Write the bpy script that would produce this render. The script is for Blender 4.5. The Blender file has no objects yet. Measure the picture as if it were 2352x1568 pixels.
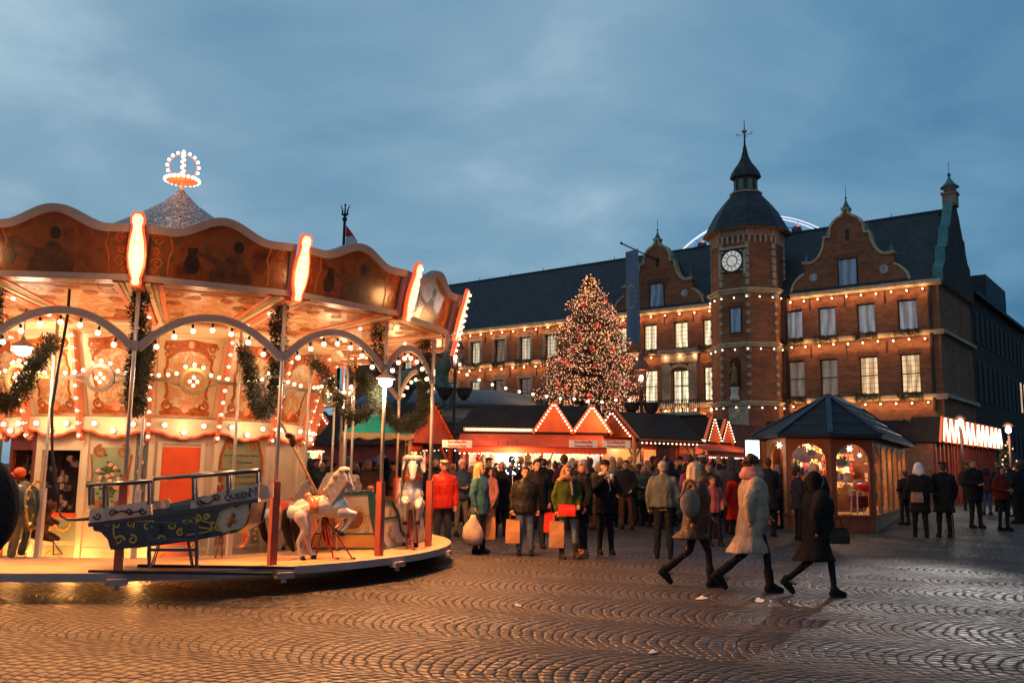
import bpy, bmesh, math, random
from mathutils import Vector, Matrix, Euler
from math import sin, cos, pi, radians, sqrt, atan2
R = random.Random(7)
scene = bpy.context.scene
col = scene.collection

# ---------------------------------------------------------------- camera, sky, exposure
FP, HYP, ROLL, EYE = 2050.0, 292.0, 0.015, 1.58
TH = math.atan(HYP / FP)
cam_d = bpy.data.cameras.new("camera")
cam_d.sensor_width = 36.0
cam_d.lens = FP / 2352.0 * 36.0
cam_d.clip_start = 0.05
cam_d.clip_end = 3000
cam = bpy.data.objects.new("camera", cam_d)
col.objects.link(cam)
cam.matrix_world = Matrix.Translation((0, 0, EYE)) @ Matrix.Rotation(pi/2 + TH, 4, 'X') @ Matrix.Rotation(ROLL, 4, 'Z')
scene.camera = cam
scene.view_settings.view_transform = 'Standard'
scene.view_settings.look = 'None'
scene.view_settings.gamma = 1
scene.view_settings.exposure = 0.0
scene.cycles.max_bounces = 6
scene.cycles.diffuse_bounces = 3
scene.cycles.glossy_bounces = 3
scene.cycles.transmission_bounces = 4
scene.cycles.transparent_max_bounces = 8
scene.cycles.sample_clamp_indirect = 4.0
scene.cycles.caustics_reflective = False
scene.cycles.caustics_refractive = False

def ray(x, y):
    a = x - 1176.0; b = y - 784.0; c, s = cos(ROLL), sin(ROLL)
    X = c*a + s*b; Y = -s*a + c*b
    return Vector((X/FP, cos(TH) + sin(TH)*Y/FP, sin(TH) - cos(TH)*Y/FP))
OC = Vector((0, 0, EYE))
def ground(x, y, z=0.0):
    d = ray(x, y); return OC + d * ((z - EYE) / d.z)
def atd(x, y, Y):
    d = ray(x, y); return OC + d * (Y / d.y)

world = bpy.data.worlds.new("World"); scene.world = world
world.use_nodes = True
wt = world.node_tree; wt.nodes.clear()
def wn(t, **k):
    n = wt.nodes.new(t)
    for a, b in k.items(): setattr(n, a, b)
    return n
out = wn('ShaderNodeOutputWorld'); bg = wn('ShaderNodeBackground')
sky = wn('ShaderNodeTexSky', sky_type='NISHITA', sun_disc=False, sun_elevation=radians(3.0), sun_rotation=radians(200), altitude=50, air_density=1.2, dust_density=0.6, ozone_density=4.0)
geo = wn('ShaderNodeTexCoord')
sep = wn('ShaderNodeSeparateXYZ')
wt.links.new(geo.outputs['Generated'], sep.inputs[0])
def wmath(op, a, b=None, c=None):
    n = wn('ShaderNodeMath', operation=op)
    for i, v in enumerate((a, b, c)):
        if v is None: continue
        if isinstance(v, (int, float)): n.inputs[i].default_value = v
        else: wt.links.new(v, n.inputs[i])
    return n.outputs[0]
zz = wmath('ADD', wmath('MAXIMUM', sep.outputs[2], 0.0), 0.22)
cu = wn('ShaderNodeCombineXYZ')
wt.links.new(wmath('DIVIDE', sep.outputs[0], zz), cu.inputs[0])
wt.links.new(wmath('DIVIDE', sep.outputs[1], zz), cu.inputs[1])
mp = wn('ShaderNodeMapping'); mp.inputs['Rotation'].default_value = (0, 0, radians(28)); mp.inputs['Scale'].default_value = (0.8, 1.0, 1)
wt.links.new(cu.outputs[0], mp.inputs[0])
n1 = wn('ShaderNodeTexNoise'); n1.inputs['Scale'].default_value = 2.1; n1.inputs['Detail'].default_value = 7; n1.inputs['Roughness'].default_value = 0.52; n1.inputs['Distortion'].default_value = 0.25
n2 = wn('ShaderNodeTexNoise'); n2.inputs['Scale'].default_value = 0.45; n2.inputs['Detail'].default_value = 3
wt.links.new(mp.outputs[0], n1.inputs[0]); wt.links.new(mp.outputs[0], n2.inputs[0])
nsum = wmath('ADD', wmath('MULTIPLY', n1.outputs[0], 0.72), wmath('MULTIPLY', n2.outputs[0], 0.38))
# the break in the cloud towards the upper right of the view shows deeper blue
nsum = wmath('SUBTRACT', nsum, wmath('MULTIPLY', wmath('MAXIMUM', wmath('SUBTRACT', sep.outputs[0], 0.10), 0.0), 0.55))
nsum = wmath('ADD', wmath('MULTIPLY', nsum, 0.62), 0.205)
ramp = wn('ShaderNodeValToRGB')
e = ramp.color_ramp.elements
e[0].position = 0.32; e[0].color = (0.027, 0.100, 0.192, 1)
e[1].position = 0.66; e[1].color = (0.285, 0.395, 0.470, 1)
m_ = e.new(0.46); m_.color = (0.090, 0.190, 0.282, 1)
m_ = e.new(0.57); m_.color = (0.162, 0.262, 0.338, 1)
wt.links.new(nsum, ramp.inputs[0])
skm = wn('ShaderNodeMixRGB', blend_type='ADD'); skm.inputs[0].default_value = 1.0
sks = wn('ShaderNodeMixRGB', blend_type='MULTIPLY'); sks.inputs[0].default_value = 1.0; sks.inputs[2].default_value = (0.03, 0.03, 0.03, 1)
wt.links.new(sky.outputs[0], sks.inputs[1])
wt.links.new(ramp.outputs[0], skm.inputs[1]); wt.links.new(sks.outputs[0], skm.inputs[2])
wt.links.new(skm.outputs[0], bg.inputs[0]); bg.inputs[1].default_value = 1.36
wt.links.new(bg.outputs[0], out.inputs[0])

def lamp(name, loc, power, color=(1, 0.55, 0.25), radius=0.06, parent=None):
    d = bpy.data.lights.new(name, 'POINT'); d.energy = power; d.color = color; d.shadow_soft_size = radius
    o = bpy.data.objects.new(name, d); col.objects.link(o); o.location = loc
    if parent: o.parent = parent
    return o
WARM = (1.0, 0.45, 0.16)
def spot(name, loc, power, to, color=(1, .44, .15), radius=.15, ang=150):
    d = bpy.data.lights.new(name, 'SPOT'); d.energy = power; d.color = color; d.shadow_soft_size = radius; d.spot_size = radians(ang); d.spot_blend = .6
    o = bpy.data.objects.new(name, d); col.objects.link(o); o.location = loc; o.rotation_euler = Vector(to).to_track_quat('-Z', 'Y').to_euler(); return o

# ---------------------------------------------------------------- materials
MATS = {}
class NB:
    def __init__(s, name):
        s.m = bpy.data.materials.new(name); s.m.use_nodes = True; s.t = s.m.node_tree; s.t.nodes.clear()
        s.o = s.n('ShaderNodeOutputMaterial'); s.b = s.n('ShaderNodeBsdfPrincipled'); s.l(s.b.outputs[0], s.o.inputs[0])
        s.tc = s.n('ShaderNodeTexCoord')
    def n(s, t, **k):
        n = s.t.nodes.new(t)
        for a, b in k.items(): setattr(n, a, b)
        return n
    def l(s, a, b): s.t.links.new(a, b)
    def mth(s, op, *v, clamp=False):
        n = s.n('ShaderNodeMath', operation=op); n.use_clamp = clamp
        for i, x in enumerate(v):
            if isinstance(x, (int, float)): n.inputs[i].default_value = x
            else: s.l(x, n.inputs[i])
        return n.outputs[0]
    def mix(s, f, a, b, mode='MIX'):
        n = s.n('ShaderNodeMixRGB', blend_type=mode)
        for i, x in enumerate((f, a, b)):
            if isinstance(x, (int, float)): n.inputs[i].default_value = x
            elif isinstance(x, tuple): n.inputs[i].default_value = (*x[:3], 1)
            else: s.l(x, n.inputs[i])
        return n.outputs[0]
    def noise(s, scale, detail=3, vec=None, rough=0.55, dist=0.0):
        n = s.n('ShaderNodeTexNoise'); n.inputs['Scale'].default_value = scale; n.inputs['Detail'].default_value = detail
        n.inputs['Roughness'].default_value = rough; n.inputs['Distortion'].default_value = dist
        s.l(vec if vec else s.tc.outputs['Object'], n.inputs[0]); return n.outputs[0]
    def ramp(s, f, *st):
        n = s.n('ShaderNodeValToRGB'); e = n.color_ramp.elements
        while len(e) < len(st): e.new(0.5)
        for i, (p, c) in enumerate(st): e[i].position = p; e[i].color = (*c[:3], 1) if isinstance(c, tuple) else (c, c, c, 1)
        s.l(f, n.inputs[0]); return n.outputs[0]
    def bump(s, h, strength=0.3, dist=0.01):
        n = s.n('ShaderNodeBump'); n.inputs['Strength'].default_value = strength; n.inputs['Distance'].default_value = dist
        s.l(h, n.inputs['Height']); s.l(n.outputs[0], s.b.inputs['Normal'])
    def set(s, **k):
        for a, v in k.items():
            i = s.b.inputs[a.replace('_', ' ')]
            if isinstance(v, (int, float)): i.default_value = v
            elif isinstance(v, tuple): i.default_value = (*v[:3], 1)
            else: s.l(v, i)
        return s
def sc(c, k): return tuple(min(1, x*k) for x in c[:3])

def paint(name, c, rough=0.45, var=0.18, scale=6.0, bump=0.0, metal=0.0, coat=0.0):
    if name in MATS: return MATS[name]
    b = NB(name); n = b.noise(scale, 5)
    cc = b.mix(b.ramp(n, (0.3, 0.0), (0.7, 1.0)), sc(c, 1-var), sc(c, 1+var))
    b.set(Base_Color=cc, Metallic=metal)
    b.set(Specular_IOR_Level=.5 if (coat or metal or rough < .4) else .22)
    n2 = b.noise(scale*3, 3); b.set(Roughness=b.mth('ADD', rough-0.08, b.mth('MULTIPLY', n2, 0.16)))
    if coat: b.set(Coat_Weight=coat, Coat_Roughness=0.15)
    if bump: b.bump(b.noise(scale*8, 4), bump, 0.004)
    MATS[name] = b.m; return b.m
def glow(name, c, strength, sample=False):
    if name in MATS: return MATS[name]
    b = NB(name); b.set(Base_Color=sc(c, .8), Emission_Color=c, Emission_Strength=strength, Roughness=.3)
    if not sample: b.m.cycles.emission_sampling = 'NONE'
    MATS[name] = b.m; return b.m
def cloth(c, kind='wool'):
    key = 'cloth_%s_%.3f_%.3f_%.3f' % (kind, *c)
    if key in MATS: return MATS[key]
    b = NB(key); n = b.noise(5, 6, rough=.65)
    b.set(Base_Color=b.mix(b.ramp(n, (.25, 0.), (.75, 1.)), sc(c, .6), sc(c, 1.35)), Roughness=.92 if kind != 'puffer' else .5, Specular_IOR_Level=.15)
    if kind == 'puffer':
        w = b.n('ShaderNodeTexWave', wave_type='BANDS', bands_direction='Z'); w.inputs['Scale'].default_value = 5.5; w.inputs['Distortion'].default_value = 2.6; w.inputs['Detail'].default_value = 2
        b.l(b.tc.outputs['Object'], w.inputs[0])
        b.bump(b.mth('ADD', b.mth('MULTIPLY', w.outputs[1], .28), b.mth('MULTIPLY', b.noise(14, 3), .9)), .28, .02)
    elif kind == 'fur':
        b.bump(b.noise(60, 5), 1.0, .03)
    elif kind == 'hair':
        mpn = b.n('ShaderNodeMapping'); mpn.inputs['Scale'].default_value = (60, 60, 6); b.l(b.tc.outputs['Object'], mpn.inputs[0])
        b.bump(b.noise(1, 4, mpn.outputs[0]), .9, .02); b.set(Roughness=.5)
    else:
        mpn = b.n('ShaderNodeMapping'); mpn.inputs['Scale'].default_value = (1, 1, .45); b.l(b.tc.outputs['Object'], mpn.inputs[0])
        b.bump(b.noise(7, 4, mpn.outputs[0], dist=.6), .8, .05)
    MATS[key] = b.m; return b.m

# ---------------------------------------------------------------- geometry helpers
class MB:
    def __init__(s): s.v = []; s.f = []; s.mi = []; s.cur = 0; s.smooth = []; s.sm = False
    def add(s, vs, fs, smooth=None):
        o = len(s.v); s.v += [tuple(v) for v in vs]
        for f in fs: s.f.append(tuple(i+o for i in f)); s.mi.append(s.cur); s.smooth.append(s.sm if smooth is None else smooth)
        return s
    def box(s, c, d, rot=0.0, M=None):
        hx, hy, hz = d[0]/2, d[1]/2, d[2]/2; vs = []
        for z in (-hz, hz):
            for x, y in ((-hx, -hy), (hx, -hy), (hx, hy), (-hx, hy)):
                v = Vector((x, y, z))
                if M: v = M @ v
                elif rot: v = Matrix.Rotation(rot, 3, 'Z') @ v
                vs.append(v + Vector(c))
        return s.add(vs, [(3, 2, 1, 0), (4, 5, 6, 7), (0, 1, 5, 4), (1, 2, 6, 5), (2, 3, 7, 6), (3, 0, 4, 7)], False)
    def bar(s, a, b, w, h=None):   # square bar between two points
        a, b = Vector(a), Vector(b); h = h or w; d = b-a; L = d.length
        q = d.to_track_quat('Z', 'Y').to_matrix()
        return s.box((a+b)/2, (w, h, L), M=q)
    def tube(s, pts, r, n=8, cap=True):
        pts = [Vector(p) for p in pts]; rs = r if isinstance(r, (list, tuple)) else [r]*len(pts)
        vs = []; fs = []; up = None
        for i, p in enumerate(pts):
            d = (pts[min(i+1, len(pts)-1)] - pts[max(i-1, 0)]);
            if d.length < 1e-9: d = Vector((0, 0, 1))
            d.normalize()
            if up is None: up = d.orthogonal().normalized()
            else: up = (up - d*up.dot(d)); up = up.normalized() if up.length > 1e-6 else d.orthogonal().normalized()
            w = d.cross(up)
            for k in range(n):
                a = 2*pi*k/n; vs.append(p + (up*cos(a) + w*sin(a))*rs[i])
        for i in range(len(pts)-1):
            for k in range(n):
                fs.append((i*n+k, i*n+(k+1) % n, (i+1)*n+(k+1) % n, (i+1)*n+k))
        if cap: fs.append(tuple(range(n-1, -1, -1))); fs.append(tuple((len(pts)-1)*n+k for k in range(n)))
        return s.add(vs, fs, True)
    def rings(s, rs, n=16, smooth=True):   # (cx,cy,z,rx,ry) closed loft
        vs = []; fs = []
        for cx, cy, z, rx, ry in rs:
            for k in range(n): a = 2*pi*k/n; vs.append((cx+rx*cos(a), cy+ry*sin(a), z))
        for i in range(len(rs)-1):
            for k in range(n): fs.append((i*n+k, i*n+(k+1) % n, (i+1)*n+(k+1) % n, (i+1)*n+k))
        fs.append(tuple(range(n-1, -1, -1))); fs.append(tuple((len(rs)-1)*n+k for k in range(n)))
        return s.add(vs, fs, smooth)
    def lathe(s, prof, c=(0, 0, 0), n=16, smooth=True, ph=0.0):
        c = Vector(c); vs = []; fs = []
        for r, z in prof:
            for k in range(n): a = 2*pi*k/n+ph; vs.append(c + Vector((r*cos(a), r*sin(a), z)))
        for i in range(len(prof)-1):
            for k in range(n): fs.append((i*n+k, i*n+(k+1) % n, (i+1)*n+(k+1) % n, (i+1)*n+k))
        if prof[0][0] > 1e-4: fs.append(tuple(range(n-1, -1, -1)))
        if prof[-1][0] > 1e-4: fs.append(tuple((len(prof)-1)*n+k for k in range(n)))
        return s.add(vs, fs, smooth)
    def ball(s, c, r, n=8, m=6, rot=None):
        c = Vector(c); r = Vector(r) if not isinstance(r, (int, float)) else Vector((r, r, r))
        vs = [Vector((0, 0, -1))]; fs = []
        for i in range(1, m):
            t = -pi/2 + pi*i/m
            for k in range(n): a = 2*pi*k/n; vs.append(Vector((cos(t)*cos(a), cos(t)*sin(a), sin(t))))
        vs.append(Vector((0, 0, 1)))
        for k in range(n): fs.append((0, 1+(k+1) % n, 1+k))
        for i in range(m-2):
            for k in range(n): fs.append((1+i*n+k, 1+i*n+(k+1) % n, 1+(i+1)*n+(k+1) % n, 1+(i+1)*n+k))
        L = len(vs)-1
        for k in range(n): fs.append((L, 1+(m-2)*n+k, 1+(m-2)*n+(k+1) % n))
        o = []
        for v in vs:
            v = Vector((v.x*r.x, v.y*r.y, v.z*r.z))
            if rot: v = rot @ v
            o.append(v+c)
        return s.add(o, fs, True)
    def cone(s, a, ra, b, rb, n=10):     # round cone
        a, b = Vector(a), Vector(b); s.ball(a, ra, n, 6); s.ball(b, rb, n, 6); return s.tube([a, b], [ra, rb], n)
    def poly(s, pts, O, U, V, t, n=None):   # extruded polygon: 2D pts in plane O,U,V ; thickness t along U x V (backwards)
        O, U, V = Vector(O), Vector(U).normalized(), Vector(V).normalized(); W = U.cross(V)
        k = len(pts); a = [O + U*p[0] + V*p[1] for p in pts]; b = [p - W*t for p in a]
        ar = sum(pts[i][0]*pts[(i+1) % k][1] - pts[(i+1) % k][0]*pts[i][1] for i in range(k))
        if ar < 0: a.reverse(); b.reverse()
        return s.add(a+b, [tuple(range(k)), tuple(range(2*k-1, k-1, -1))] + [(i, i+k, (i+1) % k+k, (i+1) % k) for i in range(k)], False)
    def strip(s, pts, w, O, U, V, t, closed=False):   # ribbon following a 2D path
        O, U, V = Vector(O), Vector(U).normalized(), Vector(V).normalized(); W = U.cross(V); L = []; n = len(pts)
        for i, p in enumerate(pts):
            a = pts[(i-1) % n] if (i > 0 or closed) else p; b = pts[(i+1) % n] if (i < n-1 or closed) else p
            dx, dy = b[0]-a[0], b[1]-a[1]; l = math.hypot(dx, dy) or 1; ww = w[i] if isinstance(w, list) else w
            L.append(((p[0]-dy/l*ww/2, p[1]+dx/l*ww/2), (p[0]+dy/l*ww/2, p[1]-dx/l*ww/2)))
        vs = []
        for q1, q2 in L:
            for q, k in ((q1, 0), (q2, 0), (q2, 1), (q1, 1)): vs.append(O + U*q[0] + V*q[1] - W*t*k)
        fs = []
        for i in range(n if closed else n-1):
            j = (i+1) % n
            for k in range(4): fs.append((i*4+k, i*4+(k+1) % 4, j*4+(k+1) % 4, j*4+k))
        if not closed: fs += [(3, 2, 1, 0), tuple((n-1)*4+k for k in range(4))]
        return s.add(vs, fs, False)
    def mesh(s, name, mats):
        me = bpy.data.meshes.new(name); me.from_pydata([tuple(v) for v in s.v], [], s.f)
        for m in (mats if isinstance(mats, (list, tuple)) else [mats]): me.materials.append(m)
        me.polygons.foreach_set('material_index', s.mi); me.polygons.foreach_set('use_smooth', s.smooth); me.update()
        return me
    def build(s, name, mats, parent=None, loc=None, fix=False):
        me = s.mesh(name, mats)
        if fix:
            bm = bmesh.new(); bm.from_mesh(me); bmesh.ops.recalc_face_normals(bm, faces=bm.faces); bm.to_mesh(me); bm.free()
        return obj(name, me, parent, loc)
def obj(name, me, parent=None, loc=None):
    o = bpy.data.objects.new(name, me); col.objects.link(o)
    if parent: o.parent = parent
    if loc is not None: o.location = loc
    return o
def tag(o, label=None, cat=None, group=None, kind=None):
    if label and len(label.split()) > 16: print('LONG', len(label.split()), label)
    if label: o['label'] = label
    if cat: o['category'] = cat
    if group: o['group'] = group
    if kind: o['kind'] = kind
    return o
def thing(name, label, cat, loc=(0, 0, 0), rz=0.0, group=None):
    o = bpy.data.objects.new(name, None); col.objects.link(o); o.location = loc; o.rotation_euler = (0, 0, rz); o.empty_display_size = .2
    return tag(o, label, cat, group)
def copy_tree(o, parent=None):
    c = o.copy(); col.objects.link(c)
    if parent: c.parent = parent
    for ch in list(o.children): copy_tree(ch, c)
    return c
def text_mesh(txt, size, depth=0.004, shear=0.0, bold=0.0, spacing=1.0):
    cu = bpy.data.curves.new('t', 'FONT'); cu.body = txt; cu.size = size; cu.extrude = depth; cu.align_x = 'CENTER'; cu.align_y = 'CENTER'
    cu.shear = shear; cu.offset = bold; cu.space_line = spacing; cu.resolution_u = 3
    o = bpy.data.objects.new('t', cu); col.objects.link(o); bpy.context.view_layer.update()
    me = bpy.data.meshes.new_from_object(o.evaluated_get(bpy.context.evaluated_depsgraph_get()))
    bpy.data.objects.remove(o); bpy.data.curves.remove(cu); return me
def text(name, txt, size, mat, O, U, V, parent, **k):
    me = text_mesh(txt, size, **k); me.name = name; me.materials.clear(); me.materials.append(mat)
    U, V = Vector(U).normalized(), Vector(V).normalized(); W = U.cross(V)
    M = Matrix(((U.x, V.x, W.x, O[0]), (U.y, V.y, W.y, O[1]), (U.z, V.z, W.z, O[2]), (0, 0, 0, 1)))
    me.transform(M); return obj(name, me, parent)
def remesh(mb, name, voxel, smooth=3, extra=None):
    me = mb.mesh('tmp', [])
    o = bpy.data.objects.new('tmp', me); col.objects.link(o)
    m = o.modifiers.new('r', 'REMESH'); m.mode = 'VOXEL'; m.voxel_size = voxel; m.use_smooth_shade = True
    if smooth: q = o.modifiers.new('s', 'SMOOTH'); q.iterations = smooth; q.factor = .5
    bpy.context.view_layer.update()
    r = bpy.data.meshes.new_from_object(o.evaluated_get(bpy.context.evaluated_depsgraph_get()))
    bpy.data.objects.remove(o); bpy.data.meshes.remove(me)
    if extra:
        bm = bmesh.new(); bm.from_mesh(r); t = extra.mesh('x', []); bm.from_mesh(t); bpy.data.meshes.remove(t)
        bm.to_mesh(r); bm.free()
    for p in r.polygons: p.use_smooth = True
    r.name = name; return r
def inst(name, me, mat, parent=None, loc=None):
    if not me.materials: me.materials.append(None)
    o = obj(name, me, parent, loc); o.material_slots[0].link = 'OBJECT'; o.material_slots[0].material = mat
    return o
def arc(cx, cy, r, a0, a1, n, ry=None):
    ry = r if ry is None else ry
    return [(cx + r*cos(a0+(a1-a0)*i/n), cy + ry*sin(a0+(a1-a0)*i/n)) for i in range(n+1)]
def scroll(cx, cy, r, a0, turns, n=16, k=.25):    # a spiral curl
    return [(cx + r*(1-(1-k)*i/n)*cos(a0+turns*2*pi*i/n), cy + r*(1-(1-k)*i/n)*sin(a0+turns*2*pi*i/n)) for i in range(n+1)]

BULB = MB().ball((0, 0, 0), 1.0, 8, 6).mesh('bulb', [])
BULB.materials.append(None)
GB = glow('bulb_glow', (1.0, .76, .46), 3.2)
GW = glow('bulb_glow_white', (1.0, .80, .54), 3.6)
def bulb(loc, r, parent, mat=None, name='bulb'):
    o = inst(name, BULB, mat or GB, parent, loc); o.scale = (r, r, r); return o

# ---------------------------------------------------------------- ground
def cobble():
    b = NB('cobbles'); tc = b.tc.outputs['Object']
    wob = b.n('ShaderNodeTexNoise'); wob.inputs['Scale'].default_value = 1.3; wob.inputs['Detail'].default_value = 2; b.l(tc, wob.inputs[0])
    add = b.n('ShaderNodeVectorMath', operation='MULTIPLY_ADD'); b.l(wob.outputs[1], add.inputs[0]); add.inputs[1].default_value = (.22, .22, 0); b.l(tc, add.inputs[2])
    w2 = b.n('ShaderNodeTexNoise'); w2.inputs['Scale'].default_value = 9; w2.inputs['Detail'].default_value = 1; b.l(tc, w2.inputs[0])
    add2 = b.n('ShaderNodeVectorMath', operation='MULTIPLY_ADD'); b.l(w2.outputs[1], add2.inputs[0]); add2.inputs[1].default_value = (.05, .05, 0); b.l(add.outputs[0], add2.inputs[2])
    mp = b.n('ShaderNodeMapping'); mp.inputs['Rotation'].default_value = (0, 0, radians(-68)); b.l(add2.outputs[0], mp.inputs[0])
    sp = b.n('ShaderNodeSeparateXYZ'); b.l(mp.outputs[0], sp.inputs[0]); u, v = sp.outputs[0], sp.outputs[1]
    Wd, Rr, P, S = 1.62, 1.06, .115, .112
    colm = b.mth('FLOOR', b.mth('DIVIDE', u, Wd))
    ul = b.mth('SUBTRACT', b.mth('SUBTRACT', u, b.mth('MULTIPLY', colm, Wd)), Wd/2)
    h = b.mth('SQRT', b.mth('SUBTRACT', Rr*Rr, b.mth('MULTIPLY', ul, ul)))
    r = b.mth('DIVIDE', b.mth('SUBTRACT', v, h), P)
    row = b.mth('FLOOR', r); fr = b.mth('SUBTRACT', r, row)
    al = b.mth('DIVIDE', b.mth('MULTIPLY', b.mth('ARCSINE', b.mth('DIVIDE', ul, Rr)), Rr), S)
    cmb = b.n('ShaderNodeCombineXYZ'); b.l(row, cmb.inputs[0]); b.l(colm, cmb.inputs[1])
    wn_ = b.n('ShaderNodeTexWhiteNoise', noise_dimensions='2D'); b.l(cmb.outputs[0], wn_.inputs[0])
    a2 = b.mth('ADD', al, wn_.outputs[0]); st = b.mth('FLOOR', a2); fa = b.mth('SUBTRACT', a2, st)
    # joint: distance to the stone's edge
    def edge(f, k): return b.mth('MULTIPLY', b.mth('MINIMUM', f, b.mth('SUBTRACT', 1.0, f)), k)
    d = b.mth('MINIMUM', b.mth('MULTIPLY', edge(fr, P), .9), b.mth('MULTIPLY', edge(fa, S), .8))
    ed = b.mth('DIVIDE', d, .030, clamp=True)
    height = b.mth('POWER', b.mth('MINIMUM', ed, 1.0), .55)
    c3 = b.n('ShaderNodeCombineXYZ'); b.l(row, c3.inputs[0]); b.l(colm, c3.inputs[1]); b.l(st, c3.inputs[2])
    w3 = b.n('ShaderNodeTexWhiteNoise', noise_dimensions='3D'); b.l(c3.outputs[0], w3.inputs[0])
    stone = b.ramp(w3.outputs[0], (0, (.024, .018, .015)), (.5, (.054, .041, .033)), (1, (.100, .076, .059)))
    grime = b.noise(.7, 4); stone = b.mix(b.ramp(grime, (.38, 0.), (.7, .45)), stone, (.05, .045, .042))
    colr = b.mix(b.ramp(ed, (.12, 0.), (.5, 1.)), (.012, .010, .009), stone)
    wet = b.noise(.45, 5, rough=.6)
    rg = b.mth('ADD', b.mth('MULTIPLY', w3.outputs[0], .16), b.mth('ADD', .34, b.mth('MULTIPLY', b.ramp(wet, (.4, 0.), (.62, 1.)), .22)))
    rg = b.mth('MAXIMUM', rg, b.mth('SUBTRACT', .85, b.mth('MULTIPLY', ed, .8)))
    b.set(Base_Color=colr, Roughness=rg, Specular_IOR_Level=.32)
    w4 = b.n('ShaderNodeSeparateXYZ'); b.l(w3.outputs[1], w4.inputs[0])
    tilt = b.mth('ADD', b.mth('MULTIPLY', w3.outputs[0], .30), b.mth('ADD', b.mth('MULTIPLY', b.mth('MULTIPLY', b.mth('SUBTRACT', fr, .5), b.mth('SUBTRACT', w4.outputs[0], .5)), 1.5), b.mth('MULTIPLY', b.mth('MULTIPLY', b.mth('SUBTRACT', fa, .5), b.mth('SUBTRACT', w4.outputs[1], .5)), 1.5)))
    b.bump(b.mth('ADD', b.mth('ADD', height, tilt), b.mth('MULTIPLY', b.noise(45, 4), .12)), 1.0, .030)
    return b.m
def gz(Y): return 0.0 if Y < 20 else min(.26, .026*(Y-20))
def groundp(x, y):
    d = ray(x, y); z = 0.0
    for _ in range(30):
        P = OC + d*((z-EYE)/d.z); z = z*.5+gz(P.y)*.5
    return Vector((P.x, P.y, gz(P.y)))
g = MB()
YS = [-60, 20]+[20+i for i in range(1, 11)]+[60, 500]
g.add([(x, y, gz(y)) for y in YS for x in (-400, 400)], [(2*i, 2*i+1, 2*i+3, 2*i+2) for i in range(len(YS)-1)], False)
gr = g.build('ground', cobble()); tag(gr, kind='structure')
gr['label'] = 'wet cobbled market square laid in fan patterns'
# ================================================================ CAROUSEL
CC = Vector((-5.86, 15.2, 0)); A0 = -1.292; DA = pi/8; PZ = .33
def cp(a, r, z): return Vector((r*cos(a), r*sin(a), z))
def ck(k, r, z): return cp(A0 + k*DA, r, z)
CREAM = paint('cream_paint', (.62, .47, .28), .40, .14, 3, coat=.3)
CREAM2 = paint('pale_cream_paint', (.70, .53, .33), .35, .10, 3)
FRAME = paint('shaded_white_paint', (.30, .235, .21), .5, .12, 5)  # white paint, with its shade put into the grey
PINK = paint('salmon_paint', (.66, .20, .10), .4, .12, 5)
POLE = paint('pale_metal_pole', (.60, .52, .44), .3, .1, 5, metal=.3)
ORNA = paint('ochre_ornament_paint', (.36, .085, .015), .45, .35, 14)
ORNL = paint('light_ochre_paint', (.72, .36, .10), .45, .25, 14)
GREENP = paint('sage_green_paint', (.27, .31, .17), .5, .15, 5)
REDO = paint('orange_red_paint', (.75, .10, .025), .45, .12, 4)
DARK = paint('near_black_iron', (.012, .013, .016), .5, .2, 8)
REDROD = paint('dark_red_metal', (.30, .025, .015), .4, .15, 8)
def mural(name, cols, sc_=3.0, rough=.3, vec=None, dist=1.5):
    b = NB(name); n = b.noise(sc_, 6, dist=dist, rough=.6); n2 = b.noise(sc_*3.1, 4, dist=.8)
    f = b.mth('ADD', b.mth('MULTIPLY', n, .72), b.mth('MULTIPLY', n2, .3)); k = len(cols)
    b.set(Base_Color=b.ramp(f, *[(.34 + .34*i/(k-1), c) for i, c in enumerate(cols)]), Roughness=rough, Coat_Weight=.22, Coat_Roughness=.15)
    MATS[name] = b.m; return b.m
OLD1 = mural('varnished_canvas', [(.045, .018, .007), (.12, .032, .009), (.21, .062, .014), (.10, .050, .018), (.27, .095, .022)], 1.5, .25, dist=.7)
OLD2 = mural('mirror_brown_canvas', [(.06, .02, .006), (.20, .07, .018), (.38, .17, .055), (.14, .05, .015)], 1.8, .22)
CLOUDM = mural('ceiling_mural', [(.56, .46, .28), (.54, .42, .24), (.42, .12, .03), (.55, .40, .22), (.25, .17, .07)], 2.3, .3)
CHERUB = mural('cherub_mural', [(.44, .46, .30), (.52, .50, .33), (.50, .17, .05), (.50, .46, .29), (.34, .09, .02)], 3.4, .4)
car = thing('carousel', 'vintage carousel with painted rounding boards, arches of lit bulbs and a silver cone roof', 'carousel', CC)
KS = range(-6, 8)
# platform ------------------------------------------------
m = MB(); n = 96
prof = [(3.1, .02), (3.1, PZ), (4.84, PZ), (4.88, PZ-.02), (4.88, PZ-.085), (4.80, PZ-.10), (4.80, PZ-.06), (3.16, PZ-.06), (3.16, .02)]
vs = []; fs = []
for i in range(n):
    a = 2*pi*i/n
    for r, z in prof[1:-1]: vs.append(cp(a, r, z))
L = len(prof)-2
for i in range(n):
    j = (i+1) % n
    for q in range(L): fs.append((i*L+q, j*L+q, j*L+(q+1) % L, i*L+(q+1) % L))
m.add(vs, fs, False)
pl = m.build('platform', paint('platform_boards', (.62, .38, .20), .38, .2, 2.5, coat=.25), car, fix=True)
m = MB()
for i in range(n):
    a, b = 2*pi*i/n, 2*pi*(i+1)/n
    m.add([cp(a, 4.885, PZ-.095), cp(b, 4.885, PZ-.095), cp(b, 4.885, PZ+.002), cp(a, 4.885, PZ+.002), cp(a, 4.83, PZ+.004), cp(b, 4.83, PZ+.004)], [(0, 1, 2, 3), (3, 2, 5, 4)], False)
m.build('rim', FRAME, pl)
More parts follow.
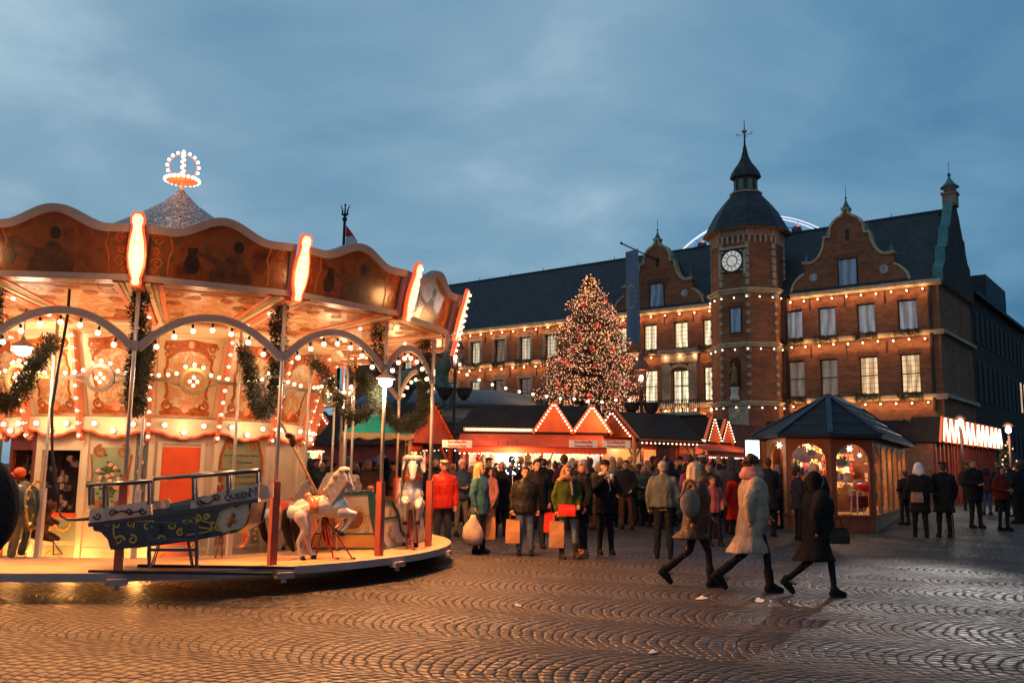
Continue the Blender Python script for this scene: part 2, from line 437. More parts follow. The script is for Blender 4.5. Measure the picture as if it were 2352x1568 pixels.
for k in KS:
    m = MB(); p = ck(k+.02, 4.89, PZ-.10); m.box(p, (.12, .22, .07), A0+k*DA); m.box(p+Vector((0, 0, -.05)), (.04, .05, .08), A0+k*DA)
    m.build('coupling', FRAME, pl)
# outer poles, arches, inner poles ------------------------
ARCH = []
w_ = 4.59*sin(DA/2)
for k in KS:
    m = MB(); a, b = ck(k, 4.59, 1.37), ck(k, 4.59, 3.78); m.tube([a, b], .026, 8)
    po = m.build('pole', POLE, car)
    m = MB(); m.box(ck(k, 4.59, (PZ+1.37)/2), (.095, .095, 1.37-PZ), A0+k*DA); m.build('sleeve', paint('brick_pink_sleeve', (.36, .085, .05), .4, .15, 5), po); m = MB(); m.box(ck(k, 4.59, 3.0), (.08, .08, .12), A0+k*DA); m.build('joint', FRAME, po)
    if -5 <= k <= 5:
        m = MB(); m.tube([ck(k, 3.15, PZ), ck(k, 3.15, 3.55)], .022, 8); m.box(ck(k, 3.15, PZ+.45), (.07, .07, .9), A0+k*DA)
        m.build('inner_pole', POLE, car)
    U = (ck(k+1, 4.59, 0)-ck(k, 4.59, 0)).normalized(); O = (ck(k+1, 4.59, 0)+ck(k, 4.59, 0))/2; hw = w_-.03
    path = [(hw*t, 2.98+.44*(1-abs(t)**2.1)) for t in [i/16-1 for i in range(33)]]
    m = MB(); m.strip(path, .075, O+U.cross(Vector((0, 0, 1)))*.02, U, (0, 0, 1), .05)
    ar = m.build('arch', FRAME, car)
    m = MB(); m.strip([(x*.96, z-.045) for x, z in path], .02, O, U, (0, 0, 1), .015); m.build('lamp_rail', CREAM2, ar)
    if -5 <= k <= 4:
        hld = MB()
        for t in (-.78, -.54, -.28, 0, .28, .54, .78):
            x = hw*t; z = 2.98+.44*(1-abs(t)**2.1)-.06
            nx, nz = -t*.35, -.94
            p = O+U*(x+nx*.03)+Vector((0, 0, z+nz*.03)); hld.cone(p, .017, O+U*(x+nx*.075)+Vector((0, 0, z+nz*.075)), .014, 6)
            bulb(O+U*(x+nx*.10)+Vector((0, 0, z+nz*.105)), .034, ar)
        hld.build('lamp_holder', DARK, ar)
    if -4 <= k <= 4:
        lamp('arch_lamp_light', CC+ (O*1.0-O.normalized()*.30)+Vector((0, 0, 2.75)), 25, (1, .50, .20), .12)
        spot('arch_down_light', CC+O+O.normalized()*.16+Vector((0, 0, 3.15)), 880, O.normalized()*.9+Vector((0, 0, -1)), (1, .36, .09), .12)
# rounding boards and batons ------------------------------
GOLDB = glow('baton_panel_glow', (1.0, .76, .47), .85)
def board_top(t): return .66 + (.21*(.5+.5*cos(pi*t/.66)) if abs(t) < .66 else 0)
for k in KS:
    a, b = ck(k, 4.80, 3.77), ck(k+1, 4.80, 3.77); U = (b-a).normalized(); O = (a+b)/2; nrm = U.cross(Vector((0, 0, 1)))
    V = (Vector((0, 0, 1)) + nrm*.24).normalized(); hw = (b-a).length/2-.02
    top = [(hw*t, board_top(t)) for t in [1-i/20 for i in range(41)]]
    m = MB(); m.poly([(-hw, 0), (hw, 0)]+top, O, U, V, .03)
    bd = m.build('rounding_board', OLD2 if k == 2 else OLD1, car)
    m = MB(); W = U.cross(V)
    m.strip([(-hw, .03), (hw, .03)], .075, O+W*.05, U, V, .07); m.strip([(x, z-.04) for x, z in top], .10, O+W*.07, U, V, .10)
    m.strip([(-hw+.03, .03), (-hw+.03, .64)], .065, O+W*.045, U, V, .06); m.strip([(hw-.03, .03), (hw-.03, .64)], .065, O+W*.045, U, V, .06)
    m.build('board_frame', FRAME, bd)
    # painted side ornaments
    m = MB()
    for s in (-1, 1):
        for (cx, cy, r) in ((.76, .50, .07), (.78, .36, .055), (.75, .22, .075), (.80, .12, .04)):
            m.strip(scroll(s*cx*hw/.94, cy, r, 0 if s > 0 else pi, s*1.3, 14), .014, O+W*.004, U, V, .003)
        m.strip([(s*hw*.66, .09), (s*hw*.66, .3), (s*hw*.62, .42), (s*hw*.67, .58)], .02, O+W*.004, U, V, .003)
    m.build('painted_scrollwork', ORNA, bd)
    if -2 <= k <= 2:
        cxs = {1: .06, 0: .12, -1: -.1, 2: .0, -2: .1}[k]
        m = MB(); F = lambda pts: m.poly([(x+cxs, z) for x, z in pts], O+W*.003, U, V, .002)
        F([(-.25, .08), (.28, .08), (.30, .2), (.2, .3), (.12, .42), (.02, .44), (-.06, .36), (-.2, .24)])
        F([(-.12, .35), (-.38, .42), (-.38, .38), (-.14, .28)])
        m.build('painted_figure', paint('umber_figure_paint', (.085, .035, .014), .3, .5, 9), bd)
        m = MB(); m.poly([(x+cxs+.09, z+.53) for x, z in arc(0, 0, .06, 0, 2*pi*.95, 12, .075)], O+W*.0045, U, V, .003)
        m.poly([(x+cxs-.46, z+.26) for x, z in [(-.05, -.12), (.05, -.12), (.1, 0), (.05, .1), (.06, .2), (-.06, .2), (-.05, .1), (-.1, 0)]], O+W*.0035, U, V, .002)
        m.build('painted_vase', paint('dark_brown_figure_paint', (.035, .016, .008), .3, .4, 9), bd)
    # baton at corner k
    p = ck(k, 4.86, 3.70); dv = (Vector((0, 0, 1)) + (ck(k, 1, 0)*.25)).normalized(); U2 = Vector((0, 0, 1)).cross(ck(k, 1, 0)).normalized()
    W2 = U2.cross(dv)
    half = [(.03, 0), (.045, .03), (.035, .08), (.05, .12), (.075, .22), (.085, .36), (.075, .52), (.052, .64), (.045, .70), (.062, .74), (.060, .80), (.03, .845)]
    def shp(o): return [(-x-o*(x > 0), z+(o*(-1 if z < .02 else (1 if z > .8 else 0)))) for x, z in half] + [(x+o, z+(o*(-1 if z < .02 else (1 if z > .8 else 0)))) for x, z in reversed(half)]
    m = MB(); m.poly(shp(.0), p+W2*.115, U2, dv, .02)
    bt = m.build('light_baton', GOLDB, car)
    m = MB(); m.poly(shp(.022), p+W2*.10, U2, dv, .05); m.build('baton_edge', glow('red_neon_edge', (1.0, .10, .02), 1.1), bt)
    for z in (.09, .20, .32, .44, .56, .68, .78): bulb(p+dv*z+W2*.14, .026, bt, GB)
    if -3 <= k <= 3: lamp('baton_light', CC+p+dv*.3+W2*.55, 20, (1, .44, .15), .12)
# ceiling -------------------------------------------------
for k in KS:
    zo, zi, ro, ri = 3.76, 3.54, 4.80, 2.78
    q = [ck(k, ro, zo), ck(k+1, ro, zo), ck(k+1, ri, zi), ck(k, ri, zi)]
    m = MB(); m.add(q+[v+Vector((0, 0, .03)) for v in q], [(0, 1, 2, 3), (7, 6, 5, 4), (0, 4, 5, 1), (2, 6, 7, 3)], False)
    cp_ = m.build('ceiling_panel', CLOUDM, car)
    cen = sum(q, Vector())/4
    def inset(f, dz): return [cen + (v-cen)*f + Vector((0, 0, dz)) for v in q]
    m = MB()
    for f, w in ((.84, .075), (.95, .02)):
        a1, a2 = inset(f, -.006), inset(f-w, -.006)
        for i in range(4): j = (i+1) % 4; m.add([a1[i], a1[j], a2[j], a2[i]], [(0, 1, 2, 3)], False)
    m.build('panel_border', paint('terracotta_border', (.38, .065, .015), .6, .2, 6), cp_)
    m = MB(); a1, a2 = inset(.735, -.006), inset(.715, -.006)
    for i in range(4): j = (i+1) % 4; m.add([a1[i], a1[j], a2[j], a2[i]], [(0, 1, 2, 3)], False)
    m.build('olive_line', GREENP, cp_)
    m = MB(); U = (q[1]-q[0]).normalized(); Vv = (q[2]-q[1]+q[3]-q[0]).normalized()
    for s in (-1, 1):
        for (x, y, r) in ((.46, -.60, .15), (.22, .62, .11), (.30, .36, .09), (.42, -.2, .10), (.2, -.5, .09)):
            m.strip(scroll(s*x, y, r, 0 if s > 0 else pi, s*1.4, 16), .034, cen+Vector((0, 0, -.012)), U, Vv, .002)
    m.poly(arc(0, -.66, .16, 0, 2*pi*.95, 14, .05), cen+Vector((0, 0, -.01)), U, Vv, .002); m.poly(arc(0, .72, .12, 0, 2*pi*.95, 14, .04), cen+Vector((0, 0, -.01)), U, Vv, .002)
    m.build('panel_scrolls', ORNA, cp_)
    m = MB(); m.bar(ck(k, ri, zi-.02), ck(k, ro-.05, zo-.02), .12, .07); bm_ = m.build('ceiling_beam', PINK, car)
    for w0, mt_ in ((.19, paint('pale_olive_stripe', (.36, .30, .15), .5)), (.26, PINK)):
        m = MB()
        for s in (-1, 1):
            off = Vector((-sin(A0+k*DA), cos(A0+k*DA), 0))*s*w0
            m.bar(ck(k, ri+.25, zi+.02)+off*.75, ck(k, ro-.08, zo-.012)+off, .045 if w0 < .2 else .06, .02)
        m.build('beam_stripe', mt_, bm_)
    m = MB()
    for s in (-1, 1):
        off = Vector((-sin(A0+k*DA), cos(A0+k*DA), 0))*s*.11
        m.bar(ck(k, ri, zi-.015)+off, ck(k, ro-.05, zo-.015)+off, .05, .05)
    m.build('beam_moulding', CREAM2, bm_)
    if -4 <= k <= 4 :
        for r in (3.35, 4.1): bulb(ck(k, r, 3.52+ (r-2.8)*.1-.03), .028, bm_)
# drum: cornice, tilted panels, posts, valance ------------
m = MB(); m.lathe([(2.62, 3.40), (2.88, 3.44), (2.90, 3.50), (2.98, 3.52), (2.98, 3.58), (2.6, 3.6)], n=16, ph=A0, smooth=False); m.build('cornice', CREAM2, car)
RT, ZT, RB, ZB = 2.74, 3.44, 2.36, 2.20
STAR = paint('silver_rosette', (.7, .62, .5), .2, .1, 9, metal=.7)
for k in range(-7, 9):
    a, b = ck(k, RB, ZB), ck(k+1, RB, ZB); c, d = ck(k+1, RT, ZT), ck(k, RT, ZT)
    ins = -((a+b)/2).normalized()*.03; ins.z = 0
    m = MB(); m.add([a, b, c, d, a+ins, b+ins, c+ins, d+ins], [(0, 1, 2, 3), (7, 6, 5, 4)], False)
    dp = m.build('drum_panel', CREAM, car)
    if not -5 <= k <= 5: continue
    U = (b-a).normalized(); O = (a+b)/2; T = (c+d)/2; V = (T-O).normalized(); H_ = (T-O).length; W = U.cross(V)
    wb, wt_ = (b-a).length/2, (c-d).length/2
    wd = lambda z: wb+(wt_-wb)*z/H_
    m = MB(); m.poly([(-.26, .28), (-.2, .2), (.2, .2), (.26, .28), (.30, .95), (.22, 1.07), (0, 1.12), (-.22, 1.07), (-.30, .95)], O+W*.006, U, V, .004); m.build('painted_scene', CHERUB, dp)
    m = MB(); lv = O+W*.012
    m.strip([(-.29, .92), (-.2, 1.05), (0, 1.11), (.2, 1.05), (.29, .92)], [.04, .09, .12, .09, .04], lv, U, V, .006)
    m.strip([(-.36, 1.15), (-.2, 1.14), (0, 1.18), (.2, 1.14), (.36, 1.15)], [.05, .08, .07, .08, .05], lv, U, V, .006)
    for s in (-1, 1):
        m.strip([(s*.31, .95), (s*.30, .8), (s*.33, .74), (s*.30, .6), (s*.26, .42), (s*.29, .33)], .034, lv, U, V, .006)
        m.strip(scroll(s*.31, 1.09, .065, 0, s*1.3, 16), .03, lv, U, V, .006)
        m.strip(scroll(s*.24, .22, .085, pi/2, -s*1.3, 16), .035, lv, U, V, .006)
        m.strip(scroll(s*.32, .98, .045, -pi/2, -s*1., 12), .02, lv, U, V, .006)
    m.strip([(-.34, .11), (-.14, .15), (0, .11), (.14, .15), (.34, .11)], [.06, .14, .09, .14, .06], lv, U, V, .006)
    m.strip([(-.28, .12), (.28, .12)], .02, lv, U, V, .005)
    m.build('gilt_ornament', ORNA, dp)
    m = MB(); m.poly(arc(0, .2, .055, 0, 2*pi*.95, 12, .075), lv+W*.006, U, V, .006); m.poly(arc(0, 1.14, .04, 0, 2*pi*.95, 12, .055), lv+W*.006, U, V, .006)
    m.build('rose_boss', paint('coral_boss_paint', (.75, .22, .09), .35, .1, 9), dp)
    m = MB()
    m.strip([(-wd(.05)+.07, .05), (-wd(H_)+.08, H_-.05), (wd(H_)-.08, H_-.05), (wd(.05)-.07, .05)], .012, O+W*.004, U, V, .003, closed=True)
    m.strip([(-wd(0), .0), (wd(0), .0)], .05, O+W*.03, U, V, .03)
    m.build('panel_moulding', PINK, dp)
    # post at k with its bulbs
    m = MB(); a0, a1 = ck(k, RB+.03, ZB-.27), ck(k, RT+.04, ZT); m.bar(a0, a1, .05, .13); m.ball(a0, (.05, .05, .045), 8, 6)
    ps = m.build('drum_post', PINK, car)
    st = MB()
    for i in range(9):
        q = a0.lerp(a1, .02+.115*i); o = ck(k, 1, 0)
        bulb(q+o*.055, .028, ps); st.ball(q+o*.028, (.045, .045, .045), 6, 4)
    st.build('rosette', STAR, ps)
    # scalloped valance
    O2 = (ck(k, 2.44, 2.23)+ck(k+1, 2.44, 2.23))/2; U = (ck(k+1, 1, 0)-ck(k, 1, 0)).normalized(); hw = 2.44*sin(DA/2)
    def scal(t): return -(.17 + .10*(.5+.5*cos(pi*t)) + .02*abs(cos(2.5*pi*t)))
    low = [(hw*t, scal(t)) for t in [i/14-1 for i in range(29)]]
    m = MB(); m.poly([(hw, 0), (-hw, 0)]+low, O2, U, (0, 0, 1), .025); va = m.build('valance', CREAM2, car)
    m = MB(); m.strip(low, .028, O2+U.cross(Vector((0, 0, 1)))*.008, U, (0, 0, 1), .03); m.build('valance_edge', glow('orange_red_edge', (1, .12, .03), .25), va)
    st = MB()
    for x, z in ((-.27, -.10), (.0, -.20), (.27, -.10)):
        q = O2+U*x+Vector((0, 0, z))+U.cross(Vector((0, 0, 1)))*.05; bulb(q, .034, va, GW)
        for j in range(6): an = j*pi/3; q2 = q-U.cross(Vector((0, 0, 1)))*.03; st.cone(q2, .012, q2+U*.06*cos(an)+Vector((0, 0, .06*sin(an))), .004, 5)
    st.build('star_rosette', STAR, va)
    if -3 <= k <= 4 and k % 1 == 0: lamp('valance_light', CC+O2+U.cross(Vector((0, 0, 1)))*.28+Vector((0, 0, -.12)), 6, (1, .62, .34), .10)
    if -3 <= k <= 4: lamp('drum_light', CC+ck(k+.5, 3.2, 2.95), 12, (1, .62, .33), .12)
# medallion ring -------------------------------------------
for k in range(-5, 6):
    a, b = ck(k, 3.15, 2.72), ck(k+1, 3.15, 2.72); U = (b-a).normalized(); O = (a+b)/2; hw = (b-a).length/2; W = U.cross(Vector((0, 0, 1)))
    m = MB(); m.strip(arc(0, 0, .170, 0, 2*pi, 24)[:-1], .050, O+W*.03, U, (0, 0, 1), .05, closed=True)
    for s in (-1, 1):
        for v in (-1, 1): m.strip([(s*hw, 0), (s*.35, v*.012), (s*.14, v*.075)], .035, O, U, (0, 0, 1), .03)
    md = m.build('medallion_rail', FRAME if k % 2 else paint('olive_gold_paint', (.26, .19, .08), .4, .1, 6), car)
    for x, z in ((-.46, .06), (-.34, .075), (-.23, .10), (-.12, .20), (0, .235), (.12, .20), (.23, .10), (.34, .075), (.46, .06)): bulb(O+U*x+Vector((0, 0, z)), .027, md)
    for x, z in ((-.05, 0), (.05, 0), (0, .055), (0, -.055)): bulb(O+U*x+Vector((0, 0, z)), .026, md)
# booth -----------------------------------------------------
BR = 2.30; B0 = -1.665
LEAF = paint('painted_leaf_green', (.06, .11, .03), .5, .2, 9); ROSE = paint('painted_rose', (.72, .36, .22), .5, .25, 12); INKT = paint('faded_black_lettering', (.06, .05, .02), .6, .2, 20)
NAVYP = paint('blue_grey_panel_paint', (.12, .15, .13), .5, .2, 5)
booth = []
for j in range(-8, 8):
    a, b = cp(B0+j*DA, BR, 0), cp(B0+(j+1)*DA, BR, 0); U = (b-a).normalized(); O = (a+b)/2; W = U.cross(Vector((0, 0, 1))); hw = (b-a).length/2; V = Vector((0, 0, 1))
    if j in (-1, -2, -3):
        m = MB(); m.poly([(-hw, 0), (hw, 0), (hw, .82), (-hw, .82)], O, U, V, .05); m.poly([(-hw, 1.75), (hw, 1.75), (hw, 2.2), (-hw, 2.2)], O, U, V, .05)
        for s in (-1, 1): m.poly([(s*hw-.055*(s > 0)*2+.0, .82), (s*hw+.11*(s < 0), .82), (s*hw+.11*(s < 0), 1.75), (s*hw-.11*(s > 0), 1.75)], O, U, V, .05)
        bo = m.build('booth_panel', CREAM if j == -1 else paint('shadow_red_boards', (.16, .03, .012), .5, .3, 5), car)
        m = MB(); m.poly([(-hw+.1, .8), (hw-.1, .8), (hw-.1, 1.76), (-hw+.1, 1.76)], O-W*.45, U, V, .02); m.build('cabin_interior', paint('dark_cabin_wall', (.03, .014, .008), .6, .4, 5), bo)
        m = MB(); rr = random.Random(j+50)
        for _ in range(26): m.box(O-W*(.2+.2*rr.random())+U*rr.uniform(-hw+.14, hw-.14)+V*rr.uniform(.9, 1.65), (rr.uniform(.03, .10), .03, rr.uniform(.03, .11)), atan2(U.y, U.x))
        m.build('cabin_fittings', mural('fitting_colours', [(.02, .01, .01), (.35, .03, .02), (.45, .36, .25), (.05, .03, .02), (.5, .1, .05)], 9, .4), bo)
        m = MB(); m.poly([(-hw+.1, .80), (hw-.1, .80), (hw-.1, .86), (-hw+.1, .86)], O+W*.02, U, V, .08); m.build('window_ledge', REDO, bo)
        m = MB(); m.poly([(-hw+.09, .47), (hw-.09, .47), (hw-.09, .76), (-hw+.09, .76)], O+W*.006, U, V, .004); m.poly([(-hw+.09, .06), (hw-.09, .06), (hw-.09, .40), (-hw+.09, .40)], O+W*.006, U, V, .004); m.build('green_panel', GREENP, bo)
        m = MB()
        for x0 in (-.25, .02):
            for i in range(60): t = i/59; an = pi*t; m.ball(O+W*.015+U*(x0+.13-.13*cos(an)+rr.uniform(-.012, .012))+V*(.72-.1*sin(an)+rr.uniform(-.018, .018)), (.014, .01, .014), 5, 4)
        for i in range(70): an = 2*pi*i/70; m.ball(O+W*.015+U*(.13*cos(an)*(1+rr.uniform(-.1, .1)))+V*(.24+.11*sin(an)*(1+rr.uniform(-.15, .15))), (.014, .01, .014), 5, 4)
        m.build('painted_garland', ORNL, bo)
        continue
    m = MB(); m.poly([(-hw, 0), (hw, 0), (hw, 2.2), (-hw, 2.2)], O, U, V, .05); bo = m.build('booth_panel', CREAM, car)
    m = MB(); m.box(a+V*1.1+W*.0, (.07, .07, 2.2), B0+j*DA)
    for z in (.36, .9): m.strip([(-hw+.05, z), (hw-.05, z)], .05, O+W*.012, U, V, .012)
    m.build('booth_post', CREAM2, bo)
    m = MB()
    if j == 0:
        m.poly([(-.36, .93), (.16, .93), (.16, 1.80), (-.36, 1.80)], O+W*.006, U, V, .005); m.build('green_panel', GREENP, bo)
        m = MB(); m.poly([(.23, .40), (.40, .40), (.40, 2.0), (.23, 2.0)], O+W*.006, U, V, .005); m.build('flower_strip', NAVYP, bo)
        m = MB(); rr = random.Random(3)
        for _ in range(90): m.ball(O+W*.014+U*(-.10+rr.gauss(0, .08))+V*(1.32+rr.gauss(0, .16)), (.026, .006, .018), 6, 4)
        m.strip([(-.10, 1.05), (-.09, 1.3), (-.10, 1.6)], .012, O+W*.012, U, V, .004)
        for i in range(22): m.ball(O+W*.016+U*(.315+rr.uniform(-.05, .05))+V*(.5+i*.065), (.022, .008, .028), 6, 4)
        m.build('painted_leaves', LEAF, bo)
        m = MB()
        for _ in range(16): m.ball(O+W*.02+U*(-.10+rr.gauss(0, .08))+V*(1.33+rr.gauss(0, .11)), (.038, .012, .034), 8, 5)
        for i in range(11): m.ball(O+W*.022+U*(.315+.012*(-1)**i)+V*(.55+i*.13), (.036, .012, .034), 8, 5)
        m.build('painted_roses', ROSE, bo)
        m = MB(); lv = O+W*.014
        for s in (-1, 1):
            m.strip(scroll(-.1+s*.15, 1.74, .09, pi/2, -s*1.3, 16), .035, lv, U, V, .006); m.strip([(-.1+s*.28, 1.7), (-.1+s*.24, 1.4), (-.1+s*.27, 1.15), (-.1+s*.18, .98)], .022, lv, U, V, .006)
            m.strip(scroll(-.1+s*.13, 1.0, .06, -pi/2, s*1.2, 14), .025, lv, U, V, .006)
        m.build('gilt_ornament', ORNA, bo)
    elif j == 1:
        m.poly([(-.30, .42), (.22, .42), (.22, 1.82), (-.30, 1.82)], O+W*.02, U, V, .02); m.build('red_door', REDO, bo)
        m = MB(); m.strip([(-.34, .38), (-.34, 1.88), (.26, 1.88), (.26, .38)], .07, O+W*.03, U, V, .03); m.build('door_frame', CREAM2, bo)
        m = MB(); lv = O+W*.014
        m.poly([(-.28, .06), (.22, .06), (.22, .34), (-.28, .34)], O+W*.008, U, V, .004); m.build('coral_panel', paint('coral_panel_paint', (.7, .22, .10), .4, .15, 6), bo)
        m = MB()
        for s in (-1, 1): m.strip(scroll(-.03+s*.15, .2, .09, pi/2, -s*1.3, 16), .02, lv+W*.006, U, V, .004)
        m.build('gilt_ornament', ORNA, bo)
    elif j == 2:
        m.poly([(-.30, 1.12), (.30, 1.12), (.36, 1.4), (.32, 1.9), (.1, 2.0), (-.1, 2.0), (-.32, 1.9), (-.36, 1.4)], O+W*.008, U, V, .005); pn = m.build('notice_panel', paint('olive_notice_paint', (.22, .22, .12), .6, .15, 5), bo)
        for i, ln in enumerate(('Das Auf- und Abspringen während', 'der Fahrt ist verboten.', 'Zum Auf- und Absteigen des Publikums ist', 'Vorsicht geboten. Den Kindern die', 'Fahrchips in die Hand geben.')):
            text('lettering', ln, .045, INKT, O+W*.012+V*(1.72-i*.105)-U*.0, U, V, pn, depth=.001)
        m = MB(); lv = O+W*.016
        for s in (-1, 1):
            m.strip([(s*.12, 1.98), (s*.28, 1.92), (s*.36, 1.7), (s*.37, 1.45), (s*.33, 1.32)], [.08, .05, .035, .05, .07], lv, U, V, .01)
            m.strip(scroll(s*.20, 1.86, .06, pi/2, s*1.1, 14), .03, lv, U, V, .01)
            for q in range(3): m.ball(lv+U*(s*(.35+.03*(q-1)))+V*(1.24-.03*(q == 1)), (.025, .012, .05), 6, 5)
        m.build('gilt_ornament', ORNA, pn)
        m = MB()
        for s in (-1, 1): m.poly([(s*.30-.07, .40), (s*.30+.07, .40), (s*.30+.07, .86), (s*.30-.07, .86)], O+W*.008, U, V, .005)
        m.build('green_panel', GREENP, bo)
        m = MB(); rr = random.Random(9)
        for s in (-1, 1):
            for i in range(6): m.ball(O+W*.02+U*(s*.30+.01*(-1)**i)+V*(.46+i*.07), (.03, .012, .03), 8, 5)
        m.build('painted_roses', ROSE, bo)
# roof and crown --------------------------------------------
m = MB(); n = 64; vs = []; fs = []; prof = [(4.75, 4.25), (3.6, 4.50), (2.4, 4.86), (1.4, 5.34), (.7, 5.78), (.3, 6.07), (.10, 6.27), (.05, 6.34)]
for r, z in prof:
    for i in range(n):
        a = 2*pi*i/n; f = (1 if i % 4 == 0 else (.0 if i % 4 == 2 else .45)); vs.append(cp(a+A0, r, z + (f-.5)*.045*r/2.4))
for i in range(len(prof)-1):
    for q in range(n): fs.append((i*n+q, i*n+(q+1) % n, (i+1)*n+(q+1) % n, (i+1)*n+q))
m.add(vs, fs, True)
b = NB('silver_tarpaulin'); mpn = b.n('ShaderNodeMapping'); mpn.inputs['Scale'].default_value = (5, 5, 1.2); b.l(b.tc.outputs['Object'], mpn.inputs[0])
b.set(Base_Color=(.14, .15, .21), Metallic=.35, Roughness=.26); b.bump(b.noise(1.3, 5, mpn.outputs[0], dist=1.6), 1.0, .22)
m.build('cone_roof', b.m, car)
cr = MB(); cr.tube([(0, 0, 6.3), (0, 0, 6.52)], .022, 8); cr.lathe([(.27, 6.50), (.29, 6.55), (.25, 6.57), (.16, 6.53)], n=24); cz = 6.77
for a in (0, pi/2): cr.tube([Vector((cos(a+.3)*.235*sin(t), sin(a+.3)*.235*sin(t), cz+.235*cos(t))) for t in [i*2*pi/24 for i in range(25)]], .008, 6, False)
cw = cr.build('bulb_crown', glow('crown_red_glow', (1, .2, .06), .9), car)
for i in range(22): a = 2*pi*i/22; bulb((.285*cos(a), .285*sin(a), 6.525), .03, cw, GW)
for a in (0.3, 0.3+pi/2):
    for i in range(-6, 7):
        t = i*pi/8.2
        bulb(Vector((cos(a)*.265*sin(t), sin(a)*.265*sin(t), cz+.265*cos(t))), .028, cw, GW)
lamp('crown_light', CC+Vector((0, -.55, 6.45)), 30, (1, .62, .34), .2)
# hatch and black cable --------------------------------------
m = MB(); p = atd(196, 661, 11.0)-CC; m.box(p+Vector((0, 0, -.01)), (.60, .26, .03), .08); m.build('ceiling_hatch', paint('hatch_dark_red', (.10, .02, .01), .5, .2, 6), car)
pts = [atd(x, y, 10.95) for x, y in ((160, 662), (156, 720), (137, 830), (119, 940), (120, 1040), (131, 1130), (134, 1165))]
m = MB(); m.tube(pts, .018, 8); m.build('hanging_cable', DARK, car).location = -CC
# pendant lamps -----------------------------------------------
for (px, py, dd, pw) in ((52, 800, 11.75, 75), (886, 873, 12.9, 90)):
    p = atd(px, py, dd)
    t = thing('pendant_lamp', 'dazzling shaded pendant lamp hanging %s' % ('in the fir garland at the left edge of the carousel' if px < 100 else 'beside the carousel pole above the green striped sleigh'), 'lamp', p, group='pendant lamps under the carousel ceiling')
    m = MB(); m.lathe([(.02, .16), (.035, .12), (.05, .09), (.13, .05), (.15, .02), (.14, .015)], n=18); m.build('shade', FRAME, t)
    m = MB(); m.tube([(0, 0, .15), (0, 0, .75 if px < 100 else .35)], .006, 6); m.build('cord', DARK, t)
    m = MB(); m.ball((0, 0, -.03), (.10, .10, .07), 12, 8); m.build('globe', glow('floodlight_glow', (1, .88, .70), 45), t)
    lamp('pendant_light', p+Vector((0, 0, -.16)), pw, (1, .74, .48), .08)
# unseen lamps added at the booth foot to light the paving under the deck
for a in (-2.35, -2.0, -1.65, -1.3):
    m = MB(); m.box(cp(a, 2.42, .16), (.10, .08, .05), a); fx = m.build('added_foot_lamp', DARK, car); bulb(cp(a, 2.50, .16), .025, fx); lamp('added_foot_lamp_light', CC+cp(a, 2.60, .17), 26, (1, .40, .10), .04)
# fir garlands ---------------------------------------------------
def needles(mb, c, r, n, rr, ln=.06, wd=.009):
    for _ in range(n):
        d = Vector((rr.gauss(0, 1), rr.gauss(0, 1), rr.gauss(0, 1))).normalized(); p = Vector(c)+d*r*rr.uniform(.25, 1.0)
        t = (d*.8+Vector((rr.gauss(0, .5), rr.gauss(0, .5), rr.gauss(0, .5)))).normalized(); s = t.orthogonal().normalized()*wd; q = p+t*ln*rr.uniform(.6, 1.2)
        mb.add([p-s, p+s, q], [(0, 1, 2)], False)
FIR = NB('fir_needles'); _n = FIR.noise(6, 3); FIR.set(Base_Color=FIR.ramp(_n, (.3, (.008, .013, .006)), (.7, (.028, .034, .012))), Roughness=.6); FIR = FIR.m
def garland_mesh(path, r0, dens, seed, name='garland'):
    rr = random.Random(seed); mb = MB(); P = [Vector(p) for p in path]; tot = 0
    for i in range(len(P)-1):
        L = (P[i+1]-P[i]).length; k = max(2, int(L/.05))
        for j in range(k):
            c = P[i].lerp(P[i+1], j/k)+Vector((rr.uniform(-.03, .03), rr.uniform(-.03, .03), rr.uniform(-.03, .03)))
            needles(mb, c, r0*rr.uniform(.75, 1.25), dens, rr)
    return mb.mesh(name, FIR)
gm = []
for sd in (1, 2, 3):
    rr = random.Random(sd+70); q = []
    for i in range(8): q.append(cp(A0, 4.44, 3.70-.16*i))
    for i in range(9):
        t = i/8; q.append(cp(A0, 4.40-1.2*t, 2.50-.22*sin(pi*min(1, t*1.3+.1)) + .95*max(0, t-.35)**1.2*1.3))
    gm.append(garland_mesh(q, .120, 125, sd))
where = {-2: 'at the far left edge of the carousel', -1: 'left of the hanging black cable', 0: 'behind the pole by the boat\'s bow', 1: 'above the stern of the blue boat', 2: 'above the white rearing horse and the sleigh', 3: 'at the right end of the carousel', -3: 'on the far left, cut by the frame', 4: 'on the right side towards the lamp post'}
for k in range(-3, 5):
    o = obj('fir_garland', gm[k % 3], None, CC); o.rotation_euler = (0, 0, k*DA)
    tag(o, 'thick fir garland hanging down and looping inwards '+where[k], 'garland', 'fir garlands on the carousel')
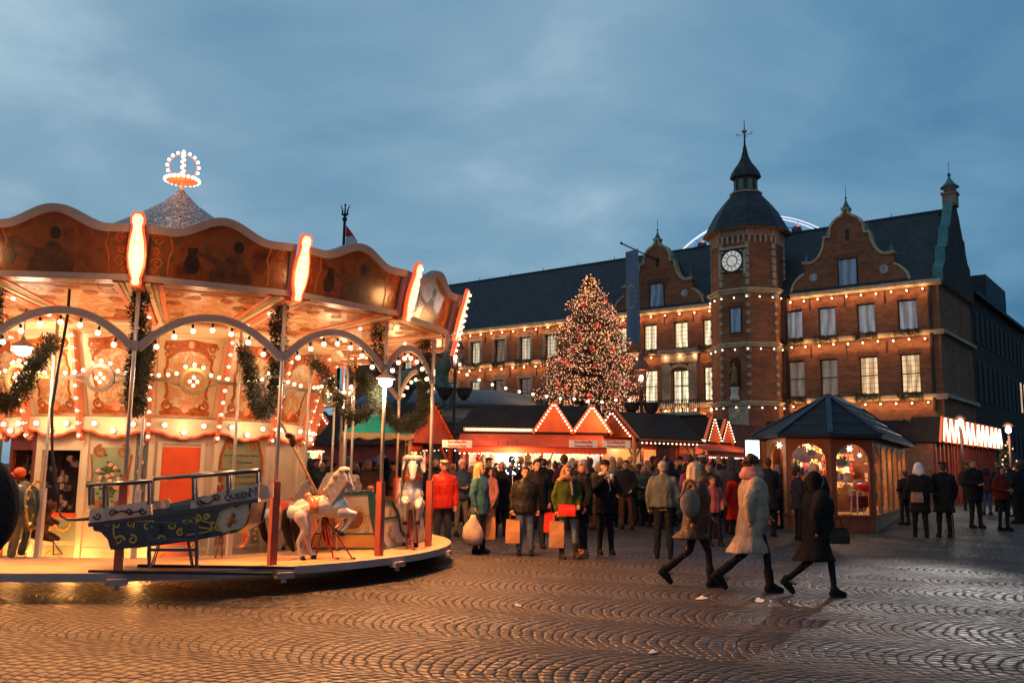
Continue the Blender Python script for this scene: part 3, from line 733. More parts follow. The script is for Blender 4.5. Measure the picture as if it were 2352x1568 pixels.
# ================================================================ TOWN HALL
AZ = .905; HP = Vector((28.19, 58, 0)); HX = Vector((sin(AZ), -cos(AZ), 0)); HY_ = Vector((cos(AZ), sin(AZ), 0))
def fac(x, y, off=0.0):
    d = ray(x, y); t = ((HP+HY_*off-OC).dot(HY_))/d.dot(HY_); P = OC+d*t; return (P-HP).dot(HX), P.z
def brick(name, c1, c2, mort, scale=1.0):
    b = NB(name); sp = b.n('ShaderNodeSeparateXYZ'); b.l(b.tc.outputs['Object'], sp.inputs[0])
    cm = b.n('ShaderNodeCombineXYZ'); b.l(b.mth('ADD', sp.outputs[0], sp.outputs[1]), cm.inputs[0]); b.l(sp.outputs[2], cm.inputs[1])
    bt = b.n('ShaderNodeTexBrick'); b.l(cm.outputs[0], bt.inputs[0]); bt.inputs['Scale'].default_value = scale
    bt.inputs['Brick Width'].default_value = .26; bt.inputs['Row Height'].default_value = .078; bt.inputs['Mortar Size'].default_value = .010; bt.inputs['Mortar Smooth'].default_value = .3
    bt.inputs['Color1'].default_value = (*c1, 1); bt.inputs['Color2'].default_value = (*c2, 1); bt.inputs['Mortar'].default_value = (*mort, 1)
    big = b.noise(.55, 6, rough=.65); st = b.n('ShaderNodeMapping'); st.inputs['Scale'].default_value = (.5, .5, 2.4); b.l(b.tc.outputs['Object'], st.inputs[0]); n3 = b.noise(1.5, 5, st.outputs[0], .7)
    col_ = b.mix(b.ramp(big, (.35, 0.), (.7, .55)), bt.outputs[0], sc(c1, .45)); col_ = b.mix(b.ramp(n3, (.45, 0.), (.75, .5)), col_, sc(c2, 1.7))
    b.set(Base_Color=col_, Roughness=.85, Specular_IOR_Level=.18); b.bump(b.mth('ADD', b.mth('MULTIPLY', bt.outputs[1], -1), b.mth('MULTIPLY', n3, .8)), .6, .03)
    return b.m
BRICK = brick('old_brick', (.19, .055, .024), (.32, .115, .052), (.25, .19, .13))
STONE = paint('weathered_sandstone', (.40, .31, .21), .8, .3, 2.5, .4)
DSTONE = paint('grey_stone_surround', (.22, .17, .13), .8, .3, 3, .4)
def slate():
    b = NB('blue_slate'); sp = b.n('ShaderNodeSeparateXYZ'); b.l(b.tc.outputs['Object'], sp.inputs[0]); cm = b.n('ShaderNodeCombineXYZ'); b.l(sp.outputs[0], cm.inputs[0]); b.l(b.mth('MULTIPLY', sp.outputs[2], 1.3), cm.inputs[1])
    bt = b.n('ShaderNodeTexBrick'); b.l(cm.outputs[0], bt.inputs[0]); bt.inputs['Scale'].default_value = 1; bt.inputs['Brick Width'].default_value = .34; bt.inputs['Row Height'].default_value = .24; bt.inputs['Mortar Size'].default_value = .02
    bt.inputs['Color1'].default_value = (.014, .017, .022, 1); bt.inputs['Color2'].default_value = (.036, .041, .049, 1); bt.inputs['Mortar'].default_value = (.01, .012, .016, 1)
    b.set(Base_Color=b.mix(b.ramp(b.noise(.5, 6), (.4, 0.), (.7, .6)), bt.outputs[0], (.036, .041, .048)), Specular_IOR_Level=.3, Roughness=.62); b.bump(b.mth('ADD', b.mth('MULTIPLY', bt.outputs[1], -1), b.noise(4, 4)), .5, .05)
    return b.m
SLATE = slate()
COPPER = paint('green_copper', (.06, .17, .17), .5, .25, 3)
FRM = paint('dark_window_frame', (.025, .022, .022), .5, .2, 6)
MUNT = paint('pale_glazing_bars', (.40, .38, .36), .5, .1, 6)
def pane(name, c, e, spec=.2):
    b = NB(name); n = b.noise(.9, 3); v = b.noise(2.2, 2)
    wv_ = b.n('ShaderNodeTexWave', wave_type='BANDS', bands_direction='X'); wv_.inputs['Scale'].default_value = .55; wv_.inputs['Distortion'].default_value = 6; wv_.inputs['Detail'].default_value = 3; wv_.inputs['Detail Scale'].default_value = .6; b.l(b.tc.outputs['Object'], wv_.inputs[0])
    b.set(Base_Color=sc(c, .3), Emission_Color=b.mix(b.ramp(b.mth('ADD', b.mth('MULTIPLY', n, .5), b.mth('MULTIPLY', wv_.outputs[1], .5)), (.25, 0.), (.7, 1.)), sc((c[0], c[1]*.85, c[2]*.7), .5), sc(c, 1.15)), Emission_Strength=e, Roughness=spec); b.m.cycles.emission_sampling = 'NONE'; return b.m
P_WARM = pane('lit_window', (1.0, .80, .52), 1.25); P_PALE = pane('curtained_window', (.42, .44, .50), .42); P_DIM = pane('dim_window', (.50, .34, .24), .28); P_BLUE = pane('dark_blue_pane', (.12, .2, .34), .35); P_ORNG = pane('amber_window', (.95, .60, .32), .95); P_NIGHT = pane('unlit_window', (.03, .035, .04), .03, .7); P_MID = pane('half_lit_window', (.90, .74, .52), .75)
hall = thing('town_hall', 'long brick town hall with slate roof, curved gables and octagonal clock tower', 'town hall', HP, AZ-pi/2)
LFT = -58.0
wins3 = [(-9.80, P_PALE), (-7.43, P_PALE), (-4.73, P_PALE), (-2.01, P_PALE), (-16.45, P_WARM), (-18.95, P_WARM), (-21.7, P_WARM), (-24.5, P_WARM), (-27.2, P_WARM), (-31.5, P_MID), (-34.35, P_MID), (-37.25, P_DIM), (-40.15, P_MID), (-43.0, P_MID), (-46, P_DIM), (-49, P_MID), (-52, P_DIM)]
wins2 = [(-9.75, P_DIM), (-7.42, P_DIM), (-4.70, P_ORNG), (-2.0, P_ORNG), (-16.42, P_WARM), (-21.66, P_WARM), (-24.4, P_WARM), (-27.2, P_MID), (-31.4, P_DIM), (-34.3, P_DIM), (-37.3, P_DIM), (-40.1, P_MID), (-42.9, P_PALE), (-46, P_MID), (-49, P_DIM), (-52, P_DIM)]
wins1 = [(-9.75, P_DIM), (-7.4, P_ORNG), (-4.7, P_DIM), (-2.0, P_DIM)]
ops = []
for L, z0, z1, lst in ((3, 11.22, 13.28, wins3), (2, 6.98, 9.58, wins2)):
    for x, p in lst: ops.append((x-.62, x+.62, z0, z1, p, L))
ops.append((-19.72, -18.28, 6.10, 9.45, P_WARM, 0))
def wall(ops, x0, x1, z0, z1, y, dep=.32):
    m = MB(); xs = sorted({x0, x1, *[round(v, 3) for o in ops for v in o[:2]]}); zs = sorted({z0, z1, *[round(v, 3) for o in ops for v in o[2:4]]})
    for i in range(len(xs)-1):
        for j in range(len(zs)-1):
            cx, cz = (xs[i]+xs[i+1])/2, (zs[j]+zs[j+1])/2
            if any(o[0] < cx < o[1] and o[2] < cz < o[3] for o in ops): continue
            m.add([(xs[i], y, zs[j]), (xs[i+1], y, zs[j]), (xs[i+1], y, zs[j+1]), (xs[i], y, zs[j+1])], [(0, 1, 2, 3)], False)
    for o in ops:
        a, b, c, d = o[:4]; q = [(a, c), (b, c), (b, d), (a, d)]
        for i in range(4):
            p1, p2 = q[i], q[(i+1) % 4]; m.add([(p1[0], y, p1[1]), (p1[0], y+dep, p1[1]), (p2[0], y+dep, p2[1]), (p2[0], y, p2[1])], [(0, 1, 2, 3)], False)
    return m
m = wall(ops, LFT, 0, 0, 14.2, 0)
m.add([(0, 0, 0), (0, 9.77, 0), (0, 9.77, 14.2), (0, 0, 14.2)], [(0, 1, 2, 3)], False); m.add([(LFT, 0, 0), (LFT, 9.77, 0), (LFT, 9.77, 14.2), (LFT, 0, 14.2)], [(3, 2, 1, 0)], False)
m.build('brick_wall', BRICK, hall)
def window(a, b, c, d, p, y, parent, nx=4, nz=6, transom=True, arched=False):
    m = MB(); w = .07
    m.box(((a+b)/2, y+.05, c+w/2), (b-a, .10, w)); m.box(((a+b)/2, y+.05, d-w/2), (b-a, .10, w)); m.box((a+w/2, y+.05, (c+d)/2), (w, .10, d-c-2*w)); m.box((b-w/2, y+.05, (c+d)/2), (w, .10, d-c-2*w))
    if transom: m.box(((a+b)/2, y+.055, c+(d-c)*.5), (b-a-2*w, .09, .07))
    f = m.build('window', FRM, parent)
    m = MB(); m.add([(a, y+.09, c), (b, y+.09, c), (b, y+.09, d), (a, y+.09, d)], [(0, 1, 2, 3)], False); m.build('pane', p, f)
    m = MB(); dx, dz = (b-a-2*w)/nx, (d-c-2*w)/nz
    for i in range(1, nx): m.box((a+w+i*dx, y+.065, (c+d)/2), (.026, .02, d-c-2*w))
    for i in range(1, nz): m.box(((a+b)/2, y+.070, c+w+i*dz), (b-a-2*w, .02, .026))
    m.build('glazing_bars', MUNT if p in (P_PALE, P_DIM, P_BLUE) else FRM_L, f)
    return f
FRM_L = paint('ochre_glazing_bars', (.30, .20, .10), .5, .1, 6)
for a, b, c, d, p, L in ops:
    if L: f = window(a, b, c, d, p, .22, hall, 4, 6 if L == 3 else 7, transom=(L == 2))
    else:
        f = window(a, b, c, d, p, .22, hall, 4, 6, transom=False); m = MB(); m.box(((a+b)/2, .26, (c+d)/2), (.09, .06, d-c)); m.box(((a+b)/2, .27, 8.2), (b-a, .06, .08)); m.build('mullion', FRM, f)
    # brick flat arch over the opening and stone sill
    if L:
        m = MB()
        for i in range(15): x = a-.1+(b-a+.2)*i/14; m.box((x, -.02, d+.21), (.055, .06, .36), M=Matrix.Rotation(-(i/14-.5)*.35, 3, 'Y'))
        if a < -30:
            m.box(((a+b)/2, -.05, d+.10), (b-a+.5, .12, .2)); m.box((a-.13, -.05, (c+d)/2), (.22, .12, d-c)); m.box((b+.13, -.05, (c+d)/2), (.22, .12, d-c))
        m.build('window_surround', DSTONE if a < -30 else paint('rubbed_brick', (.22, .09, .05), .85, .3, 8), f)
# cornices
def band(z, h, pr, name='cornice', mat_=STONE):
    m = MB()
    for (x0, x1) in ((LFT, -15.9), (-9.9, .25)):
        m.box(((x0+x1)/2, -pr/2+.02, z), (x1-x0, pr, h)); m.box(((x0+x1)/2, -pr/4, z-h*.75), (x1-x0, pr*.6, h*.5))
    m.box((.14, 4.9, z), (.28, 9.9, h))
    return m.build(name, mat_, hall)
band(14.32, .26, .42); band(10.98, .20, .26, 'string_course'); band(6.72, .24, .30, 'string_course')
# main roof
m = MB(); RZ, HW = 20.41, 4.885
m.add([(LFT, -.35, 14.42), (0, -.35, 14.42), (0, HW, RZ), (LFT, HW, RZ), (LFT, 10.1, 14.42), (0, 10.1, 14.42)], [(0, 1, 2, 3), (3, 2, 5, 4)], False)
rf = m.build('roof', SLATE, hall)
m = MB()
for x in range(-56, 0, 4): m.tube([(x, HW, RZ), (x, HW, RZ+.35)], .025, 5)
m.box(((LFT)/2, HW, RZ+.02), (-LFT, .18, .12)); m.build('ridge_spikes', SLATE, rf)
# end gable
half = [(-.15, 14.2), (-.15, 15.1), (.35, 15.5), (.75, 15.8), (.80, 16.7), (1.5, 17.0), (2.0, 17.7), (2.2, 18.5), (2.7, 18.6), (3.2, 19.3), (3.7, 20.1), (4.2, 20.6), (HW, 20.8)]
pts = half+[(2*HW-a, z) for a, z in reversed(half[:-1])]
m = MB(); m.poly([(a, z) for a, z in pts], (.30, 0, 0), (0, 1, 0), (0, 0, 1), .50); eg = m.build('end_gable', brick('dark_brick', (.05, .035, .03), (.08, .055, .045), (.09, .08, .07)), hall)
m = MB(); cpth = [(a, z+.04) for a, z in half]
for i in range(len(cpth)-1): a, b = cpth[i], cpth[i+1]; m.bar((.05, a[0], a[1]), (.05, b[0], b[1]), .62, .10)
m.build('copper_coping', COPPER, eg)
m = MB(); m.box((.05, HW, 21.0), (.9, .9, .9)); m.box((.05, HW, 21.5), (1.05, 1.05, .16)); m.lathe([(.40, 21.55), (.42, 21.85), (.54, 21.98)], (.05, HW, 0), 12); m.build('pinnacle', DSTONE, eg)
m = MB(); m.lathe([(.64, 21.98), (.32, 22.3), (.11, 22.65), (.05, 22.85)], (.05, HW, 0), 12); m.ball((.05, HW, 22.95), .13); m.tube([(.05, HW, 23.0), (.05, HW, 23.9)], .02, 5); m.build('copper_cap', COPPER, eg)
m = MB(); m.box((-.55, HW-.3, 20.2), (.35, .25, .28)); m.bar((-.4, HW-.2, 20.1), (0, HW, 19.8), .05); m.build('added_floodlight', FRM, eg)  # added fixture, unseen in the view, to hold the beam below
fl_p = HP+HX*-.6+HY_*(HW-.6)+Vector((0, 0, 20.1)); spot('added_floodlight_beam', fl_p, 30000, Vector((5.4, 12.4, 0))-fl_p, (1, .93, .88), .3, 4.2)  # spot added to throw the pale pool on the cobbles
# street wing beyond the end gable
m = MB(); m.add([(.02, 9.9, 0), (.02, 34, 0), (.02, 34, 15.2), (.02, 9.9, 15.2)], [(0, 1, 2, 3)], False); m.add([(.02, 34, 0), (-9, 34, 0), (-9, 34, 15.2), (.02, 34, 15.2)], [(0, 1, 2, 3)], False)
m.add([(.02, 9.9, 15.2), (-4, 9.9, 15.2), (-4, 9.9, 0), (.02, 9.9, 0)], [(0, 1, 2, 3)], False)
wg = thing('side_wing', 'dark unlit brick wing running back along the side street, right of the hall', 'building', HP, AZ-pi/2)
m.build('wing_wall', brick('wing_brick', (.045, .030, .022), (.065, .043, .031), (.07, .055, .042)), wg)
m = MB(); m.add([(.5, 9.9, 15.1), (.5, 34.3, 15.1), (-2.5, 31, 18.0), (-2.5, 9.9, 18.0), (-9, 31, 18.0), (-9, 9.9, 18)], [(0, 1, 2, 3), (3, 2, 4, 5)], False); m.box((.28, 22, 15.15), (.5, 24.6, .25)); m.box((-1.6, 24, 17.4), (2.2, 9, 2.0)); m.build('wing_roof', SLATE, wg)
for fl, z0, hh in ((0, 11.6, 2.3), (1, 7.2, 2.9), (2, 3.2, 2.2)):
    for i in range(11):
        y = 11.4+i*2.0; m = MB(); m.box((.06, y, z0+hh/2), (.10, 1.0, hh)); f = m.build('window', FRM, wg)
        m = MB(); m.box((.115, y-.22, z0+hh/2), (.02, .36, hh-.2)); m.box((.115, y+.22, z0+hh/2), (.02, .36, hh-.2)); m.build('pane', P_ORNG if (fl == 1 and i in (9, 10)) else P_NIGHT, f)
# curved gables on the front
HG = [(4.08, 14.42), (4.05, 14.75), (3.92, 15.1), (3.7, 15.42), (3.4, 15.68), (3.1, 15.83), (3.12, 16.6), (2.75, 16.56), (2.4, 16.66), (2.1, 16.88), (1.85, 17.25), (1.68, 17.7), (1.58, 18.25), (1.22, 18.28), (1.20, 18.7), (1.10, 19.05), (.92, 19.35), (.62, 19.58), (.35, 19.72), (.16, 19.92), (.13, 20.2)]
for gx, nm in ((-5.80, 'right'), (-20.95, 'left')):
    pts = [(gx+a, z) for a, z in HG]+[(gx-a, z) for a, z in reversed(HG)]
    o4 = (gx-.68, gx+.68, 14.6, 16.6)
    m = MB(); m.poly(list(reversed(pts)), (0, -.06, 0), (1, 0, 0), (0, 0, 1), .45); gb = m.build('curved_gable', BRICK, hall)
    m = MB()
    for s in (-1, 1):
        P = [(gx+s*a, z+.03) for a, z in HG]
        for seg in (P[0:6], P[6:13], P[13:21]): m.strip(seg, .16, (0, -.16, 0), (1, 0, 0), (0, 0, 1), .6)
        m.box((gx+s*2.95, .1, 16.66), (.5, .7, .14)); m.box((gx+s*1.42, .1, 18.34), (.42, .7, .14))
    m.box((gx, .1, 20.25), (.6, .6, .16)); m.build('coping', STONE, gb)
    m = MB()
    for (dx, z, k) in ((2.95, 16.7, 1), (-2.95, 16.7, 1), (1.42, 18.4, .9), (-1.42, 18.4, .9), (0, 20.3, 1.25)):
        m.lathe([(.24*k, z), (.10*k, z+.3*k), (.03, z+.55*k), (.0, z+.9*k)], (gx+dx, .1, 0), 8); m.ball((gx+dx, .1, z+.62*k), .07*k, 6, 5)
    m.tube([(gx, .1, 20.9), (gx, .1, 22.0)], .02, 5); m.build('copper_finial', COPPER, gb)
    window(gx-.68, gx+.68, 14.6, 16.6, P_BLUE, -.16, gb, 4, 6, False)
    m = MB()
    for i in range(19): m.box((gx-.9+i*.1, -.08, 16.82), (.05, .06, .34))
    m.poly([(gx-1.3, 17.1), (gx-1.15, 17.05), (gx-.75, 17.6), (gx-.85, 17.75)], (0, -.10, 0), (1, 0, 0), (0, 0, 1), .05); m.poly([(gx+1.3, 17.1), (gx+1.15, 17.05), (gx+.75, 17.6), (gx+.85, 17.75)], (0, -.10, 0), (1, 0, 0), (0, 0, 1), .05); m.box((gx, -.09, 17.72), (.4, .06, .25))
    m.build('arch_brickwork', paint('rubbed_brick', (.22, .09, .05), .85, .3, 8), gb)
    m = MB(); m.box((gx+.05, -.075, 18.35), (.26, .04, .75))
    m.build('slit', FRM, gb)
    for s in (-1, 1):
        m = MB(); m.strip(arc(gx+s*2.45, 15.55, .26, 0, 2*pi, 16)[:-1], .09, (0, -.1, 0), (1, 0, 0), (0, 0, 1), .06, closed=True); q = m.build('round_window', STONE, gb)
        m = MB(); m.poly(arc(gx+s*2.45, 15.55, .22, 0, 2*pi*.96, 14), (0, -.075, 0), (1, 0, 0), (0, 0, 1), .02); m.build('pane', P_BLUE, q)
    m = MB(); m.add([(gx-3.3, .4, 14.5), (gx, .4, 19.2), (gx+3.3, .4, 14.5), (gx-3.3, 4, 14.5), (gx, 4.2, 19.2), (gx+3.3, 4, 14.5)], [(0, 1, 4, 3), (1, 2, 5, 4)], False); m.build('gable_roof', SLATE, gb)
# tower ---------------------------------------------------------
TX = -13.25; tw = thing('clock_tower', 'octagonal brick clock tower with slate dome, lantern and weather vane, rising from the hall', 'tower', HP, AZ-pi/2)
PH = pi/8
def octo(prof, name, mat_, parent=None, n=8): return MB().lathe(prof, (TX, 0, 0), n, False, PH).build(name, mat_, parent or tw)
m = MB(); m.lathe([(2.74, 0), (2.74, 14.8)], (TX, 0, 0), 8, False, PH); m.lathe([(2.66, 14.8), (2.66, 19.3)], (TX, 0, 0), 8, False, PH); m.build('tower_shaft', BRICK, tw)
for z, h, pr in ((14.85, .34, .30), (10.85, .28, .20), (6.6, .28, .20)):
    octo([(2.74+pr*.4, z-h), (2.74+pr*.5, z-h/2), (2.74+pr, z-h/2+.02), (2.74+pr, z), (2.75, z+.06)], 'string_course', STONE)
octo([(2.68, 18.75), (2.80, 18.80), (2.82, 19.3)], 'frieze', paint('carved_frieze', (.30, .20, .14), .85, .5, 5, .6))
m = MB()
for i in range(8):
    for j in range(5):
        a = PH+i*pi/4; p, q = Vector((cos(a), sin(a), 0))*2.74, Vector((cos(a+pi/4), sin(a+pi/4), 0))*2.74; c = p.lerp(q, (j+.5)/5); m.box((TX+c.x, c.y, 18.55), (.14, .14, .55), atan2(c.y, c.x))
m.build('corbels', STONE, tw)
m = MB()
for i in range(8):
    a = PH+i*pi/4
    for j in range(24):
        z = 7.2+j*.32
        if 10.3 < z < 11.2: continue
        if j % 2 == 0: m.box((TX+2.70*cos(a), 2.70*sin(a), z), (.22, .30, .24), a)
    for z in (14.25, 10.35): m.box((TX+2.78*cos(a), 2.78*sin(a), z), (.3, .4, .3), a)
    for j in range(6): m.box((TX+2.62*cos(a), 2.62*sin(a), 15.3+j*.55), (.22, .30, .42), a)
m.build('quoins', paint('pale_quoin_stone', (.34, .28, .22), .8, .2, 3, .3), tw)
octo([(3.28, 19.30), (3.32, 19.38), (3.05, 19.75), (2.78, 20.3), (2.35, 21.1), (1.78, 21.85), (1.3, 22.4), (1.1, 22.62)], 'tower_roof', SLATE)
octo([(2.75, 19.28), (3.24, 19.26), (3.31, 19.34)], 'eaves', paint('eaves_wood', (.20, .11, .05), .7, .2, 4))
octo([(1.22, 22.60), (1.24, 22.72), (.98, 22.76)], 'lantern_base', STONE)
ln = octo([(.88, 22.7), (.88, 23.9)], 'lantern', paint('dark_green_timber', (.03, .045, .04), .6, .2, 5))
m = MB()
for i in range(8):
    a = i*pi/4; u = Vector((-sin(a), cos(a), 0))
    for j in range(9): m.box((TX+.86*cos(a), .86*sin(a), 22.92+j*.09), (.05, .38, .05), a)
m.build('louvres', paint('pale_louvre', (.20, .26, .24), .6, .2, 5), ln)
octo([(.95, 23.85), (1.16, 23.92), (1.17, 24.02), (1.06, 24.35), (.82, 24.75), (.52, 25.15), (.30, 25.6), (.18, 26.1), (.12, 26.5)], 'onion_cap', SLATE)
m = MB(); m.tube([(TX, 0, 26.4), (TX, 0, 27.2), (TX, 0, 28.7)], [.09, .06, .02], 6)
for a in (0.2, .2+pi/2):
    d = Vector((cos(a), sin(a), 0))*.55; m.tube([Vector((TX, 0, 27.45))-d, Vector((TX, 0, 27.45))+d], .018, 5)
    for s in (-1, 1): m.strip(arc(0, 0, .09, 0, 5, 8), .03, Vector((TX, 0, 27.52))+d*s, (1, 0, 0), (0, 0, 1), .02)
wv = m.build('weather_vane', DARK, tw); m = MB(); m.ball((TX, 0, 27.72), (.20, .20, .13), 10, 8); m.build('gilt_ball', paint('gilt', (.7, .35, .08), .3, .1, 6, metal=.8), wv)
# clock on the face parallel to the hall front
yF = -2.66*cos(pi/8)-.02; cx, cz = TX-.1, 16.95
m = MB(); m.box((cx, yF-.03, cz), (1.72, .10, 1.72)); ck_ = m.build('clock', paint('clock_plate', (.03, .035, .045), .5, .2, 5), tw)
m = MB(); m.strip(arc(cx, cz, .60, 0, 2*pi, 36)[:-1], .30, (0, yF-.11, 0), (1, 0, 0), (0, 0, 1), .02, closed=True); m.poly(arc(cx, cz, .36, 0, 2*pi*.97, 24), (0, yF-.10, 0), (1, 0, 0), (0, 0, 1), .02); m.build('dial', glow('lit_white_dial', (.95, .90, .80), .32), ck_)
m = MB(); NUM = 'XII I II III IIII V VI VII VIII IX X XI'.split()
for i in range(12):
    a = pi/2-i*pi/6; m.box((cx+.6*cos(a), yF-.135, cz+.6*sin(a)), (.06, .02, .2), M=Matrix.Rotation(-(a-pi/2), 3, 'Y'))
m.build('hour_marks', paint('brown_marks', (.22, .12, .07), .5, .1, 6), ck_)
m = MB()
for a, L, w in ((radians(145), .62, .04), (radians(-50), .42, .06)): m.bar((cx, yF-.16, cz), (cx+L*cos(a), yF-.16, cz+L*sin(a)), w, .02)
m.build('hands', paint('gilt', (.7, .35, .08)), ck_)
m = MB()
for dx in (-.72, .72):
    for dz in (-.72, .72): m.ball((cx+dx, yF-.09, cz+dz), (.09, .03, .09), 8, 6)
m.build('gilt_bosses', paint('gilt', (.7, .35, .08)), ck_)
m = MB(); m.box((cx, yF-.06, cz+.98), (2.0, .22, .18)); m.box((cx+.98, yF-.05, cz-.2), (.2, .16, 1.8)); m.box((cx-.98, yF-.05, cz-.2), (.2, .16, 1.8)); m.build('clock_surround', STONE, ck_)
yA = -2.74*cos(pi/8)
window(TX-.35, TX+.60, 11.55, 13.45, P_BLUE, yA-.11, tw, 4, 7, False)
m = MB()
for i in range(15): m.box((TX-.45+i*.08, yA-.02, 13.66), (.04, .06, .34))
m.box((TX+.1, yA-.015, 11.45), (1.2, .12, .12)); m.build('window_surround', paint('rubbed_brick', (.22, .09, .05)), tw)
# niche with statue, plinth and relief
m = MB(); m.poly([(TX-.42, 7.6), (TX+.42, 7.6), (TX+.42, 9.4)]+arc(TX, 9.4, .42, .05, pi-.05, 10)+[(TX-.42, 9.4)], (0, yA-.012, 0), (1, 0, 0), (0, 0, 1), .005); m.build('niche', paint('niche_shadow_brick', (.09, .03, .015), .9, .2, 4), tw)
m = MB(); m.rings([(TX, yA-.25, 7.65, .3, .2), (TX, yA-.25, 8.1, .26, .18), (TX+.04, yA-.25, 8.6, .2, .15), (TX, yA-.25, 9.0, .24, .14), (TX, yA-.25, 9.15, .08, .08), (TX, yA-.27, 9.25, .1, .11), (TX, yA-.26, 9.42, .06, .07)], 12); m.cone((TX-.2, yA-.28, 8.9), .07, (TX-.3, yA-.45, 8.5), .05); m.cone((TX+.2, yA-.28, 8.9), .07, (TX+.22, yA-.5, 8.6), .05)
st_ = m.build('niche_statue', paint('dark_gilt_statue', (.16, .09, .03), .5, .4, 6, metal=.3), tw)
m = MB(); m.lathe([(.4, 6.65), (.34, 6.9), (.26, 7.1), (.28, 7.4), (.36, 7.6)], (TX, yA-.2, 0), 10); m.build('plinth', paint('white_stone', (.5, .46, .40), .7, .2, 4), tw)
m = MB(); m.box((TX+.2, yA-.05, 5.5), (1.5, .12, 1.5)); m.box((TX+.2, yA-.05, 4.1), (1.7, .12, .9)); 
for s in (-1, 1): m.strip([(TX+.2+s*.35-.28, 4.95), (TX+.2+s*.35-.28, 5.7)]+arc(TX+.2+s*.35, 5.7, .28, pi, 0, 8)+[(TX+.2+s*.35+.28, 4.95)], .07, (0, yA-.15, 0), (1, 0, 0), (0, 0, 1), .06)
m.build('relief_plaque', STONE, tw)
# balcony door surround
m = MB(); m.box((-20.15, -.10, 8.0), (.7, .2, 4.4)); m.box((-17.85, -.10, 8.0), (.7, .2, 4.4)); m.box((-19, -.12, 10.35), (3.2, .24, .7)); m.box((-19, -.2, 10.75), (3.7, .4, .14)); m.strip(arc(-19, 9.35, .85, pi, 0, 10, .45), .22, (0, -.22, 0), (1, 0, 0), (0, 0, 1), .14); ds = m.build('door_surround', DSTONE, hall)
m = MB(); m.box((-19.3, -.6, 5.95), (5.0, 1.1, .22)); bl = m.build('balcony', STONE, hall)
m = MB(); m.box((-19.3, -1.1, 7.0), (5.0, .05, .06))
for i in range(33): m.box((-21.75+i*.153, -1.1, 6.53), (.03, .03, .92))
for i in range(8): m.strip(scroll(-21.4+i*.6, 6.55, .2, 0, 1.5, 14), .03, (0, -1.13, 0), (1, 0, 0), (0, 0, 1), .03)
m.build('iron_railing', DARK, bl)
m = MB(); m.box((-.55, -.12, 10), (.16, .16, 8.4)); m.box((-10.3, -.12, 9), (.16, .16, 10.4)); m.build('downpipe', FRM, hall)
# wall anchors
m = MB()
for x in (-8.6, -6.1, -3.4, -17.8, -20.3, -23, -33, -36, -39):
    for z in (13.75, 10.35): m.box((x, -.03, z-.2), (.06, .06, .8))
m.build('wall_anchor', DARK, hall)
# bulbs strung along the front -----------------------------------------
def string(name, label, pts, gap, r=.062, pw=3.2, ev=1, sag=.0, group=None, off=Vector((0, 0, 0)), cat='light string', lightc=(1, .50, .19), mx=100):
    t = thing(name, label, cat, pts[0], group=group); b0 = Vector(pts[0]); P = [Vector(p)-b0 for p in pts]
    m = MB(); L = [0]
    for i in range(1, len(P)): L.append(L[-1]+(P[i]-P[i-1]).length)
    def at(s):
        for i in range(1, len(P)):
            if s <= L[i] or i == len(P)-1: return P[i-1].lerp(P[i], min(1, (s-L[i-1])/max(1e-6, L[i]-L[i-1])))
    n = int(L[-1]/gap); m.tube([at(i*gap)+Vector((0, 0, .07)) for i in range(n+1)], .012, 4); m.build('cable', DARK, t)
    for i in range(min(n+1, mx)):
        p = at(i*gap)+Vector((0, 0, R.uniform(-.03, .03))); bulb(p, r, t, GW)
        if pw and i % ev == 0: lamp('bulb_light', b0+p+off, pw*ev, lightc, .05)
    return t
def hl(x, y, z): return HP+HX*x+HY_*y+Vector((0, 0, z))
def oct_path(r, z, i0, i1): return [hl(TX+r*cos(PH+i*pi/4), r*sin(PH+i*pi/4), z) for i in range(i0, i1)]
for z, zt, nm in ((13.86, 14.2, 'under the eaves'), (10.52, 10.4, 'along the middle ledge'), (6.28, 6.2, 'along the lower ledge')):
    offw = HY_*-.14
    string('light_string', 'string of warm bulbs %s of the hall, right of the tower' % nm, [hl(-9.9, -.30, z), hl(-.4, -.30, z)], 1.0, off=offw, group='bulb strings on the hall', pw=26)
    string('light_string', 'string of warm bulbs %s of the hall, left of the tower' % nm, [hl(-47, -.30, z), hl(-15.9, -.30, z)], 1.28, off=offw, group='bulb strings on the hall', pw=34)
    q = oct_path(3.02, zt-.05, 3, 9); string('light_string', 'string of warm bulbs round the clock tower, %s' % {14.2: 'on its top ledge below the clock', 10.4: 'at its middle ledge', 6.2: 'at its lowest ledge'}[zt], q, .98, group='bulb strings on the hall', pw=22)
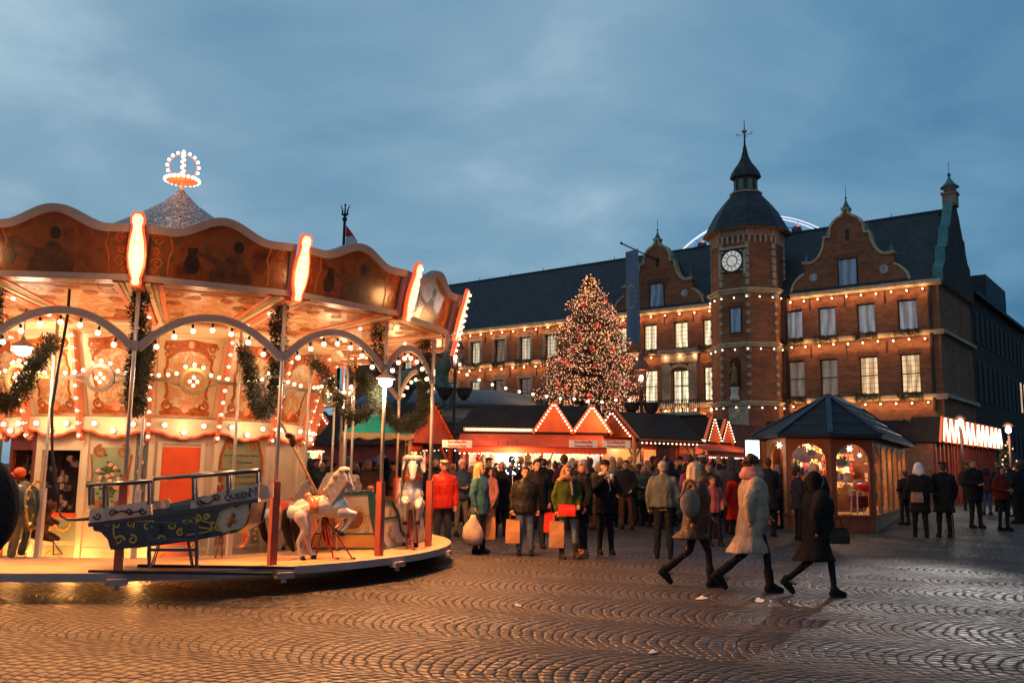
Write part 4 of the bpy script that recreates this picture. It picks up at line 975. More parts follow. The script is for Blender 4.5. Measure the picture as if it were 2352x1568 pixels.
# fir window boxes --------------------------------------------------------
wb = []
for sd in range(3):
    rr = random.Random(sd+20); m = MB()
    for i in range(30): needles(m, Vector((rr.uniform(-.78, .78), -.28+rr.uniform(-.1, .1), rr.uniform(-.12, .18))), .16, 30, rr, .13, .02)
    for i in range(12): x = rr.uniform(-.75, .75); needles(m, Vector((x, -.3, -.3)), .12, 10, rr, .10, .016)
    wb.append(m.mesh('window_greenery', FIR))
for i, (x, z) in enumerate([(w[0], 11.0) for w in wins3 if w[0] not in (-18.95, -24.5, -27.2)]+[(w[0], 6.75) for w in wins2 if w[0] > -12]):
    o = obj('window_greenery', wb[i % 3], None, hl(x, 0, z)); o.rotation_euler = (0, 0, AZ-pi/2)
    lvl = 'upper' if z > 8 else 'lower'
    if x > -12: lab = 'fir window box under the %s window of the %s row, right of the tower' % (['first', 'second', 'third', 'fourth'][min(3, int((x+10.5)/2.6))], lvl)
    elif x > -28: lab = 'fir window box under the upper lit window %s of the tower' % ('just left' if x > -18 else 'further left, by the flag,')
    else: lab = 'fir window box at the upper row near the hall\'s left end'
    tag(o, lab, 'window box', 'fir window boxes on the hall')
# flag with a ring of stars --------------------------------------------------
fl = thing('hanging_flag', 'blue flag with a ring of gold stars hanging from the left gable', 'flag', hl(-21.9, -2.4, 0), AZ-pi/2)
b = NB('blue_flag_cloth'); mw = b.n('ShaderNodeTexWave', wave_type='BANDS', bands_direction='X'); mw.inputs['Scale'].default_value = 1.1; mw.inputs['Distortion'].default_value = 3; b.l(b.tc.outputs['Object'], mw.inputs[0]); b.set(Base_Color=(.13, .16, .235), Roughness=.8); b.bump(mw.outputs[1], .5, .1); 
m = MB(); nx, nz = 8, 26; vs = []; fs = []
for j in range(nz+1):
    t = j/nz; z = 19.05-t*7.4; w0, w1 = -.6+.28*max(0, t-.6)*2, .62
    for i in range(nx+1): s = i/nx; vs.append((w0+(w1-w0)*s, .14*sin(s*5+t*4)*(.3+t), z-(1-s)*.0+(.35*s if j == nz else 0)*-1+(.55*(1-s) if t < .05 else 0)*-.2))
for j in range(nz):
    for i in range(nx): fs.append((j*(nx+1)+i, j*(nx+1)+i+1, (j+1)*(nx+1)+i+1, (j+1)*(nx+1)+i))
m.add(vs, fs, True); cl = m.build('cloth', b.m, fl)
m = MB()
for i in range(12):
    a = i*pi/6; cx_, cz_ = .02+.38*cos(a), 15.2+.92*sin(a)
    m.poly([(cx_+(.10 if q % 2 == 0 else .042)*sin(q*pi/5), cz_+(.12 if q % 2 == 0 else .05)*cos(q*pi/5)) for q in range(10)], (0, -.17, 0), (1, 0, 0), (0, 0, 1), .01)
m.build('gold_stars', paint('gold_star_print', (.62, .40, .10), .6, .1, 9), cl)
m = MB(); m.tube([(-.75, -.3, 19.6), (1.2, 2.4, 18.4)], .06, 6); m.ball((-.78, -.34, 19.62), .12, 6, 5); m.build('flag_staff', DARK, fl)
# ferris wheel behind -----------------------------------------------------------
fw = thing('ferris_wheel', 'top of a white lit observation wheel with closed gondolas behind the hall roof', 'ferris wheel', (0, 0, 0))
c0 = atd(1752, 800, 160); RWX = 26.0; top_ = atd(1800, 497, 160)
ctr = atd(1768, 760, 160); RWX = 21.6; fw.location = ctr
m = MB(); WG = glow('white_tube_glow', (.85, .86, .95), 1.0)
for dy, rr_ in ((0, RWX), (1.5, RWX)): m.tube([(rr_*cos(radians(a)), dy, rr_*sin(radians(a))) for a in range(0, 361, 4)], .11, 6, False)
m.build('lit_rim', WG, fw)
m = MB(); m.tube([((RWX-1.6)*cos(radians(a)), .7, (RWX-1.6)*sin(radians(a))) for a in range(0, 361, 4)], .12, 5, False)
for k in range(40): a = k*pi/20; m.tube([((RWX-1.6)*cos(a), .7, (RWX-1.6)*sin(a)), (RWX*cos(a+.05), 0, RWX*sin(a+.05))], .06, 4, False)
for k in range(20): a = k*pi/10; m.tube([(0, .7, 0), ((RWX-1.6)*cos(a), .7, (RWX-1.6)*sin(a))], .07, 4, False)
for s in (-1, 1): m.tube([(0, .7, 0), (s*13, 3, -ctr.z)], .5, 6)
m.build('truss', paint('wheel_steel', (.45, .42, .42), .5, .1, 3), fw)
for k in range(40):
    a = k*pi/20+.03
    if sin(a) < .6: continue
    g_ = MB(); q = Vector(((RWX-1.9)*cos(a), .2, (RWX-1.9)*sin(a)-.1)); g_.rings([(q.x, q.y, q.z-1.3, .45, .45), (q.x, q.y, q.z-1.1, .85, .85), (q.x, q.y, q.z, 1.0, 1.0), (q.x, q.y, q.z+.7, .8, .8), (q.x, q.y, q.z+.9, .3, .3)], 12)
    go = g_.build('gondola', paint('gondola_black', (.02, .025, .05), .25, .1, 4), fw)
    g_ = MB(); g_.box((q.x, q.y-.9, q.z+.75), (.4, .2, .16)); g_.build('red_lamp', glow('red_lamp_glow', (1, .25, .1), 1.5), go)
# ================================================================ MARKET STALLS
REDW = paint('red_stall_boards', (.40, .045, .018), .6, .25, 3, .2); REDD = paint('dark_red_stall_boards', (.20, .03, .015), .6, .3, 3, .2)
REDB = paint('orange_red_gable_boards', (.72, .12, .03), .5, .2, 3, .15)
TILE = paint('brown_felt_roof', (.035, .020, .016), .85, .3, 2, .5); WOODL = paint('light_pine', (.50, .28, .12), .6, .25, 4)
AWN = paint('red_awning_cloth', (.60, .075, .025), .7, .2, 2.5); WHT = paint('white_plastic', (.75, .68, .58), .4, .08, 5)
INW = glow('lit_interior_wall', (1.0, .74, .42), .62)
def planks(name, c, w=.14):
    b = NB(name); sp = b.n('ShaderNodeSeparateXYZ'); b.l(b.tc.outputs['Object'], sp.inputs[0]); f = b.mth('FRACT', b.mth('DIVIDE', b.mth('ADD', sp.outputs[0], sp.outputs[1]), w)); g = b.mth('MINIMUM', f, b.mth('SUBTRACT', 1.0, f))
    b.set(Base_Color=b.mix(b.ramp(b.noise(3, 5), (.3, 0.), (.7, 1.)), sc(c, .6), sc(c, 1.3)), Roughness=.6); b.bump(b.mth('MINIMUM', b.mth('MULTIPLY', g, 12.0), 1.0), .6, .02); return b.m
REDP = planks('red_plank_wall', (.34, .04, .018)); BRNP = planks('brown_plank_wall', (.24, .07, .03))
# small goods, shared meshes
def good_meshes():
    r = []
    r.append(MB().lathe([(.05, 0), (.06, .02), (.06, .12), (.03, .15), (.03, .2)], n=8).mesh('bottle', []))
    r.append(MB().lathe([(.05, 0), (.09, .03), (.09, .10), (.07, .14)], n=10).mesh('jar', []))
    m = MB(); m.box((0, 0, .08), (.16, .12, .16)); m.box((0, 0, .165), (.17, .13, .015)); r.append(m.mesh('box', []))
    m = MB(); m.lathe([(.08, 0), (.10, .02), (.10, .03), (.07, .05), (.08, .16), (.04, .22), (.01, .28)], n=6, smooth=False); r.append(m.mesh('lantern', []))
    m = MB(); m.ball((0, 0, .09), .08, 8, 6); m.ball((0, 0, .2), .055, 8, 6); m.lathe([(.07, .02), (.10, .0)], n=8); r.append(m.mesh('figurine', []))
    for x in r: x.materials.append(None)
    return r
GOODS = good_meshes(); GN = ['bottle', 'jar', 'gift_box', 'lantern', 'figurine']
GCOL = [paint('goods_red', (.5, .04, .02), .4), paint('goods_cream', (.7, .55, .36), .4), paint('goods_gold', (.6, .3, .08), .3), paint('goods_green', (.08, .16, .05), .5), paint('goods_white', (.75, .7, .62), .4), paint('goods_brown', (.2, .09, .04), .5)]
gi = [0]
def goods(base, U, n, L, z, where, rr):
    for i in range(n):
        k = gi[0] % 5; gi[0] += 1
        p = base + U*((i+.5)/n-.5)*L; p.z = z
        o = inst(GN[k], GOODS[k], GCOL[rr.randrange(6)], None, p); s_ = rr.uniform(.85, 1.3); o.scale = (s_, s_, s_)
        tag(o, 'small %s for sale in %s' % (GN[k].replace('_', ' '), where), GN[k].replace('_', ' '), 'goods on the shelf of '+where)
def gable(mb, mr, par, cx, hw, z0, h, y, rows=2, r=.027, mat_=GW, n=9, depth=1.0, roofm=TILE):
    m = MB(); m.poly([(cx-hw, z0), (cx+hw, z0), (cx, z0+h)], (0, y, 0), (1, 0, 0), (0, 0, 1), .06); g = m.build('gable_board', REDB, par)
    m = MB()
    for s in (-1, 1): m.strip([(cx+s*(hw+.05), z0-.04), (cx, z0+h+.05)], .09, (0, y-.03, 0), (1, 0, 0), (0, 0, 1), .10)
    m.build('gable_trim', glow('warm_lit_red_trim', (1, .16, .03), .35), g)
    for s in (-1, 1):
        for i in range(n):
            t = (i+.3)/n
            bulb((cx+s*hw*(1-t)*.95, y-.10, z0+h*t+.02), r, g, mat_)
    m = MB(); m.add([(cx-hw-.06, y-.12, z0-.06), (cx, y-.12, z0+h+.06), (cx+hw+.06, y-.12, z0-.06), (cx-hw-.06, y+depth, z0-.06), (cx, y+depth, z0+h+.06), (cx+hw+.06, y+depth, z0-.06)], [(0, 1, 4, 3), (1, 2, 5, 4)], False); m.build('gable_roof', roofm, g)
    return g
def stall(label, loc, rz, W, D, ze, zr, gables=(), awn=None, bulbrow=None, where='', counter=True, inner=60, open_side=False, ng=6, wall=REDP, shelves=2, ridge=(0, 1), ridge_dir='x', posts=None, seed=1, iw=INW, lit=(1, .62, .32)):
    t = thing('market_stall', label, 'market stall', loc, rz, 'market stalls on the square'); rr = random.Random(seed)
    m = MB(); m.box((0, D-.03, ze/2), (W, .05, ze)); m.build('back_wall', wall, t)
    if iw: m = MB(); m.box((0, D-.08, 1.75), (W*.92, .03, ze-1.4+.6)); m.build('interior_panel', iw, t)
    for s in (-1, 1): m = MB(); m.box((s*(W/2-.025), D/2, ze/2), (.05, D-.1, ze)); m.build('side_wall', wall, t)
    if counter: m = MB(); m.box((0, .05, .5), (W-.1, .06, 1.0)); m.box((0, 0.02, 1.03), (W, .40, .05)); m.build('counter', REDD, t)
    for x in (posts or (-W/2+.05, 0, W/2-.05)): m = MB(); m.box((x, -.02, ze/2), (.09, .09, ze)); m.build('post', REDB, t)
    m = MB()
    if ridge_dir == 'x':
        r0, r1 = -W/2+ridge[0], W/2-(1-ridge[1]); o = .25
        m.add([(-W/2-o, -o, ze-.02), (W/2+o, -o, ze-.02), (r1+o*.6, D/2, zr), (r0-o*.6, D/2, zr), (-W/2-o, D+o, ze-.02), (W/2+o, D+o, ze-.02)], [(0, 1, 2, 3), (3, 2, 5, 4), (0, 3, 4), (1, 5, 2)], False)
        m.add([(-W/2-o, -o, ze-.08), (W/2+o, -o, ze-.08), (W/2+o, -o, ze-.02), (-W/2-o, -o, ze-.02)], [(0, 1, 2, 3)], False)
    m.build('roof', TILE, t)
    for g in gables: gable(None, None, t, g[0], g[1], g[2], g[3], g[4] if len(g) > 4 else -.27, n=g[5] if len(g) > 5 else 9, depth=D/2)
    if awn:
        x0, x1, pr, z1 = awn; m = MB(); n = 10
        vs = []
        for i in range(n+1):
            x = x0+(x1-x0)*i/n; sg = .035*sin(i*2.1); vs += [(x, -.26, ze-.06), (x, -.26-pr*.5, (ze+z1)/2-.03+sg), (x, -.26-pr, z1), (x, -.26-pr-.01, z1-.16-.02*(i % 2))]
        fs = []
        for i in range(n):
            for k in range(3): fs.append((i*4+k, i*4+k+1, (i+1)*4+k+1, (i+1)*4+k))
        m.add(vs, fs, False); aw = m.build('awning', AWN, t)
        m = MB(); m.box(((x0+x1)/2, -.26-pr, z1), (x1-x0, .04, .04)); m.bar((x0+.05, -.2, ze-.6), (x0+.05, -.26-pr, z1-.02), .03); m.bar((x1-.05, -.2, ze-.6), (x1-.05, -.26-pr, z1-.02), .03); m.build('awning_frame', REDROD, aw)
    if awn:
        for i in range(int((x1-x0)/.13)): bulb((x0+.06+.13*i, -.29-pr, z1-.20), .022, aw, GW)
    if bulbrow:
        x0, x1, z, n = bulbrow
        m = MB(); m.box(((x0+x1)/2, -.29, z), (x1-x0+.1, .05, .10)); br = m.build('bulb_board', CREAM2, t)
        for i in range(n): bulb((x0+(x1-x0)*(i+.5)/n, -.35, z), .025, br, GW)
    if shelves:
        U = Vector((cos(rz), sin(rz), 0)); Vy = Vector((-sin(rz), cos(rz), 0))
        for k in range(shelves):
            z = 1.35+.42*k; m = MB(); m.box((0, D-.25, z-.02), (W*.9, .28, .03)); m.build('shelf', WOODL, t)
            goods(Vector(loc)+Vy*(D-.28), U, ng, W*.86, z, where, rr)
        goods(Vector(loc)+Vy*.05, U, max(2, ng//2), W*.8, 1.06, where+', counter', rr)
    M = Matrix.Rotation(rz, 4, 'Z')
    if inner:
        for s in ((-.25, .25) if W > 2.5 else (0,)): lamp('stall_light', Vector(loc)+M.to_3x3() @ Vector((s*W, D*.45, ze-.25)), inner, lit, .12)
    return t
def front(loc, rz, d): return Vector(loc)+Matrix.Rotation(rz, 3, 'Z') @ Vector(d)
# main food stall with two lit gables
L4 = (0.55, 26.0, 0)
main = stall('long red food stall with a row of bulbs and two lit gables below the tree', L4, 0, 4.0, 2.2, 2.62, 3.50, [(.68, .55, 2.64, .80), (1.78, .53, 2.64, .72)], awn=(-2.0, 2.1, 1.0, 2.18), bulbrow=(-1.85, .05, 2.68, 26), where='the long food stall', ng=9, ridge=(.55, 1), inner=95, seed=4, posts=(-1.95, -.62, .35, 1.95), lit=(1, .74, .48))
lamp('awning_light', Vector((0.0, 24.3, 1.9)), 130, (1, .6, .3), .15); lamp('gable_light', Vector((1.7, 24.3, 3.2)), 34, (1, .55, .25), .2); lamp('gable_light', Vector((-.6, 24.9, 2.75)), 16, (1, .55, .25), .2)
for (xx, n_) in ((-1.55, 1), (-.22, 2)):
    m = MB(); m.bar((xx+.55, -.1, 1.2), (xx+.9, -1.0, 2.15), .025); m.build('awning_strut', DARK, main)
# signs
RT_ = paint('sign_red_ink', (.55, .05, .03), .6, .1, 9)
def sign(label, p, w, h, lines, size, rz=0, mat_=WHT, ink=RT_, group='white menu banners on the awnings', name='banner', cat='banner'):
    t = thing(name, label, cat, p, rz, group); m = MB(); m.box((0, 0, 0), (w, .03, h)); m.build('board', mat_, t)
    for i, l in enumerate(lines): text('lettering', l, size, ink, (0, -.02, (len(lines)-1)*size*.62-i*size*1.25), (1, 0, 0), (0, 0, 1), t, depth=.002, bold=.003)
    return t
for (px, py, dd, lab, rz) in ((1050, 1019, 24.0, 'leftmost white awning banner with red lettering, beside the red gabled stall', 0), (1340, 1019, 24.6, 'white banner in shade on the awning under the second lit gable', .05), (1415, 1020, 24.8, 'white banner in shade under the third lit gable, nearest the pine post', -.05)):
    sign(lab, atd(px, py, dd), .80 if px < 1100 else .78, .20, ('Kartoffelpuffer', 'Pommes frites'), .085, rz, WHT)
sign('white card menu reading Puffer on the food stall counter', atd(1262, 1106, 25.75), .34, .50, ('Puffer',), .12, .15, group=None, name='menu_card', cat='menu card')
sign('small sign reading GALERIE on the red stall wall behind the carousel', atd(670, 1038, 26.6), .55, .20, ('GALERIE',), .13, 0, paint('salmon_sign_board', (.55, .18, .10)), WHT, group=None, name='wall_sign', cat='sign')
m = MB(); q = sign('white notice sheet pinned on the dark red wall left of the GALERIE sign', atd(636, 1043, 26.6), .24, .40, (), .1, 0, WHT, group=None, name='notice_sheet', cat='notice')
# white funnel dispensers under the awning
for i, px in enumerate((1144, 1166, 1186, 1365)):
    p = atd(px, 1052, 24.9); t = thing('sauce_dispenser', ['leftmost of the three white sauce dispensers hanging under the awning', 'middle one of the three white sauce dispensers under the awning', 'rightmost of the three white sauce dispensers under the awning', 'single white sauce dispenser hanging under the second lit gable'][i], 'dispenser', p, group='white sauce dispensers')
    m = MB(); m.lathe([(.03, -.24), (.04, -.2), (.14, -.08), (.16, .08), (.15, .17), (.13, .18)], n=14); m.build('funnel', glow('backlit_white_plastic', (1, .86, .62), .55), t); m = MB(); m.tube([(-.08, 0, .18), (0, 0, .32), (.08, 0, .18)], .008, 5, False); m.tube([(0, 0, .32), (0, 0, .5)], .006, 5); m.build('hanger', DARK, t)
# pine-framed hut turned towards the right: ridge runs right and back, red gable at its left end
def hut(label, peak, along, wid, length, ze, zr, where, seed, ng=6, wallm=REDP, n=9, bulbs=True, inner=55, gm_=REDB, front_open=True):
    # local X runs from the gable end away; local -Y is the open long side
    rz = atan2(along[1], along[0]); t = thing('market_stall', label, 'market stall', peak, rz, 'market stalls on the square'); hw = wid/2
    m = MB(); m.add([(-.12, -hw-.25, ze-.06), (length+.1, -hw-.25, ze-.06), (length+.1, 0, zr+.03), (-.12, 0, zr+.03), (-.12, hw+.25, ze-.06), (length+.1, hw+.25, ze-.06)], [(0, 1, 2, 3), (3, 2, 5, 4)], False)
    m.box((length/2, -hw-.24, ze-.10), (length+.2, .04, .09)); m.build('roof', TILE, t)
    m = MB(); m.poly([(-hw-.1, ze), (hw+.1, ze), (0, zr)], (0, 0, 0), (0, -1, 0), (0, 0, 1), .05); g = m.build('gable_board', gm_, t)
    m = MB()
    for s in (-1, 1): m.strip([(s*(hw+.2), ze-.06), (0, zr+.04)], .10, (-.05, 0, 0), (0, -1, 0), (0, 0, 1), .10)
    m.build('gable_trim', REDB, g)
    for s in (-1, 1):
        for i in range(n):
            tt = (i+.3)/n; bulb((-.12, s*hw*(1-tt)*1.02, ze+(zr-ze)*tt), .028, g, GW if bulbs else paint('unlit_bulb', (.30, .06, .03), .3, .1, 8))
    m = MB(); m.box((length/2, hw-.05, ze/2), (length-.1, .05, ze)); m.build('back_wall', wallm, t)
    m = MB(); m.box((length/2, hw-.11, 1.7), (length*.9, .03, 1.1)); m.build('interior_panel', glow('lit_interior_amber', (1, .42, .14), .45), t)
    m = MB(); m.box((length/2, -hw, .5), (length-.1, .06, 1.0)); m.box((length/2, -hw-.05, 1.03), (length, .36, .05)); m.build('counter', REDD, t)
    for x in (.03, length-.08):
        m = MB(); m.box((x, -hw, ze/2), (.09, .09, ze)); m.bar((x, -hw, ze-.65), (x+(.4 if x < 1 else -.4), -hw, ze-.1), .05); m.bar((x, -hw+.02, ze-.65), (x, -hw+.42, ze-.1), .05); m.build('post', WOODL if bulbs else REDW, t)
    rr = random.Random(seed); U = Vector((cos(rz), sin(rz), 0)); Y = Vector((-sin(rz), cos(rz), 0))
    for z in (1.3, 1.7): m = MB(); m.box((length/2, hw-.25, z-.02), (length*.9, .26, .03)); m.build('shelf', WOODL, t); goods(Vector(peak)+U*length/2+Y*(hw-.27), U, ng, length*.85, z, where, rr)
    mm = MB()
    for i in range(40): needles(mm, (rr.uniform(.1, length-.1), -hw+rr.uniform(-.04, .04), ze-.22+rr.uniform(-.06, .04)), .08, 22, rr, .07, .01)
    mm.build('fir_trim', FIR, t); eb = MB(); eb.box((length/2, -hw-.30, ze-.08), (length, .03, .04)); eb = eb.build('eaves_board', REDB, t)
    for i in range(int(length/.16)): bulb((.1+i*.16, -hw-.28, ze-.17), .024, eb, GW)
    lamp('stall_light', Vector(peak)+U*length/2+Vector((0, 0, ze-.3)), inner, (1, .45, .18), .12)
    return t
hut('open pine-framed hut with orange bulb-lit gable right of the long stall', (3.13, 27.0, 0), (.87, .5), 1.85, 2.35, 2.55, 3.32, 'the open pine hut', 11)
lamp('gable_light', Vector((2.6, 25.2, 3.0)), 26, (1, .55, .25), .2)
hut('red gabled stall with unlit bulbs on its gable, just right of the green canopy', (-2.22, 25.2, 0), (-.80, .6), 1.75, 3.6, 2.25, 3.38, 'the unlit red gabled stall', 12, bulbs=False, gm_=REDW)
lamp('canopy_fill_light', Vector((-3.4, 19.3, 3.3)), 60, (1, .6, .32), .2); lamp('gable_light', Vector((-1.8, 23.4, 2.6)), 60, (1, .5, .22), .2)  # fill lamp added above the canopy; gable lamp raised to brighten it too
# stalls behind the carousel
stall('red stall with two bulb-lit gables seen through the carousel, behind the white horse', (-5.0, 27.6, 0), 0, 5.0, 2.2, 2.5, 3.2, [(-.87, .55, 2.5, .72), (.35, .40, 2.75, .6)], awn=(-2.4, 2.4, .7, 2.2), where='the red stall behind the carousel', ng=12, inner=110, seed=6, lit=(1, .68, .4), shelves=3)
stall('dark red stall with dim goods at the far left behind the carousel', (-11.6, 27.0, 0), .1, 5.0, 2.2, 2.5, 3.2, [], where='the dim stall at the far left', ng=8, inner=24, seed=8, iw=None, lit=(1, .4, .15))
# stall with the twin zigzag gables, turned obliquely
Z0 = Vector((6.75, 31.6, 0)); zrz = radians(47)
stall('red stall with twin narrow lit gables between the pine hut and the kiosk', Z0, zrz, 3.4, 2.2, 2.6, 3.4, [(.25, .48, 2.62, .82, -.27, 8), (1.2, .48, 2.62, .78, -.27, 8)], awn=(-1.6, 1.7, .9, 2.25), bulbrow=(-1.3, -.35, 2.64, 14), where='the twin gabled stall', ng=7, inner=60, seed=9)
lamp('gable_light', front(Z0, zrz, (.8, -1.2, 2.9)), 24, (1, .58, .3), .2)
sign('pale menu board on the twin gabled stall', atd(1595, 1051, 30.0), 1.1, .26, ('Glühwein',), .10, .3, paint('salmon_sign_board', (.55, .18, .10)), RT_, group=None, name='menu_board', cat='sign')
# dark shingled hut left of the kiosk
t = thing('market_hut', 'small hut with reddish brown shingled saddle roof tucked left of the kiosk', 'market hut', (8.9, 33.5, 0), radians(-20))
m = MB(); m.box((0, 1, 1.2), (2.6, 2.0, 2.4)); m.build('wall', REDP, t); m = MB(); m.add([(-1.7, -.3, 2.3), (1.7, -.3, 2.3), (1.5, 1, 3.25), (-1.0, 1, 3.45), (-1.7, 2.3, 2.3), (1.7, 2.3, 2.3)], [(0, 1, 2, 3), (3, 2, 5, 4), (0, 3, 4), (1, 5, 2)], False); m.build('roof', paint('red_brown_shingle', (.16, .035, .02), .7, .35, 6, .5), t)
# bright white display next to the kiosk
t = thing('light_box', 'bright white illuminated box hanging left of the octagonal kiosk', 'light box', atd(1728, 1032, 24.6), .2); m = MB(); m.box((0, 0, 0), (.36, .12, .50)); m.build('lit_face', glow('cold_white_glow', (.85, .92, 1.0), 1.6), t); m = MB(); m.box((0, .07, 0), (.40, .05, .54)); m.build('casing', DARK, t)
lamp('light_box_light', atd(1728, 1035, 24.2), 10, (.85, .92, 1), .15)
# green canopy --------------------------------------------------------
t = thing('green_canopy', 'small square pavilion with green cloth roof and cream scalloped edge', 'pavilion', atd(862, 1010, 21.0)*Vector((1, 1, 0)) if False else (atd(862, 1010, 21.0).x, 21.0, 0), radians(12))
m = MB(); hw = .82; pk = 2.93; vs = []; fs = []
N_ = 8
for j in range(7):
    t_ = j/6; r = hw*t_; z = pk-(pk-2.33)*(t_**.75) - (0 if j < 6 else .0)
    for s in range(4):
        for i in range(N_):
            a = Vector(((-1, -1), (1, -1), (1, 1), (-1, 1))[s]); b = Vector(((1, -1), (1, 1), (-1, 1), (-1, -1))[s]); p = a.lerp(b, i/N_)*max(r, .02); vs.append((p.x, p.y, z-.05*sin(pi*i/N_)*t_))
K = 4*N_
for j in range(6):
    for i in range(K): fs.append((j*K+i, (j+1)*K+i, (j+1)*K+(i+1) % K, j*K+(i+1) % K))
m.add(vs, fs, True); m.lathe([(.05, pk-.02), (.03, pk+.12), (.0, pk+.14)], n=8); m.build('canopy', paint('green_canvas', (.03, .36, .22), .75, .12, 3), t)
for s in range(4):
    ang = s*pi/2; m = MB(); pts = [(hw, 0)]+[(-hw, 0)]+[(hw*(i/16*2-1), -.10-.05*abs(sin(i/16*pi*4))) for i in range(17)]
    Mr = Matrix.Rotation(ang, 3, 'Z'); m.poly(pts, Mr @ Vector((0, -hw-.01, 2.33)), Mr @ Vector((1, 0, 0)), (0, 0, 1), .012); m.build('scalloped_valance', paint('cream_canvas', (.55, .36, .18), .7, .1, 5), t)
    m = MB(); c = Mr @ Vector((hw-.08, -hw+.08, 0)); m.tube([(c.x, c.y, .0), (c.x, c.y, 2.33)], .045, 8)
    for i in range(40): a = i*.7; m.ball((c.x+.04*cos(a), c.y+.04*sin(a), .1+i*.055), .022, 5, 4)
    m.build('twisted_post', WOODL, t)
m = MB(); m.box((0, 0, .45), (1.2, 1.2, .9)); m.build('counter', REDD, t)
# octagonal-ended kiosk ------------------------------------------------
KP = [Vector(p) for p in ((7.30, 25.6), (7.33, 23.92), (8.35, 23.42), (9.52, 23.60), (13.6, 31.0), (10.9, 32.2))]
kio = thing('gift_kiosk', 'octagonal wooden kiosk with slate blue roof and lit round-arched shop windows', 'kiosk', (KP[2].x, KP[2].y, 0)); KO = Vector((KP[2].x, KP[2].y, 0))
KW = paint('red_brown_kiosk_wood', (.20, .055, .025), .5, .25, 3, .15); KR = paint('slate_blue_felt', (.013, .016, .021), .7, .2, 3, .3); KT = paint('carved_pine_frieze', (.42, .19, .08), .6, .3, 8, .4)
GL = NB('window_glass'); GL.t.nodes.remove(GL.b); tr_ = GL.n('ShaderNodeBsdfTransparent'); gs = GL.n('ShaderNodeBsdfGlossy'); gs.inputs['Roughness'].default_value = .03; mx_ = GL.n('ShaderNodeMixShader'); mx_.inputs[0].default_value = .10; GL.l(tr_.outputs[0], mx_.inputs[1]); GL.l(gs.outputs[0], mx_.inputs[2]); GL.l(mx_.outputs[0], GL.o.inputs[0]); GL = GL.m
def arch_panel(a, b, n, par, H=2.62, sill=.52, top=2.36, pier=.13, mat_=KW):
    a, b = Vector((a.x, a.y, 0))-KO, Vector((b.x, b.y, 0))-KO; U = (b-a).normalized(); L = (b-a).length; w = L/n; V = Vector((0, 0, 1)); W = U.cross(V)
    m = MB(); gl = MB(); tr = MB()
    for i in range(n):
        O = a+U*(w*(i+.5)); h = w/2; q = h-pier; sp = top-min(q, .48); ry = top-sp
        m.poly([(-h, 0), (h, 0), (h, sill), (-h, sill)], O, U, V, .07); m.poly([(-h, sill), (-q, sill), (-q, sp), (-h, sp)], O, U, V, .07); m.poly([(q, sill), (h, sill), (h, sp), (q, sp)], O, U, V, .07)
        ap = arc(0, sp, q, 0, pi, 12, ry)
        m.poly([(-h, sp), (-h, H), (h, H), (h, sp)]+ap, O, U, V, .07)
        gl.add([O-W*.05+U*x+V*z for x, z in ((-q, sill), (q, sill), (q, top), (-q, top))], [(0, 1, 2, 3)], False)
        tr.strip([(-q-.02, sill), (-q-.02, sp)]+[(x*1.03, z+.01) for x, z in reversed(ap)]+[(q+.02, sp), (q+.02, sill)], .045, O+W*.02, U, V, .025); tr.strip([(-h, sill-.03), (h, sill-.03)], .06, O+W*.03, U, V, .04)
    p = m.build('wall_panel', mat_, par); gl.build('glass', GL, p); tr.build('arch_trim', KT if n > 1 else KW, p); return p
arch_panel(KP[0], KP[1], 1, kio, pier=.3, mat_=KT); arch_panel(KP[1], KP[2], 1, kio); arch_panel(KP[2], KP[3], 1, kio); arch_panel(KP[3], KP[4], 6, kio, pier=.16, mat_=KT)
m = MB(); a, b = KP[4], KP[5]; 
for a, b in ((KP[4], KP[5]), (KP[5], KP[0])):
    a3, b3 = Vector((a.x, a.y, 0))-KO, Vector((b.x, b.y, 0))-KO; m.bar(a3+Vector((0, 0, 1.31)), b3+Vector((0, 0, 1.31)), 2.6, .06) if False else m.add([a3, b3, b3+Vector((0, 0, 2.62)), a3+Vector((0, 0, 2.62))], [(0, 1, 2, 3)], False)
m.build('back_wall', KW, kio)
P1, P2 = Vector((9.1, 25.6, 3.80))-KO, Vector((12.0, 30.6, 3.80))-KO; cen = sum(KP, Vector((0, 0)))/6
ev = []
for p in KP: d = (p-Vector((9.1, 25.6)) if p.y < 29 else p-Vector((12.0, 30.6))).normalized(); ev.append(Vector((p.x+d.x*.42, p.y+d.y*.42, 2.60))-KO)
m = MB(); m.add(ev+[P1, P2]+[e-Vector((0, 0, .10)) for e in ev], [(0, 1, 6), (1, 2, 6), (2, 3, 6), (3, 4, 7, 6), (4, 5, 7), (5, 0, 6, 7)]+[(i, 8+i, 8+(i+1) % 6, (i+1) % 6) for i in range(6)]+[(13, 12, 11, 10, 9, 8)], False)
kr = m.build('roof', KR, kio, fix=True)
m = MB()
for e in ev[:4]: m.bar(e+Vector((0, 0, .02)), P1+Vector((0, 0, .02)), .14, .05)
m.bar(P1, P2, .14, .08); m.bar(ev[4], P2, .14, .05)
for f in (.25, .5, .75):
    for i in range(3): m.bar(ev[i].lerp(P1, f)+Vector((0, 0, .01)), ev[i+1].lerp(P1, f)+Vector((0, 0, .01)), .03, .03)
    m.bar(ev[3].lerp(P1, f), ev[4].lerp(P2, f), .03, .03)
m.build('hip_battens', paint('blue_grey_lead', (.022, .030, .042), .5, .2, 3), kr)
m = MB(); q = [Vector((p.x, p.y, 0))-KO for p in KP]; qc = sum(q, Vector())/6
m.add([v+(qc-v).normalized()*.12+Vector((0, 0, .50)) for v in q], [(0, 1, 2, 3, 4, 5)], False); m.build('display_floor', WOODL, kio)
